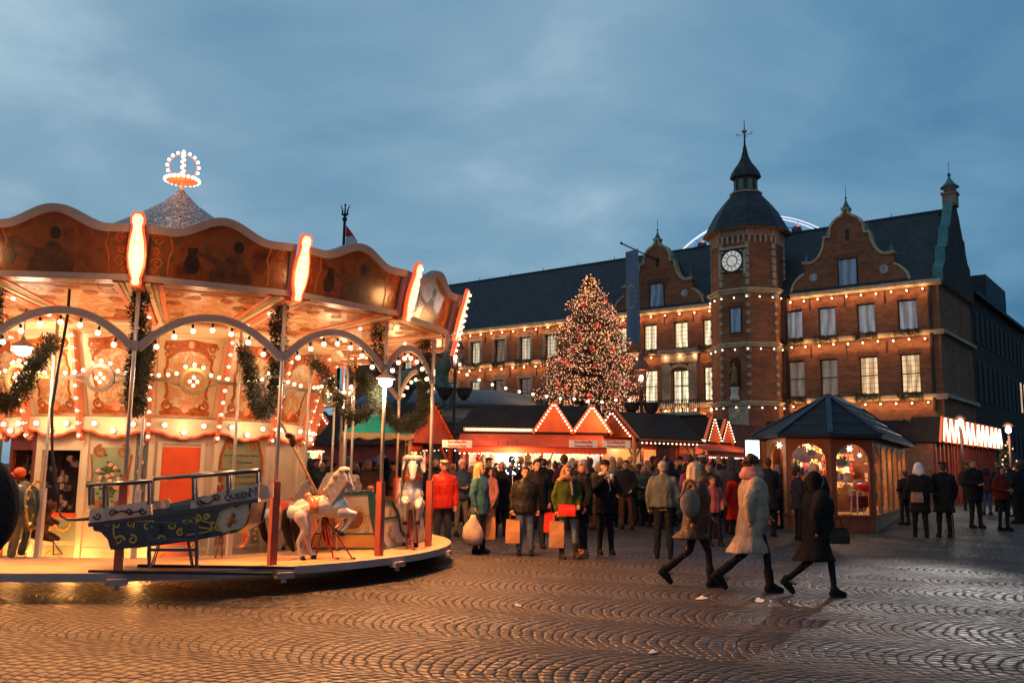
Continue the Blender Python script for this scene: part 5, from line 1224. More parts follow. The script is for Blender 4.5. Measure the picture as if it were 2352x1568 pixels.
m = MB(); m.add([Vector((9.1, 27.2, .5))-KO, Vector((10.6, 26.9, .5))-KO, Vector((10.6, 26.9, 2.6))-KO, Vector((7.6, 27.2, 2.6))-KO, Vector((7.6, 27.2, .5))-KO], [(4, 0, 1, 2, 3)], False)
m.build('partition', paint('partition_warm_brown', (.50, .20, .07), .6, .4, 2), kio)
rr = random.Random(31)
for (cx, cy, w, zz_, ang) in ((8.3, 25.2, .9, (1.2, 1.7, 2.2), .1), (9.3, 25.6, .9, (1.15, 1.6, 2.0), 0), (7.9, 24.5, .8, (1.0, 1.55, 2.05), .1), (8.9, 24.6, .8, (1.0, 1.4, 1.8, 2.15), 0), (10.6, 26.4, 1.6, (.9, 1.4, 1.9), 1.07), (11.9, 28.8, 1.6, (.9, 1.4, 1.9), 1.07)):
    for z in zz_:
        m = MB(); m.box(Vector((cx, cy, z-.02))-KO, (w, .22, .03), ang); m.build('shelf', WOODL, kio)
        goods(Vector((cx, cy, 0)), Vector((cos(ang), sin(ang), 0)), 8, w*.95, z, 'the octagonal kiosk window', rr)
for (px, py, dd, r, cc) in ((1985, 1118, 23.9, .14, 'red'),):
    p = atd(px, py, dd); t = thing('red_basket', 'bright red basket in the kiosk\'s right arched window', 'basket', p); m = MB(); m.lathe([(.10, -.12), (.20, -.04), (.24, .08), (.22, .10), (.18, -.02)], n=14); m.build('bowl', paint('signal_red_plastic', (.9, .03, .02), .3, .05, 6), t); m = MB(); m.tube([(.2*cos(a), 0, .08+.16*sin(a)) for a in [pi*i/8 for i in range(9)]], .012, 5); m.build('handle', paint('signal_red_plastic', (.9, .03, .02)), t)
p = ground(1978, 1214); t = thing('highchair', 'white and grey folding chair with dark red seat seen through the kiosk\'s right arched window', 'chair', Vector((9.28, 23.95, .5)), .2)
m = MB(); 
for x in (-.16, .16):
    for y in (-.12, .12): m.bar((x*1.2, y*1.3, 0), (x, y, .62), .03)
m.bar((-.16, -.12, .62), (.16, -.12, .62), .03); m.build('frame', WHT, t); m = MB(); m.box((0, 0, .36), (.28, .26, .3)); m.build('seat', paint('wine_red_seat', (.15, .015, .015), .6), t); m = MB(); m.rings([(0, .02, .68, .17, .05), (0, .02, .78, .19, .07), (0, .02, .92, .16, .06)], 12); m.build('backrest', paint('grey_plastic', (.30, .32, .34), .5), t)
for p, e in ((Vector((8.3, 24.6, 2.35)), 110), (Vector((9.4, 25.0, 2.3)), 110), (Vector((10.6, 27.2, 2.3)), 110), (Vector((12.2, 29.8, 2.3)), 110)): lamp('kiosk_light', p, e, (1, .60, .30), .1)
for i, (px, py) in enumerate(((1965, 1010), (1952, 1030), (1862, 1008), (1790, 1022), (1975, 1045))):
    t = thing('paper_star', 'shining white star ornament %s' % ['high in the right arched kiosk window', 'at the left edge of the right arched kiosk window', 'high in the left arched kiosk window', 'in the narrow side window of the kiosk', 'low in the right arched kiosk window'][i], 'ornament', atd(px, py, 24.1))
    m = MB(); rr2 = .10 if i < 4 else .07
    m.poly([((rr2 if q % 2 == 0 else rr2*.45)*cos(q*pi/6), (rr2 if q % 2 == 0 else rr2*.45)*sin(q*pi/6)) for q in range(12)], (0, 0, 0), (1, 0, 0), (0, 0, 1), .03); m.build('star', glow('white_star_glow', (1, .9, .75), 1.8 if i != 3 else .5), t); m = MB(); m.tube([(0, .015, .08), (0, .015, .3)], .004, 4); m.build('thread', DARK, t)
# row of stalls along the side street with stacked lit gables -------------
for j, (s0, n, wm, lab) in enumerate(((0, 3, BRNP, 'brown boarded stall with three bulb-lit pointed gables right behind the kiosk'), (3.1, 3, BRNP, 'brown boarded stall with three bulb-lit gables, second in the side street row'), (6.3, 3, REDP, 'red boarded stall with three bulb-lit gables, third in the side street row'), (9.4, 3, REDP, 'red boarded stall with three bulb-lit gables, farthest in the side street row'))):
    rz = atan2(.775, .63); o = Vector((18.3, 38.9, 0))+Vector((.63, .775, 0))*s0
    t = thing('market_stall', lab, 'market stall', o, rz, 'stalls in the side street row'); Wd = 2.95
    m = MB(); m.box((Wd/2, 1.1, 1.5), (Wd, 2.2, 3.0)); m.build('board_wall', wm, t)
    m = MB()
    for i in range(5): m.box((.1+i*(Wd-.2)/4, -.05, 1.5), (.12, .10, 3.0))
    m.build('battens', REDD, t)
    m = MB(); m.add([(-.15, -.3, 3.0), (Wd+.1, -.3, 3.0), (Wd+.1, 1.1, 4.0), (-.15, 1.1, 4.0), (-.15, 2.5, 3.0), (Wd+.1, 2.5, 3.0)], [(0, 1, 2, 3), (3, 2, 5, 4), (0, 3, 4), (1, 5, 2)], False); m.build('roof', TILE, t)
    for i in range(n): gable(None, None, t, .5+i*.98, .47, 3.02, 1.05, -.34, n=10, r=.052, depth=1.3, mat_=GW)
    lamp('gable_light', front(o, rz, (1.4, -1.0, 3.4)), 10, (1, .66, .38), .2)
m = MB(); rf2 = thing('market_stall', 'long low dark roofed stall running left behind the kiosk', 'market stall', (15.5, 41.5, 0), 0)
m.box((0, 1.2, 1.5), (6.0, 2.0, 3.0)); m.build('wall', REDD, rf2); m = MB(); m.add([(-3.3, -.2, 2.9), (3.2, -.2, 2.9), (3.2, 1.2, 4.15), (-3.3, 1.2, 4.0), (3.2, 2.4, 2.9), (-3.3, 2.4, 2.9)], [(0, 1, 2, 3), (3, 2, 4, 5), (0, 3, 5), (1, 4, 2)], False); m.build('roof', TILE, rf2)
# street lamps -----------------------------------------------------------------
IRON = paint('brown_cast_iron', (.055, .022, .014), .45, .2, 6); LGL = glow('lantern_glass_glow', (1, .66, .32), .42)
def lantern_post(label, px, py, dd, basket, silver=False):
    p = atd(px, py, dd); z = p.z; t = thing('street_lamp', label, 'street lamp', (p.x, p.y, 0), group='old lantern street lamps')
    m = MB(); m.lathe([(.16, 0), (.17, .3), (.10, .5), (.07, .9), (.055, 2.6), (.075, 2.65), (.05, 2.7), (.045, z-.75), (.07, z-.7), (.03, z-.5)], n=12); m.build('post', IRON, t)
    m = MB(); m.lathe([(.10, z-.48), (.12, z-.42), (.06, z-.40)], n=6); m.lathe([(.25, z+.12), (.28, z+.17), (.22, z+.28), (.12, z+.42), (.10, z+.55), (.13, z+.57), (.05, z+.64), (.02, z+.78)], n=6, smooth=False)
    for k in range(6): a = k*pi/3; m.bar((.10*cos(a), .10*sin(a), z-.42), (.25*cos(a), .25*sin(a), z+.14), .022)
    m.build('lantern_frame', paint('copper_lantern', (.22, .06, .03), .4, .2, 6, metal=.4), t)
    m = MB(); m.lathe([(.09, z-.42), (.235, z+.13)], n=6, smooth=False); g = m.build('glass', GL, t)
    m = MB(); m.ball((0, 0, z-.12), (.05, .05, .085), 8, 6); m.build('flame_bulb', glow('lantern_flame', (1, .75, .42), 16), t)
    lamp('lantern_light', Vector((p.x, p.y, z-.1)), 45, (1, .62, .30), .06)
    if basket:
        for s in (-1, 1):
            m = MB(); c = Vector((s*.30, 0, basket)); m.lathe([(.06, -.26), (.18, -.12), (.27, .12), (.24, .13)], c, 8, False); m.bar((0, 0, basket+.1), c+Vector((0, 0, .1)), .03); m.build('flower_basket', paint('black_basket', (.02, .018, .02), .8, .2, 6, .4), t)
    if silver:
        m = MB()
        for a in (-1.1, -.5, 0, .6, 1.2): m.tube([(0, 0, 2.6), (.12*sin(a), 0, 2.9), (.32*sin(a)+.05, 0, 3.35+.2*cos(a)), (.42*sin(a), .05, 3.6+.2*cos(a))], [.03, .025, .015, .006], 6)
        m.build('silver_branches', paint('silver_branch', (.6, .55, .5), .4, .1, 8), t)
    return t
lantern_post('old lantern street lamp with two dark hanging flower baskets at the carousel\'s right end', 1046, 812, 27.9, 3.93)
lantern_post('old lantern street lamp standing right of the big tree with silver branches', 1473, 858, 27.9, 3.55, True)
def poly_at(pts, d0, d1): return [atd(x, y, d0+(d1-d0)*i/(len(pts)-1)) for i, (x, y) in enumerate(pts)]
string('light_string', 'string of white bulbs sagging between two street lamps across the lower tree', poly_at([(1038, 785), (1078, 795), (1120, 814), (1160, 826), (1203, 834), (1237, 841), (1271, 847), (1304, 850), (1336, 853), (1366, 855), (1395, 855), (1422, 855), (1448, 854), (1472, 852)] if False else [(1056, 835), (1077, 868), (1120, 880), (1160, 891), (1202, 899), (1236, 906), (1271, 912), (1304, 916), (1336, 919), (1366, 920), (1395, 921), (1422, 920), (1448, 919), (1472, 916)], 27.6, 27.6), .43, r=.045, pw=0)
# wall lamps in the side street ---------------------------------------------------
for px, py, dd, pw, lab in ((2206, 970, 37.2, 120, 'glaring white lamp above the side street stalls, left one'), (2316, 987, 40, 260, 'glaring white lantern over the side street, rightmost lamp')):
    p = atd(px, py, dd); t = thing('street_lamp', lab, 'street lamp', (p.x, p.y, 0), group='white lamps in the side street')
    m = MB(); m.tube([(0, 0, 0), (0, 0, p.z-.25)], .06, 8); m.build('post', IRON, t); m = MB(); m.ball((0, 0, p.z), (.12, .12, .15), 10, 8); m.build('globe', glow('white_lamp_glow', (1, .86, .66), 18), t)
    m = MB(); m.lathe([(.20, p.z+.15), (.24, p.z+.2), (.1, p.z+.36)], n=8); m.build('cap', IRON, t)
    lamp('white_lamp_light', Vector((p.x-.3, p.y-.5, p.z-.1)), pw, (1, .84, .64), .15)
# big Christmas tree -----------------------------------------------------------------
TP = atd(1356, 900, 47.0); TP.z = 0; tree = thing('christmas_tree', 'tall fir Christmas tree covered with warm fairy lights and red baubles before the hall', 'tree', TP)
m = MB(); m.tube([(0, 0, 0), (0, 0, 5), (0, 0, 11.2)], [.22, .14, .03], 8); m.build('trunk', paint('fir_bark', (.06, .04, .03), .9, .3, 8, .5), tree)
TR_ = random.Random(5); cm_ = MB(); spots = []
PROF = [(11.85, .10), (11.3, .34), (10.7, .75), (10.2, 1.2), (9.4, 1.35), (8.7, 1.75), (8.1, 1.7), (7.2, 2.2), (6.5, 2.15), (5.6, 2.6), (5.0, 2.45), (4.0, 2.75), (3.0, 2.8), (2.2, 2.4)]
def prad(z):
    for i in range(len(PROF)-1):
        if PROF[i+1][0] <= z <= PROF[i][0]: f = (PROF[i][0]-z)/(PROF[i][0]-PROF[i+1][0]); return PROF[i][1]+(PROF[i+1][1]-PROF[i][1])*f
    return .05
z = 11.7; 
while z > 2.0:
    r = prad(z); nb = max(4, int(6+r*5))
    for k in range(nb):
        a = TR_.uniform(0, 2*pi); L = r*TR_.uniform(.66, 1.2); dz = -.18*L+TR_.uniform(-.15, .15); seg = max(3, int(L/.22))
        for i in range(seg+1):
            f = i/seg; c = Vector((L*f*cos(a), L*f*sin(a), z+dz*f+.10*f*f*L)); 
            if f < .35: continue
            sp_ = .10+.17*(1-abs(f-.7))*min(1, L)
            for q in range(3): 
                c2 = c+Vector((-sin(a), cos(a), 0))*TR_.uniform(-1, 1)*sp_*1.5
                needles(cm_, c2, .13, 7, TR_, .20, .022)
                if f > .5: spots.append(c2+Vector((cos(a), sin(a), .0))*.10+Vector((TR_.gauss(0, .06), TR_.gauss(0, .06), TR_.gauss(0, .08))))
    z -= .155
cr_ = cm_.build('crown', FIR, tree)
TR_.shuffle(spots); spots = [s_ for s_ in spots if s_.y < .9][:9500]; spots.sort(key=lambda s_: s_.y)
LM = MB().ball((0, 0, 0), 1.0, 5, 4).mesh('fairy_light', []); LM.materials.append(None); FL = glow('fairy_glow', (1.0, .44, .25), 1.35)
for s_ in spots[:99]: o = inst('fairy_light', LM, FL, tree, s_); o.scale = (.042,)*3
m = MB()
for s_ in spots[99:]: m.ball(s_, TR_.uniform(.018, .036), 5, 3)
q = m.build('fairy_lights', FL, tree); q['kind'] = 'stuff'
BAU = paint('red_bauble', (.34, .02, .010), .15, .1, 6, coat=.6)
for px, py in ((1370, 747), (1331, 779), (1411, 806), (1433, 827), (1287, 827), (1303, 833), (1369, 841), (1413, 863), (1443, 882), (1282, 883), (1300, 895), (1410, 900), (1353, 910), (1448, 940), (1406, 956), (1268, 965), (1310, 955), (1340, 975), (1315, 806), (1390, 690), (1340, 700), (1330, 760), (1360, 800), (1420, 920)):
    w = atd(px, py, 47.0)-TP; r = prad(w.z)*1.02; y = -sqrt(max(.01, r*r-w.x*w.x)) if abs(w.x) < r else -.1
    p = atd(px, py, 47.0+y)-TP; m = MB(); m.ball(p, .15, 10, 8); m.lathe([(.04, .14), (.03, .2)], p, 6); m.build('bauble', BAU, tree)
for i in range(14):
    zz2 = 3.2+.62*i; a = -pi/2+1.0*sin(i*2.4); r = prad(zz2)+.5; lamp('fairy_light_glow', TP+Vector((r*cos(a), r*sin(a), zz2)), 85, (1, .45, .18), .5)
# small lit fir and greenery at the right edge --------------------------------------------
t = thing('small_fir', 'small dark fir with sparse fairy lights beside the side street stalls', 'tree', ground(2312, 1150)*Vector((1, 1, 0)) if False else Vector((atd(2315, 1100, 41).x, 41, 0)))
m = MB(); m.tube([(0, 0, 0), (0, 0, 2.8)], [.07, .02], 6); m.build('trunk', paint('fir_bark', (.06, .04, .03)), t); m = MB(); rr = random.Random(8); pts = []
for i in range(420): z = rr.uniform(.3, 3.0); r = (3.1-z)*.36*sqrt(rr.random()); a = rr.uniform(0, 2*pi); c = Vector((r*cos(a), r*sin(a), z)); needles(m, c, .12, 9, rr, .14, .02); pts.append(c)
m.build('crown', FIR, t)
for c in pts[:34]: bulb(c*1.1+Vector((0, -.25, 0)), .04, t, FL, 'fairy_light')
# flagpole with trident ----------------------------------------------------------------------
p = atd(792, 500, 44); t = thing('flagpole', 'dark flagpole with trident finial and red and white flag behind the carousel roof', 'flagpole', (p.x, p.y, 0)); zt = atd(792, 497, 44).z
m = MB(); m.tube([(0, 0, 0), (0, 0, zt-.3), (0, 0, zt+.55)], [.12, .07, .03], 8); m.ball((0, 0, zt-.15), .13, 8, 6); m.ball((0, 0, zt+.6), .06, 6, 5)
m.build('pole', DARK, t); m = MB()
for s in (-1, 1): m.strip([(0, zt), (s*.14, zt+.1), (s*.12, zt+.3), (s*.24, zt+.62)], [.05, .09, .07, .02], (0, -.02, 0), (1, 0, 0), (0, 0, 1), .04)
m.ball((0, 0, zt+.08), (.1, .05, .12), 8, 6); m.build('trident', DARK, t)
m = MB(); m.add([(.08, 0, zt-.45), (.40, .1, zt-.85), (.66, .0, zt-1.25), (.4, .1, zt-1.15), (.08, 0, zt-1.05)], [(0, 1, 2, 3, 4)], False); fq = m.build('red_cloth', paint('flag_red', (.45, .03, .04), .8, .15, 4), t)
m = MB(); m.add([(.10, -.03, zt-1.1), (.4, .05, zt-1.0), (.68, -.05, zt-1.25), (.9, -.05, zt-2.4), (.1, -.03, zt-2.4)], [(0, 1, 2, 3, 4)], False); m.build('white_cloth', paint('flag_white', (.5, .5, .52), .8, .15, 4), fq)
# bronze horse statue behind the carousel's right edge: see figures section
t = thing('stone_pavilion', 'low pale stone building with curved grey roof behind the gabled stalls', 'building', (-3.4, 45, 0))
m = MB(); m.box((0, 2, 2.3), (9, 4, 4.6)); m.build('stone_wall', STONE, t); m = MB(); m.rings([(0, 2, 4.6, 4.9, 2.4), (0, 2, 4.9, 4.9, 2.4), (0, 2, 5.4, 4.2, 1.9), (0, 2, 5.6, 3, 1.2)], 24); m.build('roof', paint('grey_blue_metal_roof', (.10, .13, .15), .5, .15, 2), t)
# ================================================================ PEOPLE
SKIN = paint('skin', (.42, .20, .12), .55, .12, 9)
POSES = {
 'stand': dict(k=[(-.10, -.02, .50), (.10, -.01, .50)], a=[(-.11, .02, .09), (.12, .0, .09)], e=[(-.255, .03, 1.15), (.255, .03, 1.15)], w=[(-.25, -.05, .90), (.25, -.05, .90)]),
 'relaxed': dict(k=[(-.10, -.01, .50), (.13, -.06, .50)], a=[(-.10, .02, .09), (.17, -.03, .09)], e=[(-.25, .06, 1.15), (.26, .0, 1.16)], w=[(-.22, -.02, .89), (.18, -.16, 1.0)]),
 'walk': dict(k=[(-.08, -.13, .51), (.08, .10, .49)], a=[(-.08, -.17, .09), (.08, .47, .21)], e=[(-.24, .14, 1.17), (.24, -.08, 1.15)], w=[(-.22, .12, .93), (.20, -.24, .98)], back=1),
 'stride': dict(k=[(-.08, -.24, .54), (.08, .02, .47)], a=[(-.08, -.40, .12), (.08, .34, .16)], e=[(-.24, .10, 1.17), (.24, -.02, 1.15)], w=[(-.20, -.12, 1.0), (.16, -.24, 1.05)], back=1),
 'eat': dict(k=[(-.10, -.01, .50), (.10, -.02, .50)], a=[(-.11, .02, .09), (.12, -.02, .09)], e=[(-.27, -.08, 1.20), (.27, -.08, 1.20)], w=[(-.09, -.25, 1.40), (.10, -.24, 1.38)]),
 'hands': dict(k=[(-.10, -.01, .50), (.11, -.03, .50)], a=[(-.11, .02, .09), (.13, -.02, .09)], e=[(-.26, .02, 1.14), (.26, .02, 1.14)], w=[(-.07, -.24, 1.10), (.08, -.24, 1.12)]),
 'phone': dict(k=[(-.10, -.01, .50), (.11, -.03, .50)], a=[(-.11, .02, .09), (.13, -.02, .09)], e=[(-.26, .03, 1.15), (.26, -.02, 1.15)], w=[(-.25, -.05, .90), (.10, -.28, 1.22)]),
}
_cache = {}
def hand(m, w, d, s):
    w, d = Vector(w), Vector(d).normalized(); side = Vector((0, 0, 1)).cross(d)
    if side.length < .2: side = Vector((0, 1, 0))
    side = (side - d*side.dot(d)).normalized()
    m.cone(w, .025, w+d*.055, .031, 8)
    for i, (o, L) in enumerate(((-.024, .050), (-.008, .058), (.008, .055), (.024, .044))):
        a = w+d*.068+side*o; b = a+d*L*.55+Vector((-.012*s, -.008, 0)); c = b+d*L*.4+Vector((-.022*s, -.012, 0)); m.tube([a, b, c], [.0095, .0085, .006], 5)
    a = w+d*.03+side*(-.03); m.tube([a, a+side*-.022+d*.028, a+side*-.026+d*.058], [.012, .0105, .007], 5)
def m_body(pose, lean):
    key = ('b', pose)
    if key in _cache: return _cache[key]
    P = POSES[pose]; m = MB()
    m.ball((0, .012, 1.650), (.077, .096, .104), 14, 10); m.ball((0, -.022, 1.592), (.058, .068, .066), 12, 8); m.ball((0, -.055, 1.552), (.03, .03, .02), 8, 6); m.cone((0, .015, 1.44), .058, (0, .008, 1.58), .052)
    m.rings([(0, 0, .86, .13, .11), (0, 0, .95, .155, .11), (0, 0, 1.1, .13, .10), (0, 0, 1.3, .16, .11), (0, 0, 1.42, .15, .09), (0, 0, 1.48, .06, .06)], 14)
    for i, s in enumerate((-1, 1)):
        sh = Vector((s*.165, 0, 1.405)); m.cone(sh, .05, P['e'][i], .038); m.cone(P['e'][i], .038, P['w'][i], .026)
        m.cone((s*.085, 0, .90), .078, P['k'][i], .052); m.cone(P['k'][i], .052, P['a'][i], .036)
        m.ball((s*.078, .02, 1.625), (.012, .022, .032), 6, 5)
        a = Vector(P['a'][i]); m.cone(a, .035, a+Vector((0, -.13, -.05)), .028)
    ex = MB(); ex.cone((0, -.082, 1.640), .009, (0, -.104, 1.606), .014, 6); ex.ball((0, -.086, 1.572), (.024, .010, .008), 8, 5)
    for i, s in enumerate((-1, 1)):
        e, w = Vector(P['e'][i]), Vector(P['w'][i]); hand(ex, w, (w-e), s); ex.ball((s*.03, -.078, 1.668), (.022, .012, .008), 6, 4)
    _cache[key] = remesh(m, 'body', .017, 2, ex); return _cache[key]
from mathutils import noise as mnoise
def folds(me, k, hem):
    n = [v.normal.copy() for v in me.vertices]; off = R.uniform(0, 50)
    for v, nn in zip(me.vertices, n):
        c = v.co; w = mnoise.noise(Vector((c.x*13+off, c.y*13, c.z*3.2)))+.6*mnoise.noise(Vector((c.x*25, c.y*25+off, c.z*14)))
        if abs(c.x) > .2 and c.z > .9: w += .8*mnoise.noise(Vector((c.x*6, c.y*6, c.z*24+off)))
        v.co = c+nn*k*w
    me.update()
def m_top(pose, hem, bulk, flare):
    bulk = round((bulk+.08)*12)/12; hem = round(hem*12)/12; flare = round(flare*10)/10
    key = ('t', pose, hem, bulk, flare)
    if key in _cache: return _cache[key]
    P = POSES[pose]; m = MB(); back = P.get('back', 0); b = bulk; yo = .06*back
    r = []
    if hem < .8:
        r += [(0, yo*1.6, hem, .20*flare, (.15+.08*back)*flare), (0, yo, (hem+.92)/2, .19*(flare+1)/2, .155*(flare+1)/2)]
    else: r += [(0, 0, hem, .178*b, .138*b)]
    r += [(0, 0, .98, .180*b, .138*b), (0, 0, 1.10, .165*b, .128*b), (0, 0, 1.25, .188*b, .138*b), (0, 0, 1.37, .186*b, .122*b), (0, 0, 1.45, .125*b, .10), (0, .005, 1.51, .078, .078), (0, .005, 1.535, .075, .075)]
    m.rings(r, 22)
    for i, s in enumerate((-1, 1)):
        sh = Vector((s*.165, 0, 1.395)); e, w = Vector(P['e'][i]), Vector(P['w'][i]); m.cone(sh, .073*b, e, .056*b, 12); m.cone(e, .056*b, w.lerp(e, .08), .043*b, 12)
    me = remesh(m, 'coat', .020, 4); folds(me, .011, hem); _cache[key] = me; return me
def m_legs(pose, tight):
    key = ('l', pose, tight)
    if key in _cache: return _cache[key]
    P = POSES[pose]; m = MB(); f = .80 if tight else 1.0
    m.ball((0, 0, .93), (.165, .12, .12), 12, 8)
    for i, s in enumerate((-1, 1)): m.cone((s*.085, 0, .88), .092*f**.5, P['k'][i], .068*f, 12); m.cone(P['k'][i], .068*f, P['a'][i], .052*f, 12)
    me = remesh(m, 'trousers', .018, 3); folds(me, .004 if tight else .009, 0); _cache[key] = me; return me
def m_shoe(pose, i, boot):
    key = ('s', pose, i, boot)
    if key in _cache: return _cache[key]
    P = POSES[pose]; a = Vector(P['a'][i]); m = MB(); back = P.get('back', 0) and i == 1
    if back: t = a+Vector((0, -.10, -.16)); h = a+Vector((0, .05, -.015)); 
    else: t = a+Vector((0, -.15, -.052)); h = a+Vector((0, .045, -.048))
    m.cone(h, .040, a+(t-h)*.3+Vector((0, 0, -.02)), .046, 10); m.cone(a+(t-h)*.25+Vector((0, 0, -.03)), .046, t, .036, 10); m.cone(a+Vector((0, 0, .03)), .050, h, .036, 10)
    if boot: k = Vector(P['k'][i]); m.cone(a, .054, a.lerp(k, .42), .062, 10)
    # a flat sole under the shoe
    d = (t-h).normalized(); up = Vector((0, -d.z, d.y)) if abs(d.x) < .5 else Vector((0, 0, 1)); 
    if up.z < 0: up = -up
    m.bar(h-up*.032-d*.02, t-up*.030+d*.02, .075, .022)
    _cache[key] = remesh(m, 'shoe', .013, 1); return _cache[key]
def m_hair(kind):
    key = ('h', kind)
    if key in _cache: return _cache[key]
    m = MB()
    m.ball((0, .030, 1.668), (.089, .100, .100), 14, 9); m.ball((0, .055, 1.62), (.075, .07, .08), 10, 7); m.ball((0, -.04, 1.733), (.060, .05, .026), 8, 6)
    if kind in ('long', 'bob'):
        z = 1.30 if kind == 'long' else 1.50
        for x, y in ((-.07, .03), (.07, .03), (-.035, .09), (.035, .09), (0, .10)): m.cone((x, y, 1.66), .045, (x*1.35, y+.015, z+.05*abs(x)*10), .042 if kind == 'long' else .05)
        for s in (-1, 1): m.cone((s*.078, -.01, 1.66), .028, (s*.095, -.03, z+.06), .032)
    if kind == 'bun': m.ball((0, .05, 1.765), (.055, .055, .045))
    if kind == 'curly':
        rr = random.Random(2)
        for _ in range(26): a = rr.uniform(0, 2*pi); t = rr.uniform(-.1, 1.4); m.ball((.088*cos(a)*cos(t), .03+.095*sin(a)*cos(t), 1.665+.10*sin(t)), .032, 6, 5)
    _cache[key] = remesh(m, 'hair', .014, 2); return _cache[key]
def m_hat(kind):
    key = ('hat', kind)
    if key in _cache: return _cache[key]
    m = MB()
    if kind == 'beanie': m.rings([(0, .01, 1.672, .092, .108), (0, .01, 1.70, .096, .112), (0, .012, 1.705, .089, .105), (0, .015, 1.745, .080, .095), (0, .02, 1.775, .050, .062), (0, .02, 1.785, .01, .01)], 18)
    elif kind == 'flat cap': m.ball((0, .01, 1.728), (.100, .120, .036), 16, 8); m.ball((0, -.105, 1.712), (.062, .045, .012), 12, 6)
    elif kind == 'hood': m.ball((0, .04, 1.640), (.112, .118, .135), 16, 10); m.cone((0, .03, 1.47), .10, (0, .05, 1.58), .10)
    elif kind == 'big fur hood': m.ball((0, .02, 1.64), (.155, .165, .175), 18, 12)
    elif kind == 'fur hood': 
        m.tube([Vector((.155*cos(a), .02+.13*sin(a), 1.475-.035*sin(a)+.02*cos(3*a))) for a in [2*pi*i/20 for i in range(21)]], .055, 8); m.ball((0, .14, 1.42), (.14, .07, .10))
    elif kind == 'scarf': 
        m.tube([Vector((.098*cos(a), .005+.092*sin(a), 1.50-.012*sin(a))) for a in [2*pi*i/16 for i in range(17)]], .042, 8); m.cone((.03, -.12, 1.46), .032, (.05, -.15, 1.2), .028)
    elif kind == 'big scarf': m.tube([Vector((.115*cos(a), .01+.11*sin(a), 1.50)) for a in [2*pi*i/16 for i in range(17)]], .062, 8); m.tube([Vector((.10*cos(a), .01+.095*sin(a), 1.57)) for a in [2*pi*i/16 for i in range(17)]], .045, 8)
    _cache[key] = remesh(m, kind.replace(' ', '_'), .013, 2); return _cache[key]
EYES = MB();
for s in (-1, 1): EYES.ball((s*.031, -.0795, 1.652), (.012, .008, .006), 6, 5)
EYES = EYES.mesh('eyes', [])
def C3(h): return tuple(((int(h[i:i+2], 16)/255+.055)/1.055)**2.4 if int(h[i:i+2], 16) > 10 else int(h[i:i+2], 16)/3294 for i in (0, 2, 4))
BLK = (.012, .012, .014); NAVY = (.018, .024, .04); JEAN = (.07, .095, .14); BRN = (.06, .032, .018)
def person(label, pos, h, rz, pose='stand', top=BLK, kind='wool', hem=.80, bulk=1.0, legs=BLK, tight=False, boot=False, hair='short', hc=BRN, hat=None, hatc=BLK, extra=None, exc=BLK, flare=1.15, shoe=(.012, .010, .010), group='people in the market crowd', skin=None):
    t = thing('person', label, 'person', pos, rz, group); s = h/1.765; t.scale = (s*(.95+.1*R.random()), s, s)
    inst('body', m_body(pose, 0), skin or SKIN, t); inst('eyes', EYES, DARK, t)
    inst('trousers' if not tight else 'tights', m_legs(pose, tight), cloth(legs), t)
    for i in (0, 1): inst('boot' if boot else 'shoe', m_shoe(pose, i, boot), cloth(shoe, 'leather'), t)
    inst('coat' if hem < .8 else 'jacket', m_top(pose, hem, bulk, flare), cloth(top, kind), t)
    if hair and hat not in ('hood',): inst('hair', m_hair(hair), cloth(hc, 'hair'), t)
    if hat: inst(hat.replace(' ', '_'), m_hat(hat), cloth(hatc, 'fur' if 'fur' in hat else 'wool'), t)
    if extra: inst(extra.replace(' ', '_'), m_hat(extra), cloth(exc, 'fur' if 'fur' in extra else 'wool'), t)
    return t
def P_(label, px, yf, yt, face, **k):
    g_ = groundp(px, yf); tp = atd(px, yt, g_.y).z; h = max(1.48, min(1.92, tp-g_.z)); return person(label, g_, h, radians(face), **k)
def D_(label, px, Y, yt, face, h=None, **k):   # placed by distance: feet on the ground
    g_ = atd(px, yt, Y); z = gz(Y); return person(label, Vector((g_.x, Y, z)), h or max(1.5, min(1.93, g_.z-z)), radians(face), **k)
# --- foreground and middle distance
WHH = (.55, .50, .45); BLOND = (.42, .26, .12); GREYH = (.25, .22, .20)
P_('elderly man in red puffer jacket and beige flat cap beside the carousel\'s right end', 1015, 1268, 1055, 8, top=(.30, .014, .010), kind='puffer', bulk=1.15, hem=.85, legs=NAVY, hair='short', hc=WHH, hat='flat cap', hatc=(.35, .22, .13))
w1 = P_('woman with long blond hair and teal quilted coat carrying a full white bag', 1100, 1270, 1062, 60, top=(.035, .10, .12), kind='puffer', hem=.72, bulk=1.08, legs=(.10, .05, .03), boot=True, hair='long', hc=BLOND, flare=1.1)
w3 = P_('young person in black puffer jacket and jeans looking down, holding a brown paper bag', 1205, 1275, 1070, 5, top=(.014, .013, .012), kind='puffer', bulk=1.14, legs=JEAN, hc=(.05, .022, .012))
w3b = P_('tall dark haired man in black behind the young person with the paper bag', 1232, 1258, 1054, 15, top=(.012, .012, .014), bulk=1.1, hem=.76, legs=NAVY, hc=(.02, .012, .01), group='people in the market crowd')
w4 = P_('woman with glasses in green fur-hooded parka and pale jeans with a red shoulder bag', 1302, 1282, 1066, 18, pose='relaxed', top=(.042, .056, .010), hem=.78, bulk=1.08, legs=(.20, .21, .22), tight=True, boot=True, hair='bob', hc=(.18, .10, .05), hat='fur hood', hatc=(.30, .15, .07), extra='scarf', exc=(.16, .12, .11), shoe=(.04, .035, .02))
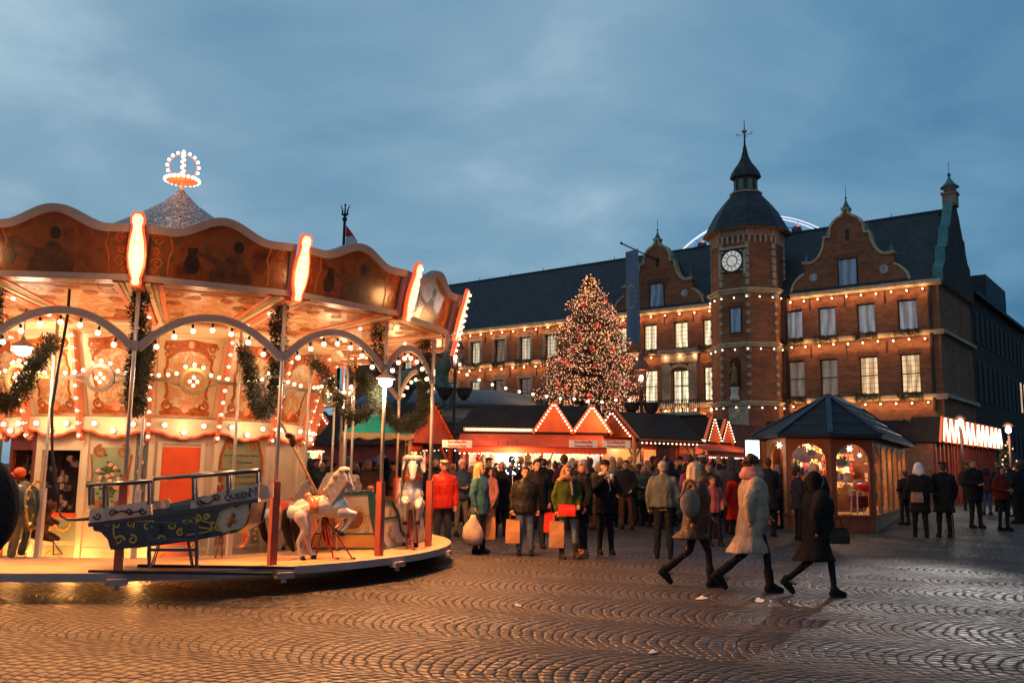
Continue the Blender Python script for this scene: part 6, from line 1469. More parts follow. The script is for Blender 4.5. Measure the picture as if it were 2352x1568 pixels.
P_('woman in black with mottled knit hat and tan ankle boots beside the green parka', 1338, 1278, 1056, -70, pose='stand', top=(.013, .012, .010), hem=.74, bulk=1.1, legs=BLK, tight=True, hair='bob', hc=(.12, .06, .04), hat='beanie', hatc=(.16, .13, .18), shoe=(.35, .13, .06))
P_('man in black coat and black beanie eating from both hands', 1390, 1272, 1056, 10, pose='eat', top=(.010, .010, .012), hem=.76, bulk=1.15, legs=BLK, hair=None, hat='beanie', hatc=(.012, .012, .014), extra='scarf', exc=(.30, .28, .28))
P_('grey haired man in grey green jacket seen from behind, walking away', 1525, 1282, 1057, 168, pose='stand', top=(.095, .105, .085), hem=.90, bulk=1.16, legs=(.012, .013, .017), hc=GREYH)
w8 = P_('blond woman in brown quilted coat with fur hood striding right with a grey bag', 1603, 1346, 1060, 92, pose='walk', top=(.055, .034, .022), kind='puffer', hem=.70, bulk=1.33, legs=BLK, tight=True, boot=True, hair='long', hc=(.50, .34, .20), hat='fur hood', hatc=(.22, .09, .035))
w9 = P_('woman in long beige wool coat with pink scarf striding right', 1735, 1358, 1045, 94, pose='walk', top=(.33, .235, .165), hem=.46, bulk=1.34, flare=1.3, legs=BLK, tight=True, boot=True, hair='curly', hc=(.07, .025, .012), extra='big scarf', exc=(.42, .17, .14))
w10 = P_('person in long black hooded coat striding right in front of the kiosk', 1885, 1368, 1082, 95, pose='walk', top=(.012, .010, .009), hem=.50, bulk=1.5, flare=1.45, legs=BLK, tight=True, hat='hood', hatc=(.011, .010, .009))
P_('woman in long red coat with pale shoulder strap seen from behind left of the kiosk', 1690, 1228, 1080, 200, pose='stand', top=(.62, .018, .008), hem=.42, flare=1.35, hair='bob', hc=(.03, .012, .010), legs=BLK, boot=True)
P_('dark haired man in navy coat looking in at the kiosk window, half turned', 1836, 1240, 1073, 100, pose='hands', top=(.014, .018, .03), hem=.75, legs=BLK, hc=(.02, .012, .01))
P_('bald man in black coat standing before the kiosk\'s left arched window', 1878, 1246, 1062, 190, pose='stand', top=(.010, .010, .012), hem=.66, bulk=1.2, hair=None, legs=BLK)
w14 = P_('woman in white beret-like cap and black coat with a tan handbag, right of the kiosk', 2117, 1234, 1063, 165, pose='hands', top=(.011, .012, .014), hem=.6, bulk=1.14, legs=BLK, hat='beanie', hatc=(.55, .56, .60), hair='bob', hc=WHH)
P_('stout person in black cap and coat leaning on a cane near the kiosk', 2172, 1234, 1060, 172, pose='phone', top=(.010, .010, .011), hem=.55, bulk=1.3, flare=1.3, legs=BLK, hat='flat cap', hatc=(.01, .01, .01), hair='short', hc=(.05, .04, .04))
P_('tall man in black coat walking towards the camera near the side street stalls', 2242, 1212, 1050, 12, pose='hands', top=(.009, .010, .012), hem=.7, bulk=1.22, legs=BLK, hc=(.06, .05, .04))
P_('long haired woman in dark red jacket holding a white paper, near the right edge', 2306, 1218, 1070, 20, pose='hands', top=(.10, .010, .008), hem=.82, bulk=1.05, legs=BLK, tight=True, hair='long', hc=(.025, .012, .010))
P_('person in black cut off by the right edge of the frame', 2352, 1200, 1055, 180, top=BLK, hem=.6, bulk=1.2)
# dark figure close to the camera at the left edge
person('blurred dark hooded figure very close at the left edge of the picture', Vector((-1.41, 2.28, 0)), 1.57, radians(-80), pose='stand', top=(.006, .005, .006), hem=.6, bulk=.78, hat='big fur hood', hatc=(.075, .030, .022))
# --- things they hold
def hp(per, pose, i, d=(0, 0, 0)):
    w = Vector(POSES[pose]['w'][i])+Vector((0, 0, -.09)); M = Matrix.Rotation(per.rotation_euler.z, 3, 'Z'); k = per.scale.z; return Vector(per.location)+M @ (w*k)+Vector(d)
def bag(name, label, pos, w, h, d, c, kind='paper', rz=0.0, handle=True, cat=None):
    t = thing(name, label, cat or 'bag', pos, rz); m = MB()
    if kind == 'paper':
        vs = [(-w/2, -d/2, -h), (w/2, -d/2, -h), (w/2, d/2, -h), (-w/2, d/2, -h), (-w*.52, -d*.42, -h*.5), (w*.5, -d*.55, -h*.5), (w*.5, d*.5, -h*.5), (-w*.5, d*.5, -h*.5), (-w*.46, -d*.30, 0), (w*.47, -d*.22, -.015), (w*.46, d*.25, 0), (-w*.47, d*.2, .01)]
        m.add(vs, [(3, 2, 1, 0)]+[(i, (i+1) % 4, (i+1) % 4+4, i+4) for i in range(4)]+[(i+4, (i+1) % 4+4, (i+1) % 4+8, i+8) for i in range(4)], False)
    elif kind == 'hobo': m.ball((0, 0, -h*.55), (w*.5, d*.5, h*.42), 14, 10); m.tube([(-w*.42, 0, -h*.35), (-w*.2, 0, h*.05), (0, 0, h*.14), (w*.2, 0, h*.05), (w*.42, 0, -h*.35)], .02, 6)
    else: m.rings([(0, 0, -h, w*.20, d*.2), (0, 0, -h*.93, w*.40, d*.42), (0, 0, -h*.7, w*.5, d*.5), (0, 0, -h*.4, w*.42, d*.42), (0, 0, -h*.12, w*.16, d*.16), (0, 0, 0, w*.1, d*.1)], 16)
    bo2 = m.build('body', cloth(c, 'wool') if kind != 'paper' else paint('paper_%s' % name+label[:6], c, .7, .15, 5, .3), t)
    if kind == 'sack':
        for v in bo2.data.vertices: a_ = atan2(v.co.y, v.co.x); q_ = 1+.10*sin(5*a_+v.co.z*9)+.07*sin(9*a_-v.co.z*14); v.co.x *= q_; v.co.y *= q_
    if handle: m = MB(); m.tube([(-w*.22, 0, -.01), (-w*.15, 0, .10), (0, 0, .14), (w*.15, 0, .10), (w*.22, 0, -.01)], .006, 5, False); m.build('handle', cloth(sc(c, .7)), t)
    return t
def at_hand(px, py, Y): return atd(px, py, Y)
bag('shopping_bag', 'bulging white plastic bag carried by the blond woman in teal', hp(w1, 'stand', 0, (-.03, -.06, -.05)), .40, .56, .34, (.40, .31, .25), 'sack')
bag('paper_bag', 'brown paper bag hanging from the young person\'s left hand', hp(w3, 'stand', 0, (0, 0, -.10)), .26, .42, .13, (.42, .20, .08))
bag('paper_bag', 'tan bag held low behind the teal coat', hp(w1, 'stand', 1, (.02, -.04, -.1)), .24, .42, .12, (.38, .17, .07))
bag('shopping_bag', 'bright red carrier bag between the black clothed pair and the green parka', hp(w3b, 'stand', 1, (0, -.02, -.1)), .22, .40, .12, (.75, .04, .02))
bag('paper_bag', 'brown paper bag held behind the green parka', hp(w4, 'relaxed', 0, (0, 0, -.1)), .26, .46, .14, (.36, .16, .06))
bag('shoulder_bag', 'red leather shoulder bag on the hip of the green parka', atd(1302, 1158, 16.15), .30, .20, .10, (.65, .03, .015), handle=False)
bag('shoulder_bag', 'large slouchy grey bag under the arm of the woman in the brown quilted coat', atd(1585, 1112, 12.42), .28, .46, .12, (.15, .125, .11), 'hobo', handle=False)
bag('handbag', 'black handbag with an orange lining swinging behind the black hooded coat', atd(1925, 1212, 11.8), .26, .20, .10, (.03, .018, .012), handle=True)
bag('handbag', 'tan handbag on the hip of the woman in the white cap', atd(2106, 1130, 22.0), .26, .24, .10, (.32, .17, .09), handle=False)
bag('shoulder_bag', 'small cream bag at the side of the long red coat', atd(1706, 1140, 21.8), .2, .24, .1, (.55, .42, .34), handle=False)
t = thing('walking_cane', 'thin black cane of the stout person in the black cap', 'cane', groundp(2193, 1240)); m = MB(); m.tube([(0, 0, 0), (-.03, 0, .82), (-.08, 0, .88), (-.13, 0, .84)], .012, 6); m.build('stick', DARK, t)
t = thing('paper_cup', 'small white cup in the hands of the man in black beanie', 'cup', atd(1405, 1094, 17.0)); m = MB(); m.lathe([(.03, -.05), (.04, .05), (.035, .05)], n=10); m.build('cup_wall', paint('flag_white', (.5, .5, .52)), t); m = MB(); m.lathe([(.041, .02), (.041, .035)], n=10); m.build('rim', WHT, t)
# light balloon
t = thing('light_balloon', 'clear balloon wrapped in blue and white fairy lights floating in the crowd', 'balloon', atd(1177, 1070, 19.5)); m = MB(); m.ball((0, 0, 0), (.16, .16, .2), 14, 10); m.build('balloon_skin', GL, t); m = MB(); m.tube([(0, 0, -.2), (0.02, 0, -.7)], .006, 5); m.build('stick', WHT, t)
rr = random.Random(4)
for i in range(20): a, b_ = rr.uniform(0, 2*pi), rr.uniform(-1.2, 1.2); bulb((.165*cos(a)*cos(b_), .165*sin(a)*cos(b_), .2*sin(b_)), .012, t, glow('blue_fairy_glow', (.45, .65, 1), 5) if i % 2 else glow('white_fairy_glow', (1, .9, .9), 5), 'fairy_light')
# vendor in the stall
D_('vendor in white coat with scarf behind the food stall counter', 1262, 26.9, 1044, 10, h=1.66, pose='hands', top=(.75, .68, .62), hem=.8, hair='bun', hc=(.05, .02, .012), extra='scarf', exc=(.6, .55, .5), group='people at the stalls')
D_('second vendor in white with dark cap raising a red cup at the food stall', 1284, 27.0, 1050, -15, h=1.62, pose='eat', top=(.6, .55, .5), hem=.8, hair='short', hat='beanie', hatc=(.04, .06, .10), group='people at the stalls')
# --- the crowd in front of the stalls, each with its own clothes
crowd = [
 (1040, 23.6, 1064, 200, 'auburn haired person in rust brown jacket beside the elderly man in red', dict(top=(.14, .05, .03), hc=(.20, .08, .03), legs=BLK)),
 (1062, 21.0, 1053, 20, 'white haired man in blue jacket looking at his hands', dict(top=(.03, .05, .09), hc=(.6, .58, .55), legs=(.12, .10, .09), pose='hands')),
 (1084, 22.5, 1068, 190, 'person in brown fur trimmed jacket behind the teal coat', dict(top=(.12, .06, .035), hc=(.25, .15, .08), hair='bob', extra='fur hood', exc=(.3, .18, .10))),
 (1124, 23.0, 1050, 30, 'older man in dark cap near the awning', dict(top=(.02, .02, .025), hat='flat cap', hatc=(.015, .015, .02))),
 (1132, 20.5, 1072, -70, 'dark haired woman in pink padded jacket right of the teal coat', dict(top=(.30, .12, .10), kind='puffer', hair='bob', hc=(.03, .015, .012), boot=True, legs=(.10, .05, .03))),
 (1152, 21.2, 1058, 175, 'bald man in long black coat seen from behind at the counter', dict(top=(.012, .01, .01), hem=.6, bulk=1.15, hair=None)),
 (1176, 23.6, 1048, 180, 'person in black cap at the counter behind the balloon', dict(top=(.016, .012, .010), hat='beanie', hatc=(.02, .015, .012), bulk=1.1)),
 (1296, 23.0, 1045, 165, 'curly brown haired man in plum jacket at the counter', dict(top=(.05, .02, .03), hair='curly', hc=(.10, .04, .02), bulk=1.1, pose='hands')),
 (1325, 22.6, 1058, 170, 'person with grey knit hat waiting by the second gable', dict(top=(.03, .03, .035), hat='beanie', hatc=(.25, .22, .24))),
 (1425, 25.6, 1050, 172, 'person in olive jacket and light jeans seen from behind, with a bicycle', dict(top=(.06, .045, .02), legs=(.16, .19, .23), hc=(.35, .2, .12), bulk=1.2, pose='relaxed')),
 (1446, 24.8, 1046, 200, 'bald headed man in ochre jacket by the pine post', dict(top=(.25, .12, .03), hair=None)),
 (1468, 24.6, 1060, 170, 'person in dark brown jacket with white knit cap seen from behind', dict(top=(.05, .028, .018), hat='beanie', hatc=(.55, .48, .45), legs=(.04, .04, .045), bulk=1.15)),
 (1490, 26.0, 1056, 60, 'woman with reddish hair at the pine hut', dict(top=(.20, .10, .05), hair='bob', hc=(.28, .11, .05))),
 (1502, 26.3, 1046, 110, 'dark haired man in profile under the hut\'s fir trim', dict(top=(.05, .02, .015), hc=(.015, .01, .01))),
 (1540, 24.5, 1056, 180, 'short person in black beside the grey green jacket', dict(top=BLK, hair='long', hc=(.015, .01, .01))),
 (1562, 26.5, 1048, 10, 'person in dark cap facing this way in front of the pine hut', dict(top=(.02, .015, .012), hat='beanie', hatc=(.015, .012, .012))),
 (1578, 23.5, 1062, 40, 'woman in pink jacket partly behind the striding blond woman', dict(top=(.28, .07, .10), hair='bob', hc=(.02, .012, .01))),
 (1586, 27.0, 1046, 160, 'woman with piled brown hair facing the stall', dict(top=(.04, .02, .012), hair='bun', hc=(.08, .04, .02))),
 (1612, 24.0, 1044, 200, 'grey capped person behind the blond woman\'s head', dict(top=(.06, .05, .05), hat='flat cap', hatc=(.45, .42, .45), bulk=1.1)),
 (1628, 21.5, 1062, -20, 'brown haired boy in dark jacket with red strap', dict(top=(.03, .02, .02), hc=(.16, .07, .03))),
 (1637, 19.6, 1112, 15, 'child in pink coat at the side of the brown haired boy', dict(top=(.35, .08, .07), hair='short', hc=(.06, .03, .02))),
 (1650, 26.0, 1044, -10, 'smiling bald man in black jacket under the twin gables', dict(top=(.012, .012, .014), hair=None)),
 (1662, 27.5, 1050, 180, 'dark coated person left of the grey hooded one', dict(top=(.02, .02, .025))),
 (1678, 22.8, 1048, 175, 'person in grey hooded coat seen from behind', dict(top=(.045, .05, .06), hat='hood', hatc=(.045, .05, .06), hem=.6)),
 (1702, 25.0, 1052, 150, 'dark haired woman in black near the long red coat', dict(top=BLK, hair='long', hc=(.02, .012, .01))),
 (1716, 27.0, 1050, 30, 'person in grey cap near the light box', dict(top=(.05, .05, .06), hat='beanie', hatc=(.2, .19, .2))),
 (1762, 22.0, 1050, 185, 'person in dark coat beyond the pink scarf, beside the kiosk', dict(top=(.02, .018, .016), hem=.6)),
 (1786, 24.3, 1066, 200, 'woman in plum coat looking into the narrow kiosk window', dict(top=(.06, .03, .04), hair='bob', hc=(.12, .07, .05))),
 (648, 21.5, 1062, 20, 'person in black cap behind the white pony\'s mane', dict(top=BLK, hat='beanie', hatc=(.012, .012, .012))),
 (668, 21.0, 1068, -30, 'smiling long haired woman seen between the carousel poles', dict(top=(.02, .012, .01), hair='long', hc=(.05, .02, .01))),
 (700, 20.5, 1063, 150, 'woman with long dark hair left of the rearing horse\'s head', dict(top=BLK, hair='long', hc=(.02, .01, .008), bulk=1.1)),
 (728, 22.5, 1052, 45, 'man in flat cap and camouflage jacket behind the carousel', dict(top=(.05, .04, .02), hat='flat cap', hatc=(.12, .05, .025), bulk=1.1)),
 (752, 23.0, 1049, 120, 'person in brown fur hat looking at the red stall', dict(top=(.05, .03, .02), hat='beanie', hatc=(.20, .12, .08))),
 (768, 21.3, 1062, 100, 'dark haired man in black jacket just above the rearing horse', dict(top=BLK, hc=(.02, .012, .01))),
 (815, 21.5, 1060, 20, 'grey haired person between the horse and the green canopy', dict(top=(.05, .02, .015), hc=(.3, .26, .22), hair='bob')),
 (830, 23.5, 1058, 180, 'person in dark red jacket facing the red stall', dict(top=(.16, .012, .010), hc=(.05, .02, .012))),
 (860, 23.0, 1054, 190, 'person in bright blue knit cap under the green canopy', dict(top=(.04, .02, .015), hat='beanie', hatc=(.04, .10, .32))),
 (890, 23.3, 1050, 180, 'broad person in black under the green canopy\'s edge', dict(top=BLK, bulk=1.2, hat='hood', hatc=BLK)),
 (918, 22.8, 1058, 182, 'long haired person in black behind the sleigh', dict(top=BLK, hair='long', hc=(.015, .01, .008), bulk=1.15)),
 (934, 21.5, 1082, 170, 'short person in dusty violet coat beside the white front facing horse', dict(top=(.09, .05, .06), kind='puffer', hc=(.1, .05, .03))),
 (985, 23.5, 1060, 200, 'person in a dark coat behind the red jacketed man', dict(top=(.03, .02, .018))),
 (2335, 27.0, 1062, 200, 'distant person in dark clothes beside the small fir', dict(top=BLK)),
 (2290, 34.0, 1062, 10, 'distant walker in dark grey by the end of the red boarded stalls', dict(top=(.02, .02, .022))),
 (2075, 26.0, 1080, 200, 'dark figure half hidden past the kiosk\'s far corner', dict(top=BLK)),
 (1250, 24.4, 1052, 178, 'person in black parka at the counter between the two vendors and the balloon', dict(top=(.015, .012, .014), bulk=1.12, hc=(.05, .02, .015))),
 (1355, 24.4, 1052, 182, 'person in dark green coat queueing behind the black beanie', dict(top=(.02, .03, .02), hat='beanie', hatc=(.10, .02, .02))),
 (1518, 25.5, 1054, 175, 'person in grey scarf behind the grey green jacket\'s shoulder', dict(top=(.03, .03, .035), extra='scarf', exc=(.25, .22, .2))),
 (1600, 27.8, 1050, 0, 'person in a rust coat in front of the twin gabled stall', dict(top=(.18, .06, .03), hc=(.05, .03, .02))),
 (1735, 26.0, 1052, 170, 'person in dark blue anorak under the bright light box', dict(top=(.02, .03, .06), bulk=1.1)),
]
for px, Y, yt, face, lab, k in crowd: 
    k = dict(k); 
    if 'pose' not in k: k['pose'] = R.choice(['stand', 'stand', 'relaxed', 'hands'])
    D_(lab, px, Y, yt, face, **k)

rr = random.Random(77)
COLS = [(.014, .013, .014), (.03, .025, .02), (.02, .03, .05), (.06, .03, .02), (.09, .05, .03), (.05, .05, .055), (.12, .02, .02), (.05, .06, .04), (.16, .10, .06), (.025, .02, .035)]
CN = ['black', 'dark brown', 'navy', 'brown', 'tan brown', 'grey', 'dark red', 'olive', 'camel', 'violet black']
spots_ = [(1052, 25.0), (1110, 25.0), (1140, 24.4), (1165, 25.0), (1192, 24.2), (1215, 25.2), (1240, 23.2), (1275, 24.8), (1315, 25.0), (1340, 23.5), (1375, 23.0), (1405, 24.0), (1438, 23.4), (1482, 24.4), (1512, 23.8), (1530, 27.0), (1552, 25.5), (1572, 28.5), (1596, 26.2), (1618, 28.4), (1640, 24.4), (1668, 29.0), (1690, 27.6), (1712, 29.0), (1725, 24.4), (1748, 28.0), (655, 23.5), (690, 23.8), (712, 24.2), (740, 21.3), (788, 24.0), (800, 22.6), (845, 21.0), (875, 24.6), (905, 21.6), (1000, 25.2), (1022, 24.6), (2264, 31.0), (2222, 35.0), (2320, 30.0)]
for i, (px, Y) in enumerate(spots_):
    c = rr.randrange(10); hr = rr.choice(['short', 'short', 'long', 'bob', None, 'bun']); ht = rr.choice([None, None, 'beanie', 'flat cap', None]); hcn, hc = rr.choice([('grey', GREYH), ('dark', (.02, .012, .01)), ('brown', (.07, .035, .02)), ('fair', (.35, .22, .11))])
    h = rr.uniform(1.58, 1.86); fc = rr.choice([180, 170, 195, 150, 210, 20, -15, 90, -90]); yt = 1040
    gx = atd(px, 1100, Y).x
    where_ = 'left of the tree lamp post' if px < 1200 else 'in front of the long stall' if px < 1400 else 'by the pine hut' if px < 1600 else 'before the twin gables' if px < 1800 else 'in the side street'
    if px < 1030: where_ = 'seen through the carousel'
    nm = 'person in %s coat%s, %s, %s, spot %s' % (CN[c], (' and '+ht) if ht else (' with %s hair' % hcn if hr else ' with bald head'), 'facing away' if abs(fc) > 120 else 'facing this way' if abs(fc) < 40 else 'in profile', where_, '')
    nm = nm.replace(', spot ', '')
    person(nm, Vector((gx, Y, gz(Y))), h, radians(fc), pose=rr.choice(['stand', 'relaxed', 'hands', 'walk', 'phone']), top=COLS[c], hem=rr.choice([.85, .75, .62]), bulk=rr.uniform(1.0, 1.2), legs=rr.choice([BLK, NAVY, JEAN, BRN]), hair=hr, hc=hc, hat=ht, hatc=rr.choice([(.02, .02, .02), (.3, .28, .28), (.12, .03, .03), (.05, .06, .1)]))
# bicycle behind the olive jacket
t = thing('bicycle', 'dark bicycle standing between the legs of the crowd by the pine hut', 'bicycle', (atd(1450, 1180, 25).x, 24.9, gz(24.9)), .15)
for x in (-.52, .52): m = MB(); m.tube([(x+.33*cos(a), 0, .34+.33*sin(a)) for a in [2*pi*i/24 for i in range(25)]], .018, 6, False); m.build('wheel', paint('tyre_cream', (.35, .22, .12), .6), t)
m = MB(); m.tube([(-.52, 0, .34), (-.1, 0, .34), (.4, 0, .85), (-.2, 0, .82), (-.1, 0, .34)], .016, 6); m.tube([(.52, 0, .34), (.38, 0, .98), (.5, 0, 1.02)], .016, 6); m.tube([(-.2, 0, .82), (-.52, 0, .34)], .012, 6); m.build('frame', paint('steel_frame', (.3, .3, .32), .3, .1, 6, metal=.7), t)
m = MB(); m.ball((-.22, 0, .92), (.14, .06, .03)); m.build('saddle', DARK, t)
# ================================================================ CAROUSEL ANIMALS, BOAT, SLEIGH
def horse_mesh(pose):
    key = ('horse', pose)
    if key in _cache: return _cache[key]
    m = MB()
    if pose == 'rear':   # hind legs planted, forelegs folded up, arched neck; faces +X, hooves at z=0
        hip, wi, ch = Vector((-.08, 0, .62)), Vector((.25, 0, .78)), Vector((.40, 0, .66)); m.ball(hip, (.17, .135, .17), 14, 10); m.cone(hip, .15, wi-Vector((0, 0, .06)), .145, 14); m.ball(ch, (.13, .125, .16), 14, 10); m.cone(wi-Vector((0, 0, .08)), .14, ch, .125, 14)
        m.cone((.31, 0, .80), .135, (.35, 0, .98), .115, 12); m.cone((.35, 0, .98), .115, (.42, 0, 1.09), .085, 12)
        m.cone((.44, 0, 1.11), .072, (.53, 0, .93), .044, 12); m.ball((.54, 0, .915), (.042, .040, .046)); m.cone((.46, 0, 1.06), .070, (.49, 0, .98), .055)
        for s in (-1, 1): m.ball((.49, s*.062, 1.08), (.018, .012, .016), 6, 5); m.ball((.565, s*.030, .915), (.012, .010, .014), 6, 5)
        for s in (-1, 1):
            m.cone((.43, s*.035, 1.15), .018, (.46, s*.04, 1.24), .006, 6)
            H = [Vector((-.10, s*.09, .56)), Vector((-.02, s*.095, .40)), Vector((-.12+.10*(s > 0), s*.085, .23)), Vector((-.09+.12*(s > 0), s*.08, .08)), Vector((-.07+.12*(s > 0), s*.08, .035))]
            for i, (r0, r1) in enumerate(((.105, .062), (.062, .032), (.030, .024), (.026, .03))): m.cone(H[i], r0, H[i+1], r1, 10)
            F = [Vector((.42, s*.08, .62)), Vector((.60-.03*(s > 0), s*.085, .60-.06*(s > 0))), Vector((.50-.05*(s > 0), s*.08, .42)), Vector((.44-.03*(s > 0), s*.08, .37))]
            for i, (r0, r1) in enumerate(((.075, .038), (.033, .023), (.024, .028))): m.cone(F[i], r0, F[i+1], r1, 10)
    elif pose == 'run':
        m.cone((-.32, 0, .62), .15, (.22, 0, .64), .14, 14); m.ball((-.36, 0, .62), (.15, .13, .16)); m.ball((.28, 0, .62), (.14, .12, .16)); m.cone((.30, 0, .70), .11, (.48, 0, .96), .065, 12); m.cone((.48, 0, .98), .06, (.66, 0, .88), .034, 12); m.ball((.67, 0, .87), (.04, .03, .035))
        for s in (-1, 1):
            m.cone((.45, s*.03, 1.0), .016, (.46, s*.035, 1.09), .005, 6)
            for pts, rs in (([(.30, s*.08, .56), (.46, s*.08, .42), (.40, s*.08, .24), (.34, s*.08, .20)], (.07, .036, .024, .028)), ([(-.36, s*.09, .56), (-.42, s*.09, .38), (-.56, s*.085, .22), (-.64, s*.085, .18)], (.10, .05, .026, .03))):
                for i in range(3): m.cone(pts[i], rs[i], pts[i+1], rs[i+1], 10)
    elif pose == 'boar':
        m.ball((0, 0, .62), (.46, .24, .30), 16, 12); m.ball((.25, 0, .60), (.24, .23, .30), 14, 10); m.ball((-.35, 0, .66), (.22, .18, .22)); m.cone((-.45, 0, .66), .15, (-.75, 0, .58), .07, 12)
        for s in (-1, 1):
            m.cone((.28, s*.13, .50), .13, (.30, s*.13, .24), .07); m.cone((.30, s*.13, .24), .06, (.27, s*.13, .06), .055); m.cone((-.28, s*.13, .50), .10, (-.30, s*.13, .24), .06); m.cone((-.30, s*.13, .24), .055, (-.32, s*.13, .06), .05)
            m.cone((-.42, s*.10, .82), .05, (-.40, s*.15, .94), .02)
    else:  # bear: 'bear'
        m.ball((0, 0, .55), (.19, .18, .26), 14, 10); m.ball((.06, 0, .75), (.15, .14, .15)); m.cone((.10, 0, .82), .12, (.18, 0, .90), .115, 12); m.ball((.20, 0, .92), (.13, .12, .12)); m.cone((.26, 0, .92), .07, (.40, 0, .90), .042, 10)
        for s in (-1, 1):
            m.ball((.14, s*.09, 1.03), (.035, .03, .045)); m.cone((.08, s*.13, .70), .065, (.30, s*.12, .60), .045); m.cone((-.02, s*.11, .40), .10, (.24, s*.12, .34), .07); m.cone((.24, s*.12, .34), .07, (.34, s*.12, .30), .045)
    _cache[key] = remesh(m, 'body', .013 if pose != 'bear' else .016, 3); return _cache[key]
WHITEH = paint('white_horse_paint', (.48, .41, .35), .22, .12, 7, coat=.6); PINKH = paint('orange_horse_paint', (.55, .16, .05), .22, .25, 5, coat=.6); CREAMH = paint('cream_horse_paint', (.60, .40, .22), .25, .2, 5, coat=.5)
SAD = paint('tan_saddle', (.45, .13, .04), .25, .2, 8, coat=.6); TRAP = paint('pale_blue_trappings', (.42, .52, .50), .3, .15, 8, coat=.4); MANE = paint('grey_mane', (.30, .25, .21), .5, .3, 20, .5); BLKH = cloth((.008, .006, .006), 'hair')
def horse(label, pos, rz, s=1.0, pose='rear', body=WHITEH, mane=MANE, tail=BLKH, saddle=SAD, trap=TRAP, group='carved horses on the carousel'):
    t = thing('carousel_horse', label, 'carousel horse', pos, rz, group); t.scale = (s, s, s); inst('body', horse_mesh(pose), body, t)
    m = MB()
    if pose == 'rear':
        q = [(.24, .86), (.27, .98), (.33, 1.09), (.40, 1.165), (.46, 1.17)]
        for i in range(len(q)-1): 
            for s_ in (-1, 0, 1): m.cone((q[i][0]+.01, s_*.080, q[i][1]), .058, (q[i+1][0], s_*.062, q[i+1][1]), .050, 8)
        for i in range(20): f = i/19; x = .22+.20*f; z = .92+.24*f; m.cone((x, -.10, z), .030, (x+.085, -.135, z-.20+.06*f), .014, 6); m.cone((x, .10, z), .030, (x+.07, .13, z-.15), .014, 6)
        inst('mane', remesh(m, 'mane', .012, 1), mane, t)
        m = MB(); m.tube([(-.23, 0, .68), (-.31, 0, .62), (-.30, 0, .42), (-.24, 0, .22), (-.18, 0, .10)], [.03, .05, .065, .055, .02], 10); m.build('tail', tail, t)
        m = MB(); m.rings([(.06, 0, .60, .13, .155), (.08, 0, .70, .135, .165), (.07, 0, .80, .13, .12), (.0, 0, .83, .10, .08)], 16); m.ball((-.03, 0, .83), (.05, .09, .045)); m.ball((.19, 0, .89), (.04, .07, .045)); sd = m.build('saddle', saddle, t)
        m = MB(); m.rings([(-.12, 0, .54, .17, .147), (-.13, 0, .62, .175, .15), (-.12, 0, .70, .15, .13)], 16); m.rings([(.36, 0, .62, .145, .135), (.36, 0, .70, .15, .14), (.34, 0, .78, .13, .125)], 16); m.build('trappings', trap, t)
        m = MB(); m.tube([Vector((.325+.05*cos(a)*1.9, .115*sin(a), .86+.045*cos(a))) for a in [2*pi*i/16 for i in range(17)]], .014, 6); m.tube([(.41, -.06, 1.06), (.52, -.045, 1.0), (.55, -.035, .95)], .008, 5); m.tube([(.50, -.05, 1.03), (.28, -.12, .92), (.2, -.08, .86)], .007, 5); m.build('bridle', REDROD, t)
        m = MB()
        for s_ in (-1, 1):
            for c in ((-.06+.12*(s_ > 0), s_*.08, .022), (.425-.03*(s_ > 0), s_*.08, .345)): m.rings([(c[0]+.02, c[1], c[2]-.03, .042, .036), (c[0], c[1], c[2]+.03, .03, .028)], 10)
        m.build('hooves', DARK, t)
        m = MB(); m.tube([(.22, -.02, .52), (.34, -.05, .03), (.42, -.05, .015)], .012, 6); m.tube([(.24, .0, .50), (.58, .02, .02), (.62, .05, .015)], .012, 6); m.tube([(.20, .05, .52), (.10, .1, .02)], .012, 6); m.build('support_rods', REDROD, t)
    elif pose == 'boar':
        m.rings([(.05, 0, .62, .24, .262), (.05, 0, .78, .22, .23), (.05, 0, .92, .16, .14), (.05, 0, .98, .10, .08)], 18); m.ball((.22, 0, .98), (.06, .12, .07)); m.build('saddle', saddle, t)
        m = MB(); m.tube([Vector((.42+.02*cos(a*3), .235*sin(a), .60+.28*cos(a))) for a in [2*pi*i/24 for i in range(25)]], .014, 6); m.tube([Vector((-.2, .215*sin(a), .62+.27*cos(a))) for a in [2*pi*i/24 for i in range(25)]], .014, 6)
        for i in range(7): a = -.2-i*.35; m.ball((.44, .25*sin(a), .60+.29*cos(a)), .022, 6, 5)
        m.build('bell_straps', paint('brass_bells', (.5, .28, .08), .3, .1, 8, metal=.6), t)
    else:
        for i in range(12): f = i/11; m.cone((.26+.22*f, 0, .80+.22*f), .035, (.20+.22*f, -.05, .68+.22*f), .014, 6)
        m.build('mane', mane, t); m = MB(); m.tube([(-.50, 0, .68), (-.60, 0, .62), (-.62, 0, .35)], [.03, .05, .02], 8); m.build('tail', tail, t)
        m = MB(); m.rings([(-.05, 0, .58, .15, .15), (-.05, 0, .70, .155, .16), (-.06, 0, .79, .14, .11)], 14); m.ball((-.16, 0, .83), (.05, .09, .05)); m.build('saddle', saddle, t)
        m = MB(); m.tube([(0, 0, .5), (.05, .05, .02)], .012, 6); m.tube([(0, 0, .5), (-.1, -.05, .02)], .012, 6); m.build('support_rods', REDROD, t)
    return t
def onc(px, py_floor, rz): p = atd(px, py_floor, 10); d = ray(px, py_floor); q = OC+d*((PZ-EYE)/d.z); return Vector((q.x, q.y, PZ)), rz
p, _ = onc(706, 1284, 0); horse('white rearing horse with grey mane, tan saddle and pale blue trappings', p, .10, 1.02)
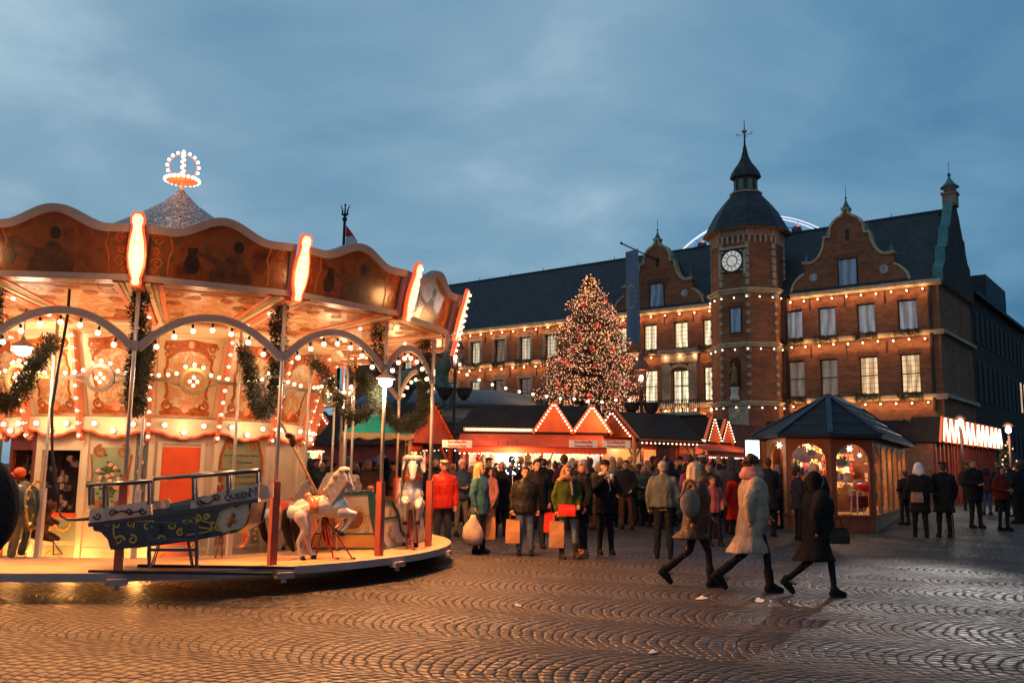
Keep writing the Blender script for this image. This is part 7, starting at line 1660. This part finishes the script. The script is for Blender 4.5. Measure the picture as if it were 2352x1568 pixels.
p, _ = onc(640, 1262, 0); horse('smaller dappled horse with black tail just behind the rearing white horse', p, .25, .86, body=CREAMH, saddle=REDO)
p = atd(944, 1180, 14.6); p.z = PZ
fh = horse('white horse facing the camera with orange collar and blue chest band, behind the sleigh', p, -pi/2+.12, 1.18, tail=MANE, trap=WHITEH, saddle=WHITEH)
m = MB(); m.rings([(.365, 0, .60, .152, .140), (.365, 0, .645, .155, .145)], 18); m.build('blue_strap', paint('cobalt_strap', (.02, .12, .42), .3, .1, 6), fh); m = MB(); m.rings([(.365, 0, .595, .150, .138), (.365, 0, .652, .153, .143)], 18); m.build('strap_edging', paint('orange_collar', (.75, .14, .03), .3, .1, 6), fh)
m = MB()
for i in range(16): a_ = 2*pi*i/16; m.cone((.36+.10*cos(a_), .10*sin(a_), .90), .028, (.38+.09*cos(a_), .09*sin(a_), .98), .022, 6)
m.build('ruffled_collar', paint('orange_collar', (.75, .14, .03)), fh)
for (a, r, s, bd, lab, ps) in ((-.62, 3.7, .95, PINKH, 'glossy orange brown horse with raised head behind the sleigh', 'rear'), (-.42, 3.55, .92, CREAMH, 'cream horse with ridged mane left of the orange brown one', 'rear'), (-.98, 3.6, .75, PINKH, 'small orange animal-like pony peeping between the two front horses', 'run'), (.25, 4.1, 1.0, WHITEH, 'pale horse on the far side of the deck, past the right poles', 'run'), (.75, 4.1, 1.0, PINKH, 'orange horse on the far side of the deck', 'run'), (-2.35, 4.1, 1.0, PINKH, 'dark red saddled animal at the far left of the deck', 'run')):
    p = CC+cp(a, r, PZ); horse(lab, p, a+pi/2, s, ps, bd)
# bear
p, _ = onc(122, 1275, 0); bt = thing('carousel_bear', 'dark brown carved bear with a black cable at its nose, left of the boat', 'carousel bear', p+Vector((-.24, .02, .0)), .05)
bt.scale = (.70,)*3; inst('body', horse_mesh('bear'), paint('bear_brown', (.07, .022, .012), .4, .3, 12, .6), bt); m = MB(); m.ball((.41, 0, .915), .022); m.ball((.30, -.055, .965), .012); m.build('nose', DARK, bt); m = MB(); m.tube([(.30, -.02, .30), (.33, 0, .02)], .010, 6); m.tube([(.24, -.02, .34), (.50, 0, .02), (.3, 0, .015)], .010, 6); m.build('stand', paint('bear_brown', (.07, .022, .012)), bt)
# big dark animal behind the near figure
p, _ = onc(20, 1282, 0); horse('large dark green animal with red saddle at the left edge of the deck', p+Vector((-.28, .12, 0)), 0.08, 1.12, 'boar', paint('dark_green_beast', (.02, .035, .02), .3, .3, 8, coat=.5), saddle=REDO)
# boat --------------------------------------------------------------
BD = 10.95; bo_ = atd(398, 1290, BD); bo_.z = PZ
boat = thing('carousel_boat', 'dark blue painted ship gondola lettered QUEEN M with gold scrolls and a blue hand rail', 'carousel boat', bo_, .0)
def bp(px, py, y=0.0): v = atd(px, py, BD+y)-bo_; return Vector((v.x, y, v.z))
BLUE = paint('midnight_blue_paint', (.007, .011, .026), .3, .25, 7, coat=.5); BLUR = paint('rail_blue_paint', (.012, .028, .062), .3, .3, 9, coat=.4); BRDW = paint('faded_pink_board', (.50, .34, .26), .5, .15, 5); GOLDP = paint('gold_scroll_paint', (.50, .28, .05), .4, .2, 12)
def b2(px, py): v = bp(px, py, -.30); return (v.x, v.z)
hull = [b2(*q) for q in ((212, 1202), (215, 1218), (232, 1222), (247, 1238), (254, 1262), (330, 1256), (452, 1240), (545, 1222), (568, 1205), (577, 1156), (460, 1174), (340, 1190))]
HWD = .30
for yy, w in ((-HWD, 0),):
    m = MB(); m.poly(hull, (0, -HWD, 0), (1, 0, 0), (0, 0, 1), .05); m.poly(hull, (0, HWD+.05, 0), (1, 0, 0), (0, 0, 1), .05); k = len(hull); vs = []
    for q in hull: vs += [(q[0], -HWD+.02, q[1]), (q[0], HWD-.02, q[1])]
    m.add(vs, [(2*i, 2*i+1, 2*((i+1) % k)+1, 2*((i+1) % k)) for i in range(0, 11)], False); hl_ = m.build('hull', BLUE, boat)
m = MB(); m.strip([b2(205, 1205), b2(340, 1187), b2(460, 1169), b2(594, 1148)], .045, (0, -HWD-.03, 0), (1, 0, 0), (0, 0, 1), .10); m.build('rubbing_strake', BLUE, hl_)
for pts in (((207, 1170), (205, 1202), (350, 1186), (347, 1160), (338, 1150)), ((440, 1150), (437, 1172), (594, 1146), (595, 1112), (512, 1127))):
    m = MB(); m.poly([b2(*q) for q in pts], (0, -HWD-.01, 0), (1, 0, 0), (0, 0, 1), .03); m.poly([b2(*q) for q in pts], (0, HWD+.04, 0), (1, 0, 0), (0, 0, 1), .03) if False else None; m.build('bulwark', BRDW, boat); m = MB(); m.poly([b2(*q) for q in pts], (0, HWD+.04, 0), (1, 0, 0), (0, 0, 1), .03); m.build('bulwark', BRDW, boat)
m = MB(); m.poly([b2(*q) for q in ((350, 1160), (350, 1186), (437, 1172), (437, 1140))], (0, HWD-.05, 0), (1, 0, 0), (0, 0, 1), .03); m.poly([b2(*q) for q in ((230, 1186), (560, 1140), (560, 1165), (240, 1200))], (0, .12, 0), (1, 0, 0), (0, 0, 1), .3); m.build('bench', paint('teal_bench_paint', (.02, .06, .10), .4, .2, 6), boat)
m = MB()
for y in (-HWD, HWD): m.tube([bp(202, 1114, y), bp(345, 1105, y)], .026, 8); m.tube([bp(345, 1100, y), bp(440, 1092, y), bp(440, 1090, y), bp(594, 1079, y)] if y > 0 else [bp(438, 1093, y), bp(594, 1081, y)], .026, 8)
m.tube([bp(202, 1114, -HWD), bp(202, 1114, HWD)], .026, 8); m.tube([bp(345, 1105, -HWD), bp(348, 1099, HWD)], .022, 8); m.tube([bp(594, 1080, -HWD), bp(594, 1079, HWD)], .026, 8)
for px, a, b in ((240, 1113, 1165), (343, 1106, 1158), (445, 1092, 1148), (524, 1087, 1134), (592, 1082, 1110), (207, 1114, 1160)): m.bar(bp(px, a, -HWD), bp(px, b, -HWD), .045, .03); m.bar(bp(px+6, a-4, HWD), bp(px+6, b-2, HWD), .045, .03)
m.build('hand_rail', BLUR, boat)
m = MB(); F_ = (0, -HWD-.012, 0)
def gs_(pts, w): m.strip([b2(*q) for q in pts], w, F_, (1, 0, 0), (0, 0, 1), .006)
def gsc(px, py, r, a0, t): c = b2(px, py); m.strip(scroll(c[0], c[1], r, a0, t, 18), [.026*(1-.5*i/18) for i in range(19)], F_, (1, 0, 0), (0, 0, 1), .006)
for px, py, r, a0, t in ((275, 1240, .06, 0, 1.1), (305, 1238, .055, 2, -1.2), (300, 1203, .05, -1, 1.2), (268, 1205, .05, 3, -1), (370, 1238, .05, 0, 1.1), (398, 1205, .05, 3, 1), (340, 1206, .05, 0, -1.2), (415, 1222, .045, 1, 1.2), (455, 1190, .045, 2, -1.2), (475, 1187, .04, 0, 1.2), (490, 1205, .045, 1, -1), (430, 1195, .04, 3, 1)): gsc(px, py, r, a0, t)
gs_(((262, 1204), (262, 1225), (270, 1250)), .018); gs_(((430, 1190), (460, 1210), (500, 1216), (530, 1224)), .02); gs_(((236, 1200), (244, 1206), (252, 1204)), .02); gs_(((500, 1212), (470, 1222), (430, 1228)), .016); gs_(((300, 1185+12), (330, 1190+6), (355, 1183+12)), .015); gs_(((445, 1188), (480, 1200), (515, 1196)), .015)
m.build('gold_scrollwork', GOLDP, hl_)
m = MB(); m.poly([b2(*q) for q in ((505, 1215), (500, 1195), (508, 1175), (520, 1170), (534, 1164), (545, 1168), (558, 1158), (571, 1157), (572, 1175), (564, 1205), (552, 1213), (530, 1216), (515, 1222))], (0, -HWD-.014, 0), (1, 0, 0), (0, 0, 1), .008); ca = m.build('cartouche', BRDW, hl_)
m = MB(); c = [b2(*q) for q in ((505, 1215), (500, 1195), (508, 1175), (520, 1170), (534, 1164), (545, 1168), (558, 1158), (571, 1157), (572, 1175), (564, 1205), (552, 1213), (530, 1216), (515, 1222))]; m.strip(c, .016, (0, -HWD-.024, 0), (1, 0, 0), (0, 0, 1), .01, closed=True)
m.build('cartouche_border', GOLDP, ca); m = MB(); cc = b2(532, 1192)
for dx, dz, r in ((0, 0, .035), (.02, .05, .025), (-.02, -.05, .03), (.04, -.02, .02)): m.ball((cc[0]+dx, -HWD-.024, cc[1]+dz), (r, .006, r*1.3), 8, 6)
m.build('cartouche_painting', ORNA, ca)
tl = Vector((1, 0, .19)).normalized(); tu = Vector((-.19, 0, 1)).normalized(); q = bp(546, 1139, -.345); text('name_lettering', 'QUEEN', .095, BLUE, (q.x, -HWD-.045, q.z), tl, tu, boat, bold=.003, depth=.003); q = bp(578, 1130, -.345); text('name_initial', 'M', .15, BLUE, (q.x, -HWD-.045, q.z), tl, tu, boat, shear=.25, bold=.0, depth=.003)
m = MB(); F_ = (0, -HWD-.044, 0)
for px, py in ((228, 1184), (262, 1178), (300, 1177), (330, 1172), (462, 1152), (500, 1143)): gsc(px, py, .045, 0 if px % 4 else pi, 1.1 if px < 300 else -1.1)
gs_(((262, 1178), (285, 1172), (300, 1177), (330, 1172)), .022); gs_(((462, 1152), (480, 1156), (500, 1143)), .022); m.build('blue_scrolls', BLUE, boat)
# mounting frame, ladder and deck rails
m = MB(); y0 = -HWD-.18
for px in (343, 452): m.bar(bp(px, 1200, y0), bp(px, 1304, y0), .035, .03)
m.bar(bp(340, 1200, y0), bp(456, 1200, y0), .03, .02); 
for py in (1240, 1262): m.bar(bp(343, py, y0), bp(452, py, y0), .05, .03)
m.bar(bp(343, 1238, y0), bp(452, 1238, y0), .02)
for a, b in (((370, 1240), (352, 1300)), ((366, 1240), (347, 1300)), ((430, 1240), (440, 1300)), ((434, 1240), (444, 1300))): m.bar(bp(*a, -.1), bp(*b, -.1), .014)
m.build('step_frame', BLUR, boat); m = MB(); m.box((.25, -.42, .015), (2.1, .08, .03)); m.box((.45, .22, .015), (1.9, .08, .03)); m.build('deck_rails', DARK, boat)
t = thing('hose', 'black hose looping from the bear\'s nose to the bow of the blue boat', 'hose', (0, 0, 0)); m = MB(); m.tube([atd(x, y, 10.95) for x, y in ((134, 1165), (140, 1185), (155, 1193), (175, 1193), (208, 1190))], [.014, .014, .014, .018, .024], 8); m.build('tube', DARK, t)
# sleigh cabin ------------------------------------------------------------
GT = paint('bottle_green_trim', (.012, .07, .04), .25, .15, 6, coat=.5); SLC = paint('cream_sleigh_panel', (.62, .46, .26), .35, .12, 3, coat=.3); SLY = paint('amber_sleigh_base', (.55, .25, .06), .4, .2, 3)
def on_deck(px, py): d = ray(px, py); q = OC+d*((PZ-EYE)/d.z); return q
A_, B_ = on_deck(712, 1262), on_deck(872, 1262); C_ = on_deck(984, 1243)
sl = thing('sleigh_cabin', 'cream cabin gondola with green edges and a painted medallion behind the white rearing horse', 'carousel cabin', A_); U = (B_-A_); L = U.length; U.normalize(); V = Vector((0, 0, 1)); W = U.cross(V)
def px2(px, py, A=A_, U=U): d = ray(px, py); n_ = U.cross(Vector((0, 0, 1))); tt = (A-OC).dot(n_)/d.dot(n_); P = OC+d*tt; return ((P-A).dot(U), P.z-A.z)
out_ = [px2(*q) for q in ((712, 1260), (712, 1150), (720, 1140), (855, 1135), (858, 1180), (868, 1230), (880, 1260))]
m = MB(); m.poly(out_, (0, 0, 0), U, V, .04); m.poly(out_, -W*.75, U, V, .04); sp_ = m.build('side_panel', SLC, sl)
m = MB(); m.strip([px2(*q) for q in ((708, 1260), (708, 1148), (718, 1137), (855, 1131))], .05, W*.02, U, V, .06); m.strip([px2(*q) for q in ((853, 1131), (857, 1180), (868, 1232), (882, 1262))], .11, W*.03, U, V, .12); m.strip([px2(*q) for q in ((712, 1225), (868, 1225))], .022, W*.012, U, V, .02); m.strip([px2(*q) for q in ((712, 1258), (880, 1258))], .022, W*.012, U, V, .02)
m.strip([px2(*q) for q in ((718, 1137), (855, 1131))], .04, -W*.70, U, V, .06); m.build('green_trim', GT, sl)
m = MB(); m.poly([px2(*q) for q in ((713, 1256), (713, 1228), (868, 1228), (878, 1256))], W*.006, U, V, .01); m.build('amber_base', SLY, sl)
m = MB(); c = px2(806, 1192); m.poly([(c[0]+x, c[1]+z) for x, z in [(-.22, -.10), (-.08, -.15), (.12, -.13), (.2, -.02), (.17, .09), (.02, .14), (-.1, .1), (-.15, .0)]], W*.008, U, V, .006); m.build('painted_medallion', OLD1, sp_)
m = MB(); 
for dx, dz, r, a0, tn in ((-.22, -.10, .08, 0, 1.2), (.22, .0, .07, 2, -1.2), (.1, .14, .06, 0, 1), (.25, -.15, .05, 1, 1.3), (-.3, -.16, .06, 3, -1.2), (.36, -.12, .04, 0, 1)): m.strip(scroll(c[0]+dx, c[1]+dz, r, a0, tn, 16), .018, W*.012, U, V, .006)
m.strip([(c[0]-.24, c[1]-.1), (c[0]-.05, c[1]-.17), (c[0]+.15, c[1]-.15), (c[0]+.23, c[1]-.02), (c[0]+.19, c[1]+.1), (c[0]+.02, c[1]+.16)], .02, W*.012, U, V, .006); m.build('medallion_scrolls', GOLDP, sp_)
m = MB(); m.poly([(0, .02), (L, .02), (L, .42), (0, .42)], -W*.3, U, V, .3); m.build('bench', SLY, sl)
s2 = thing('sleigh', "white open sleigh with green runners and ochre scrolls at the deck's right end", 'carousel sleigh', B_); U2 = (C_-B_); L2 = U2.length; U2.normalize(); W2 = U2.cross(V)
def p2(px, py): return px2(px, py, B_, U2)
body_ = [(882, 1250), (878, 1150), (900, 1155), (912, 1180), (920, 1222), (932, 1238), (944, 1225), (950, 1195), (950, 1145), (965, 1160), (970, 1165), (974, 1205), (978, 1225), (990, 1222), (988, 1240), (890, 1262)]
m = MB(); m.poly([p2(*q) for q in body_], (0, 0, 0), U2, V, .04); m.poly([p2(*q) for q in body_], -W2*.6, U2, V, .04); bd_ = m.build('sleigh_side', paint('ivory_sleigh_paint', (.55, .46, .36), .35, .1, 4), s2)
m = MB()
for o in (W2*.02, -W2*.58):
    m.strip([p2(*q) for q in ((876, 1146), (900, 1152), (913, 1178), (920, 1218), (932, 1234), (943, 1222), (950, 1192), (949, 1144))], .05, o, U2, V, .05)
    m.strip([p2(*q) for q in ((949, 1144), (964, 1156), (972, 1172), (975, 1205), (981, 1221), (994, 1214))], .045, o, U2, V, .05); m.strip([p2(*q) for q in ((884, 1262), (990, 1240))], .045, o, U2, V, .05)
m.strip([p2(*q) for q in ((884, 1190), (916, 1186))], .03, W2*.012, U2, V, .02); m.strip([p2(*q) for q in ((950, 1187), (974, 1184))], .03, W2*.012, U2, V, .02); m.build('green_runner', GT, s2)
m = MB(); m.poly([p2(*q) for q in ((882, 1140), (942, 1132), (948, 1190), (920, 1190), (900, 1160))], -W2*.62, U2, V, .03); m.build('rear_panel', SLY, s2); m = MB(); m.strip([p2(*q) for q in ((878, 1140), (945, 1131), (950, 1185))], .05, -W2*.60, U2, V, .06); m.build('rear_trim', GT, s2)
m = MB()
for px, py, r, a0, tn in ((896, 1175, .06, 0, 1.2), (962, 1180, .05, 2, -1.2), (962, 1210, .05, 0, 1.2), (895, 1215, .06, 3, -1.1), (905, 1240, .05, 0, 1.2), (950, 1235, .06, 1, 1.2), (970, 1232, .04, 2, -1.2)): c = p2(px, py); m.strip(scroll(c[0], c[1], r, a0, tn, 14), .016, W2*.012, U2, V, .006)
m.strip([p2(*q) for q in ((890, 1220), (905, 1245), (930, 1250), (955, 1235), (975, 1236))], .022, W2*.012, U2, V, .006); m.build('ochre_scrollwork', GOLDP, bd_)
# wooden prop pole
t = thing('wooden_pole', 'slanting wooden pole leaning across the carousel deck behind the rearing horse', 'pole', (0, 0, 0)); m = MB(); m.tube([atd(612, 905, 12.3), atd(745, 1165, 12.6)], .02, 8); m.build('rod', WOODL, t); m = MB(); m.ball(atd(672, 1012, 12.3), (.05, .04, .09), 8, 6); m.ball(atd(664, 1000, 12.3), (.06, .04, .04), 8, 6); m.build('carved_head', paint('bear_brown', (.07, .022, .012), .4, .3, 12, .6), t)
# equestrian monument ---------------------------------------------------
VERD = paint('verdigris_bronze', (.11, .14, .10), .6, .35, 5, .4)
p = atd(1012, 905, 33); mo = thing('equestrian_statue', 'green bronze rider and horse monument glimpsed past the carousel\'s right end', 'statue', (p.x-.6, 33, 0), radians(-35))
m = MB(); m.box((0, 0, 1.6), (3.2, 1.8, 3.2)); m.box((0, 0, 3.25), (3.5, 2.0, .2)); m.build('pedestal', DSTONE, mo)
o = inst('bronze_horse', horse_mesh('run'), VERD, mo, (0, 0, 3.2)); o.scale = (2.6,)*3
m = MB(); m.rings([(-.1, 0, 5.2, .3, .35), (-.1, 0, 5.7, .3, .3), (-.1, 0, 6.1, .36, .4), (-.1, 0, 6.3, .15, .15), (-.08, 0, 6.5, .17, .16), (-.08, 0, 6.75, .12, .12)], 14); m.cone((-.05, .35, 5.3), .18, (.1, .5, 4.6), .12); m.cone((-.05, -.35, 5.3), .18, (.1, -.5, 4.6), .12); m.cone((0, .35, 6.1), .13, (.5, .3, 5.7), .09); m.cone((0, -.35, 6.1), .13, (.5, -.3, 5.7), .09); m.build('rider', VERD, mo)
# ================================================================ LITTER
for i, (px, py, w, a, lab) in enumerate(((1612, 1376, .09, .4, 'small white paper scrap on the cobbles below the striding blond woman'), (1746, 1381, .11, 1.1, 'crumpled white paper scrap on the cobbles below the beige coat'), (1190, 1392, .06, 2.0, 'tiny pale scrap on the cobbles in the middle foreground'), (1500, 1500, .05, .7, 'tiny pale leaf on the cobbles near the bottom edge'))):
    t = thing('paper_scrap', lab, 'litter', groundp(px, py)+Vector((0, 0, .012)), a)
    m = MB(); m.poly([(-w, -.3*w), (-.2*w, -.5*w), (w, -.2*w), (.8*w, .4*w), (-.1*w, .5*w), (-.9*w, .3*w)], (0, 0, .004), (1, 0, .04), (0, 1, .06), .004); m.build('paper', WHT, t)
    m = MB(); m.poly([(-.3*w, 0), (.5*w, .05*w), (.3*w, .5*w), (-.3*w, .4*w)], (0, 0, .012), (1, 0, .3), (0, 1, .2), .003); m.build('folded_corner', WHT, t)
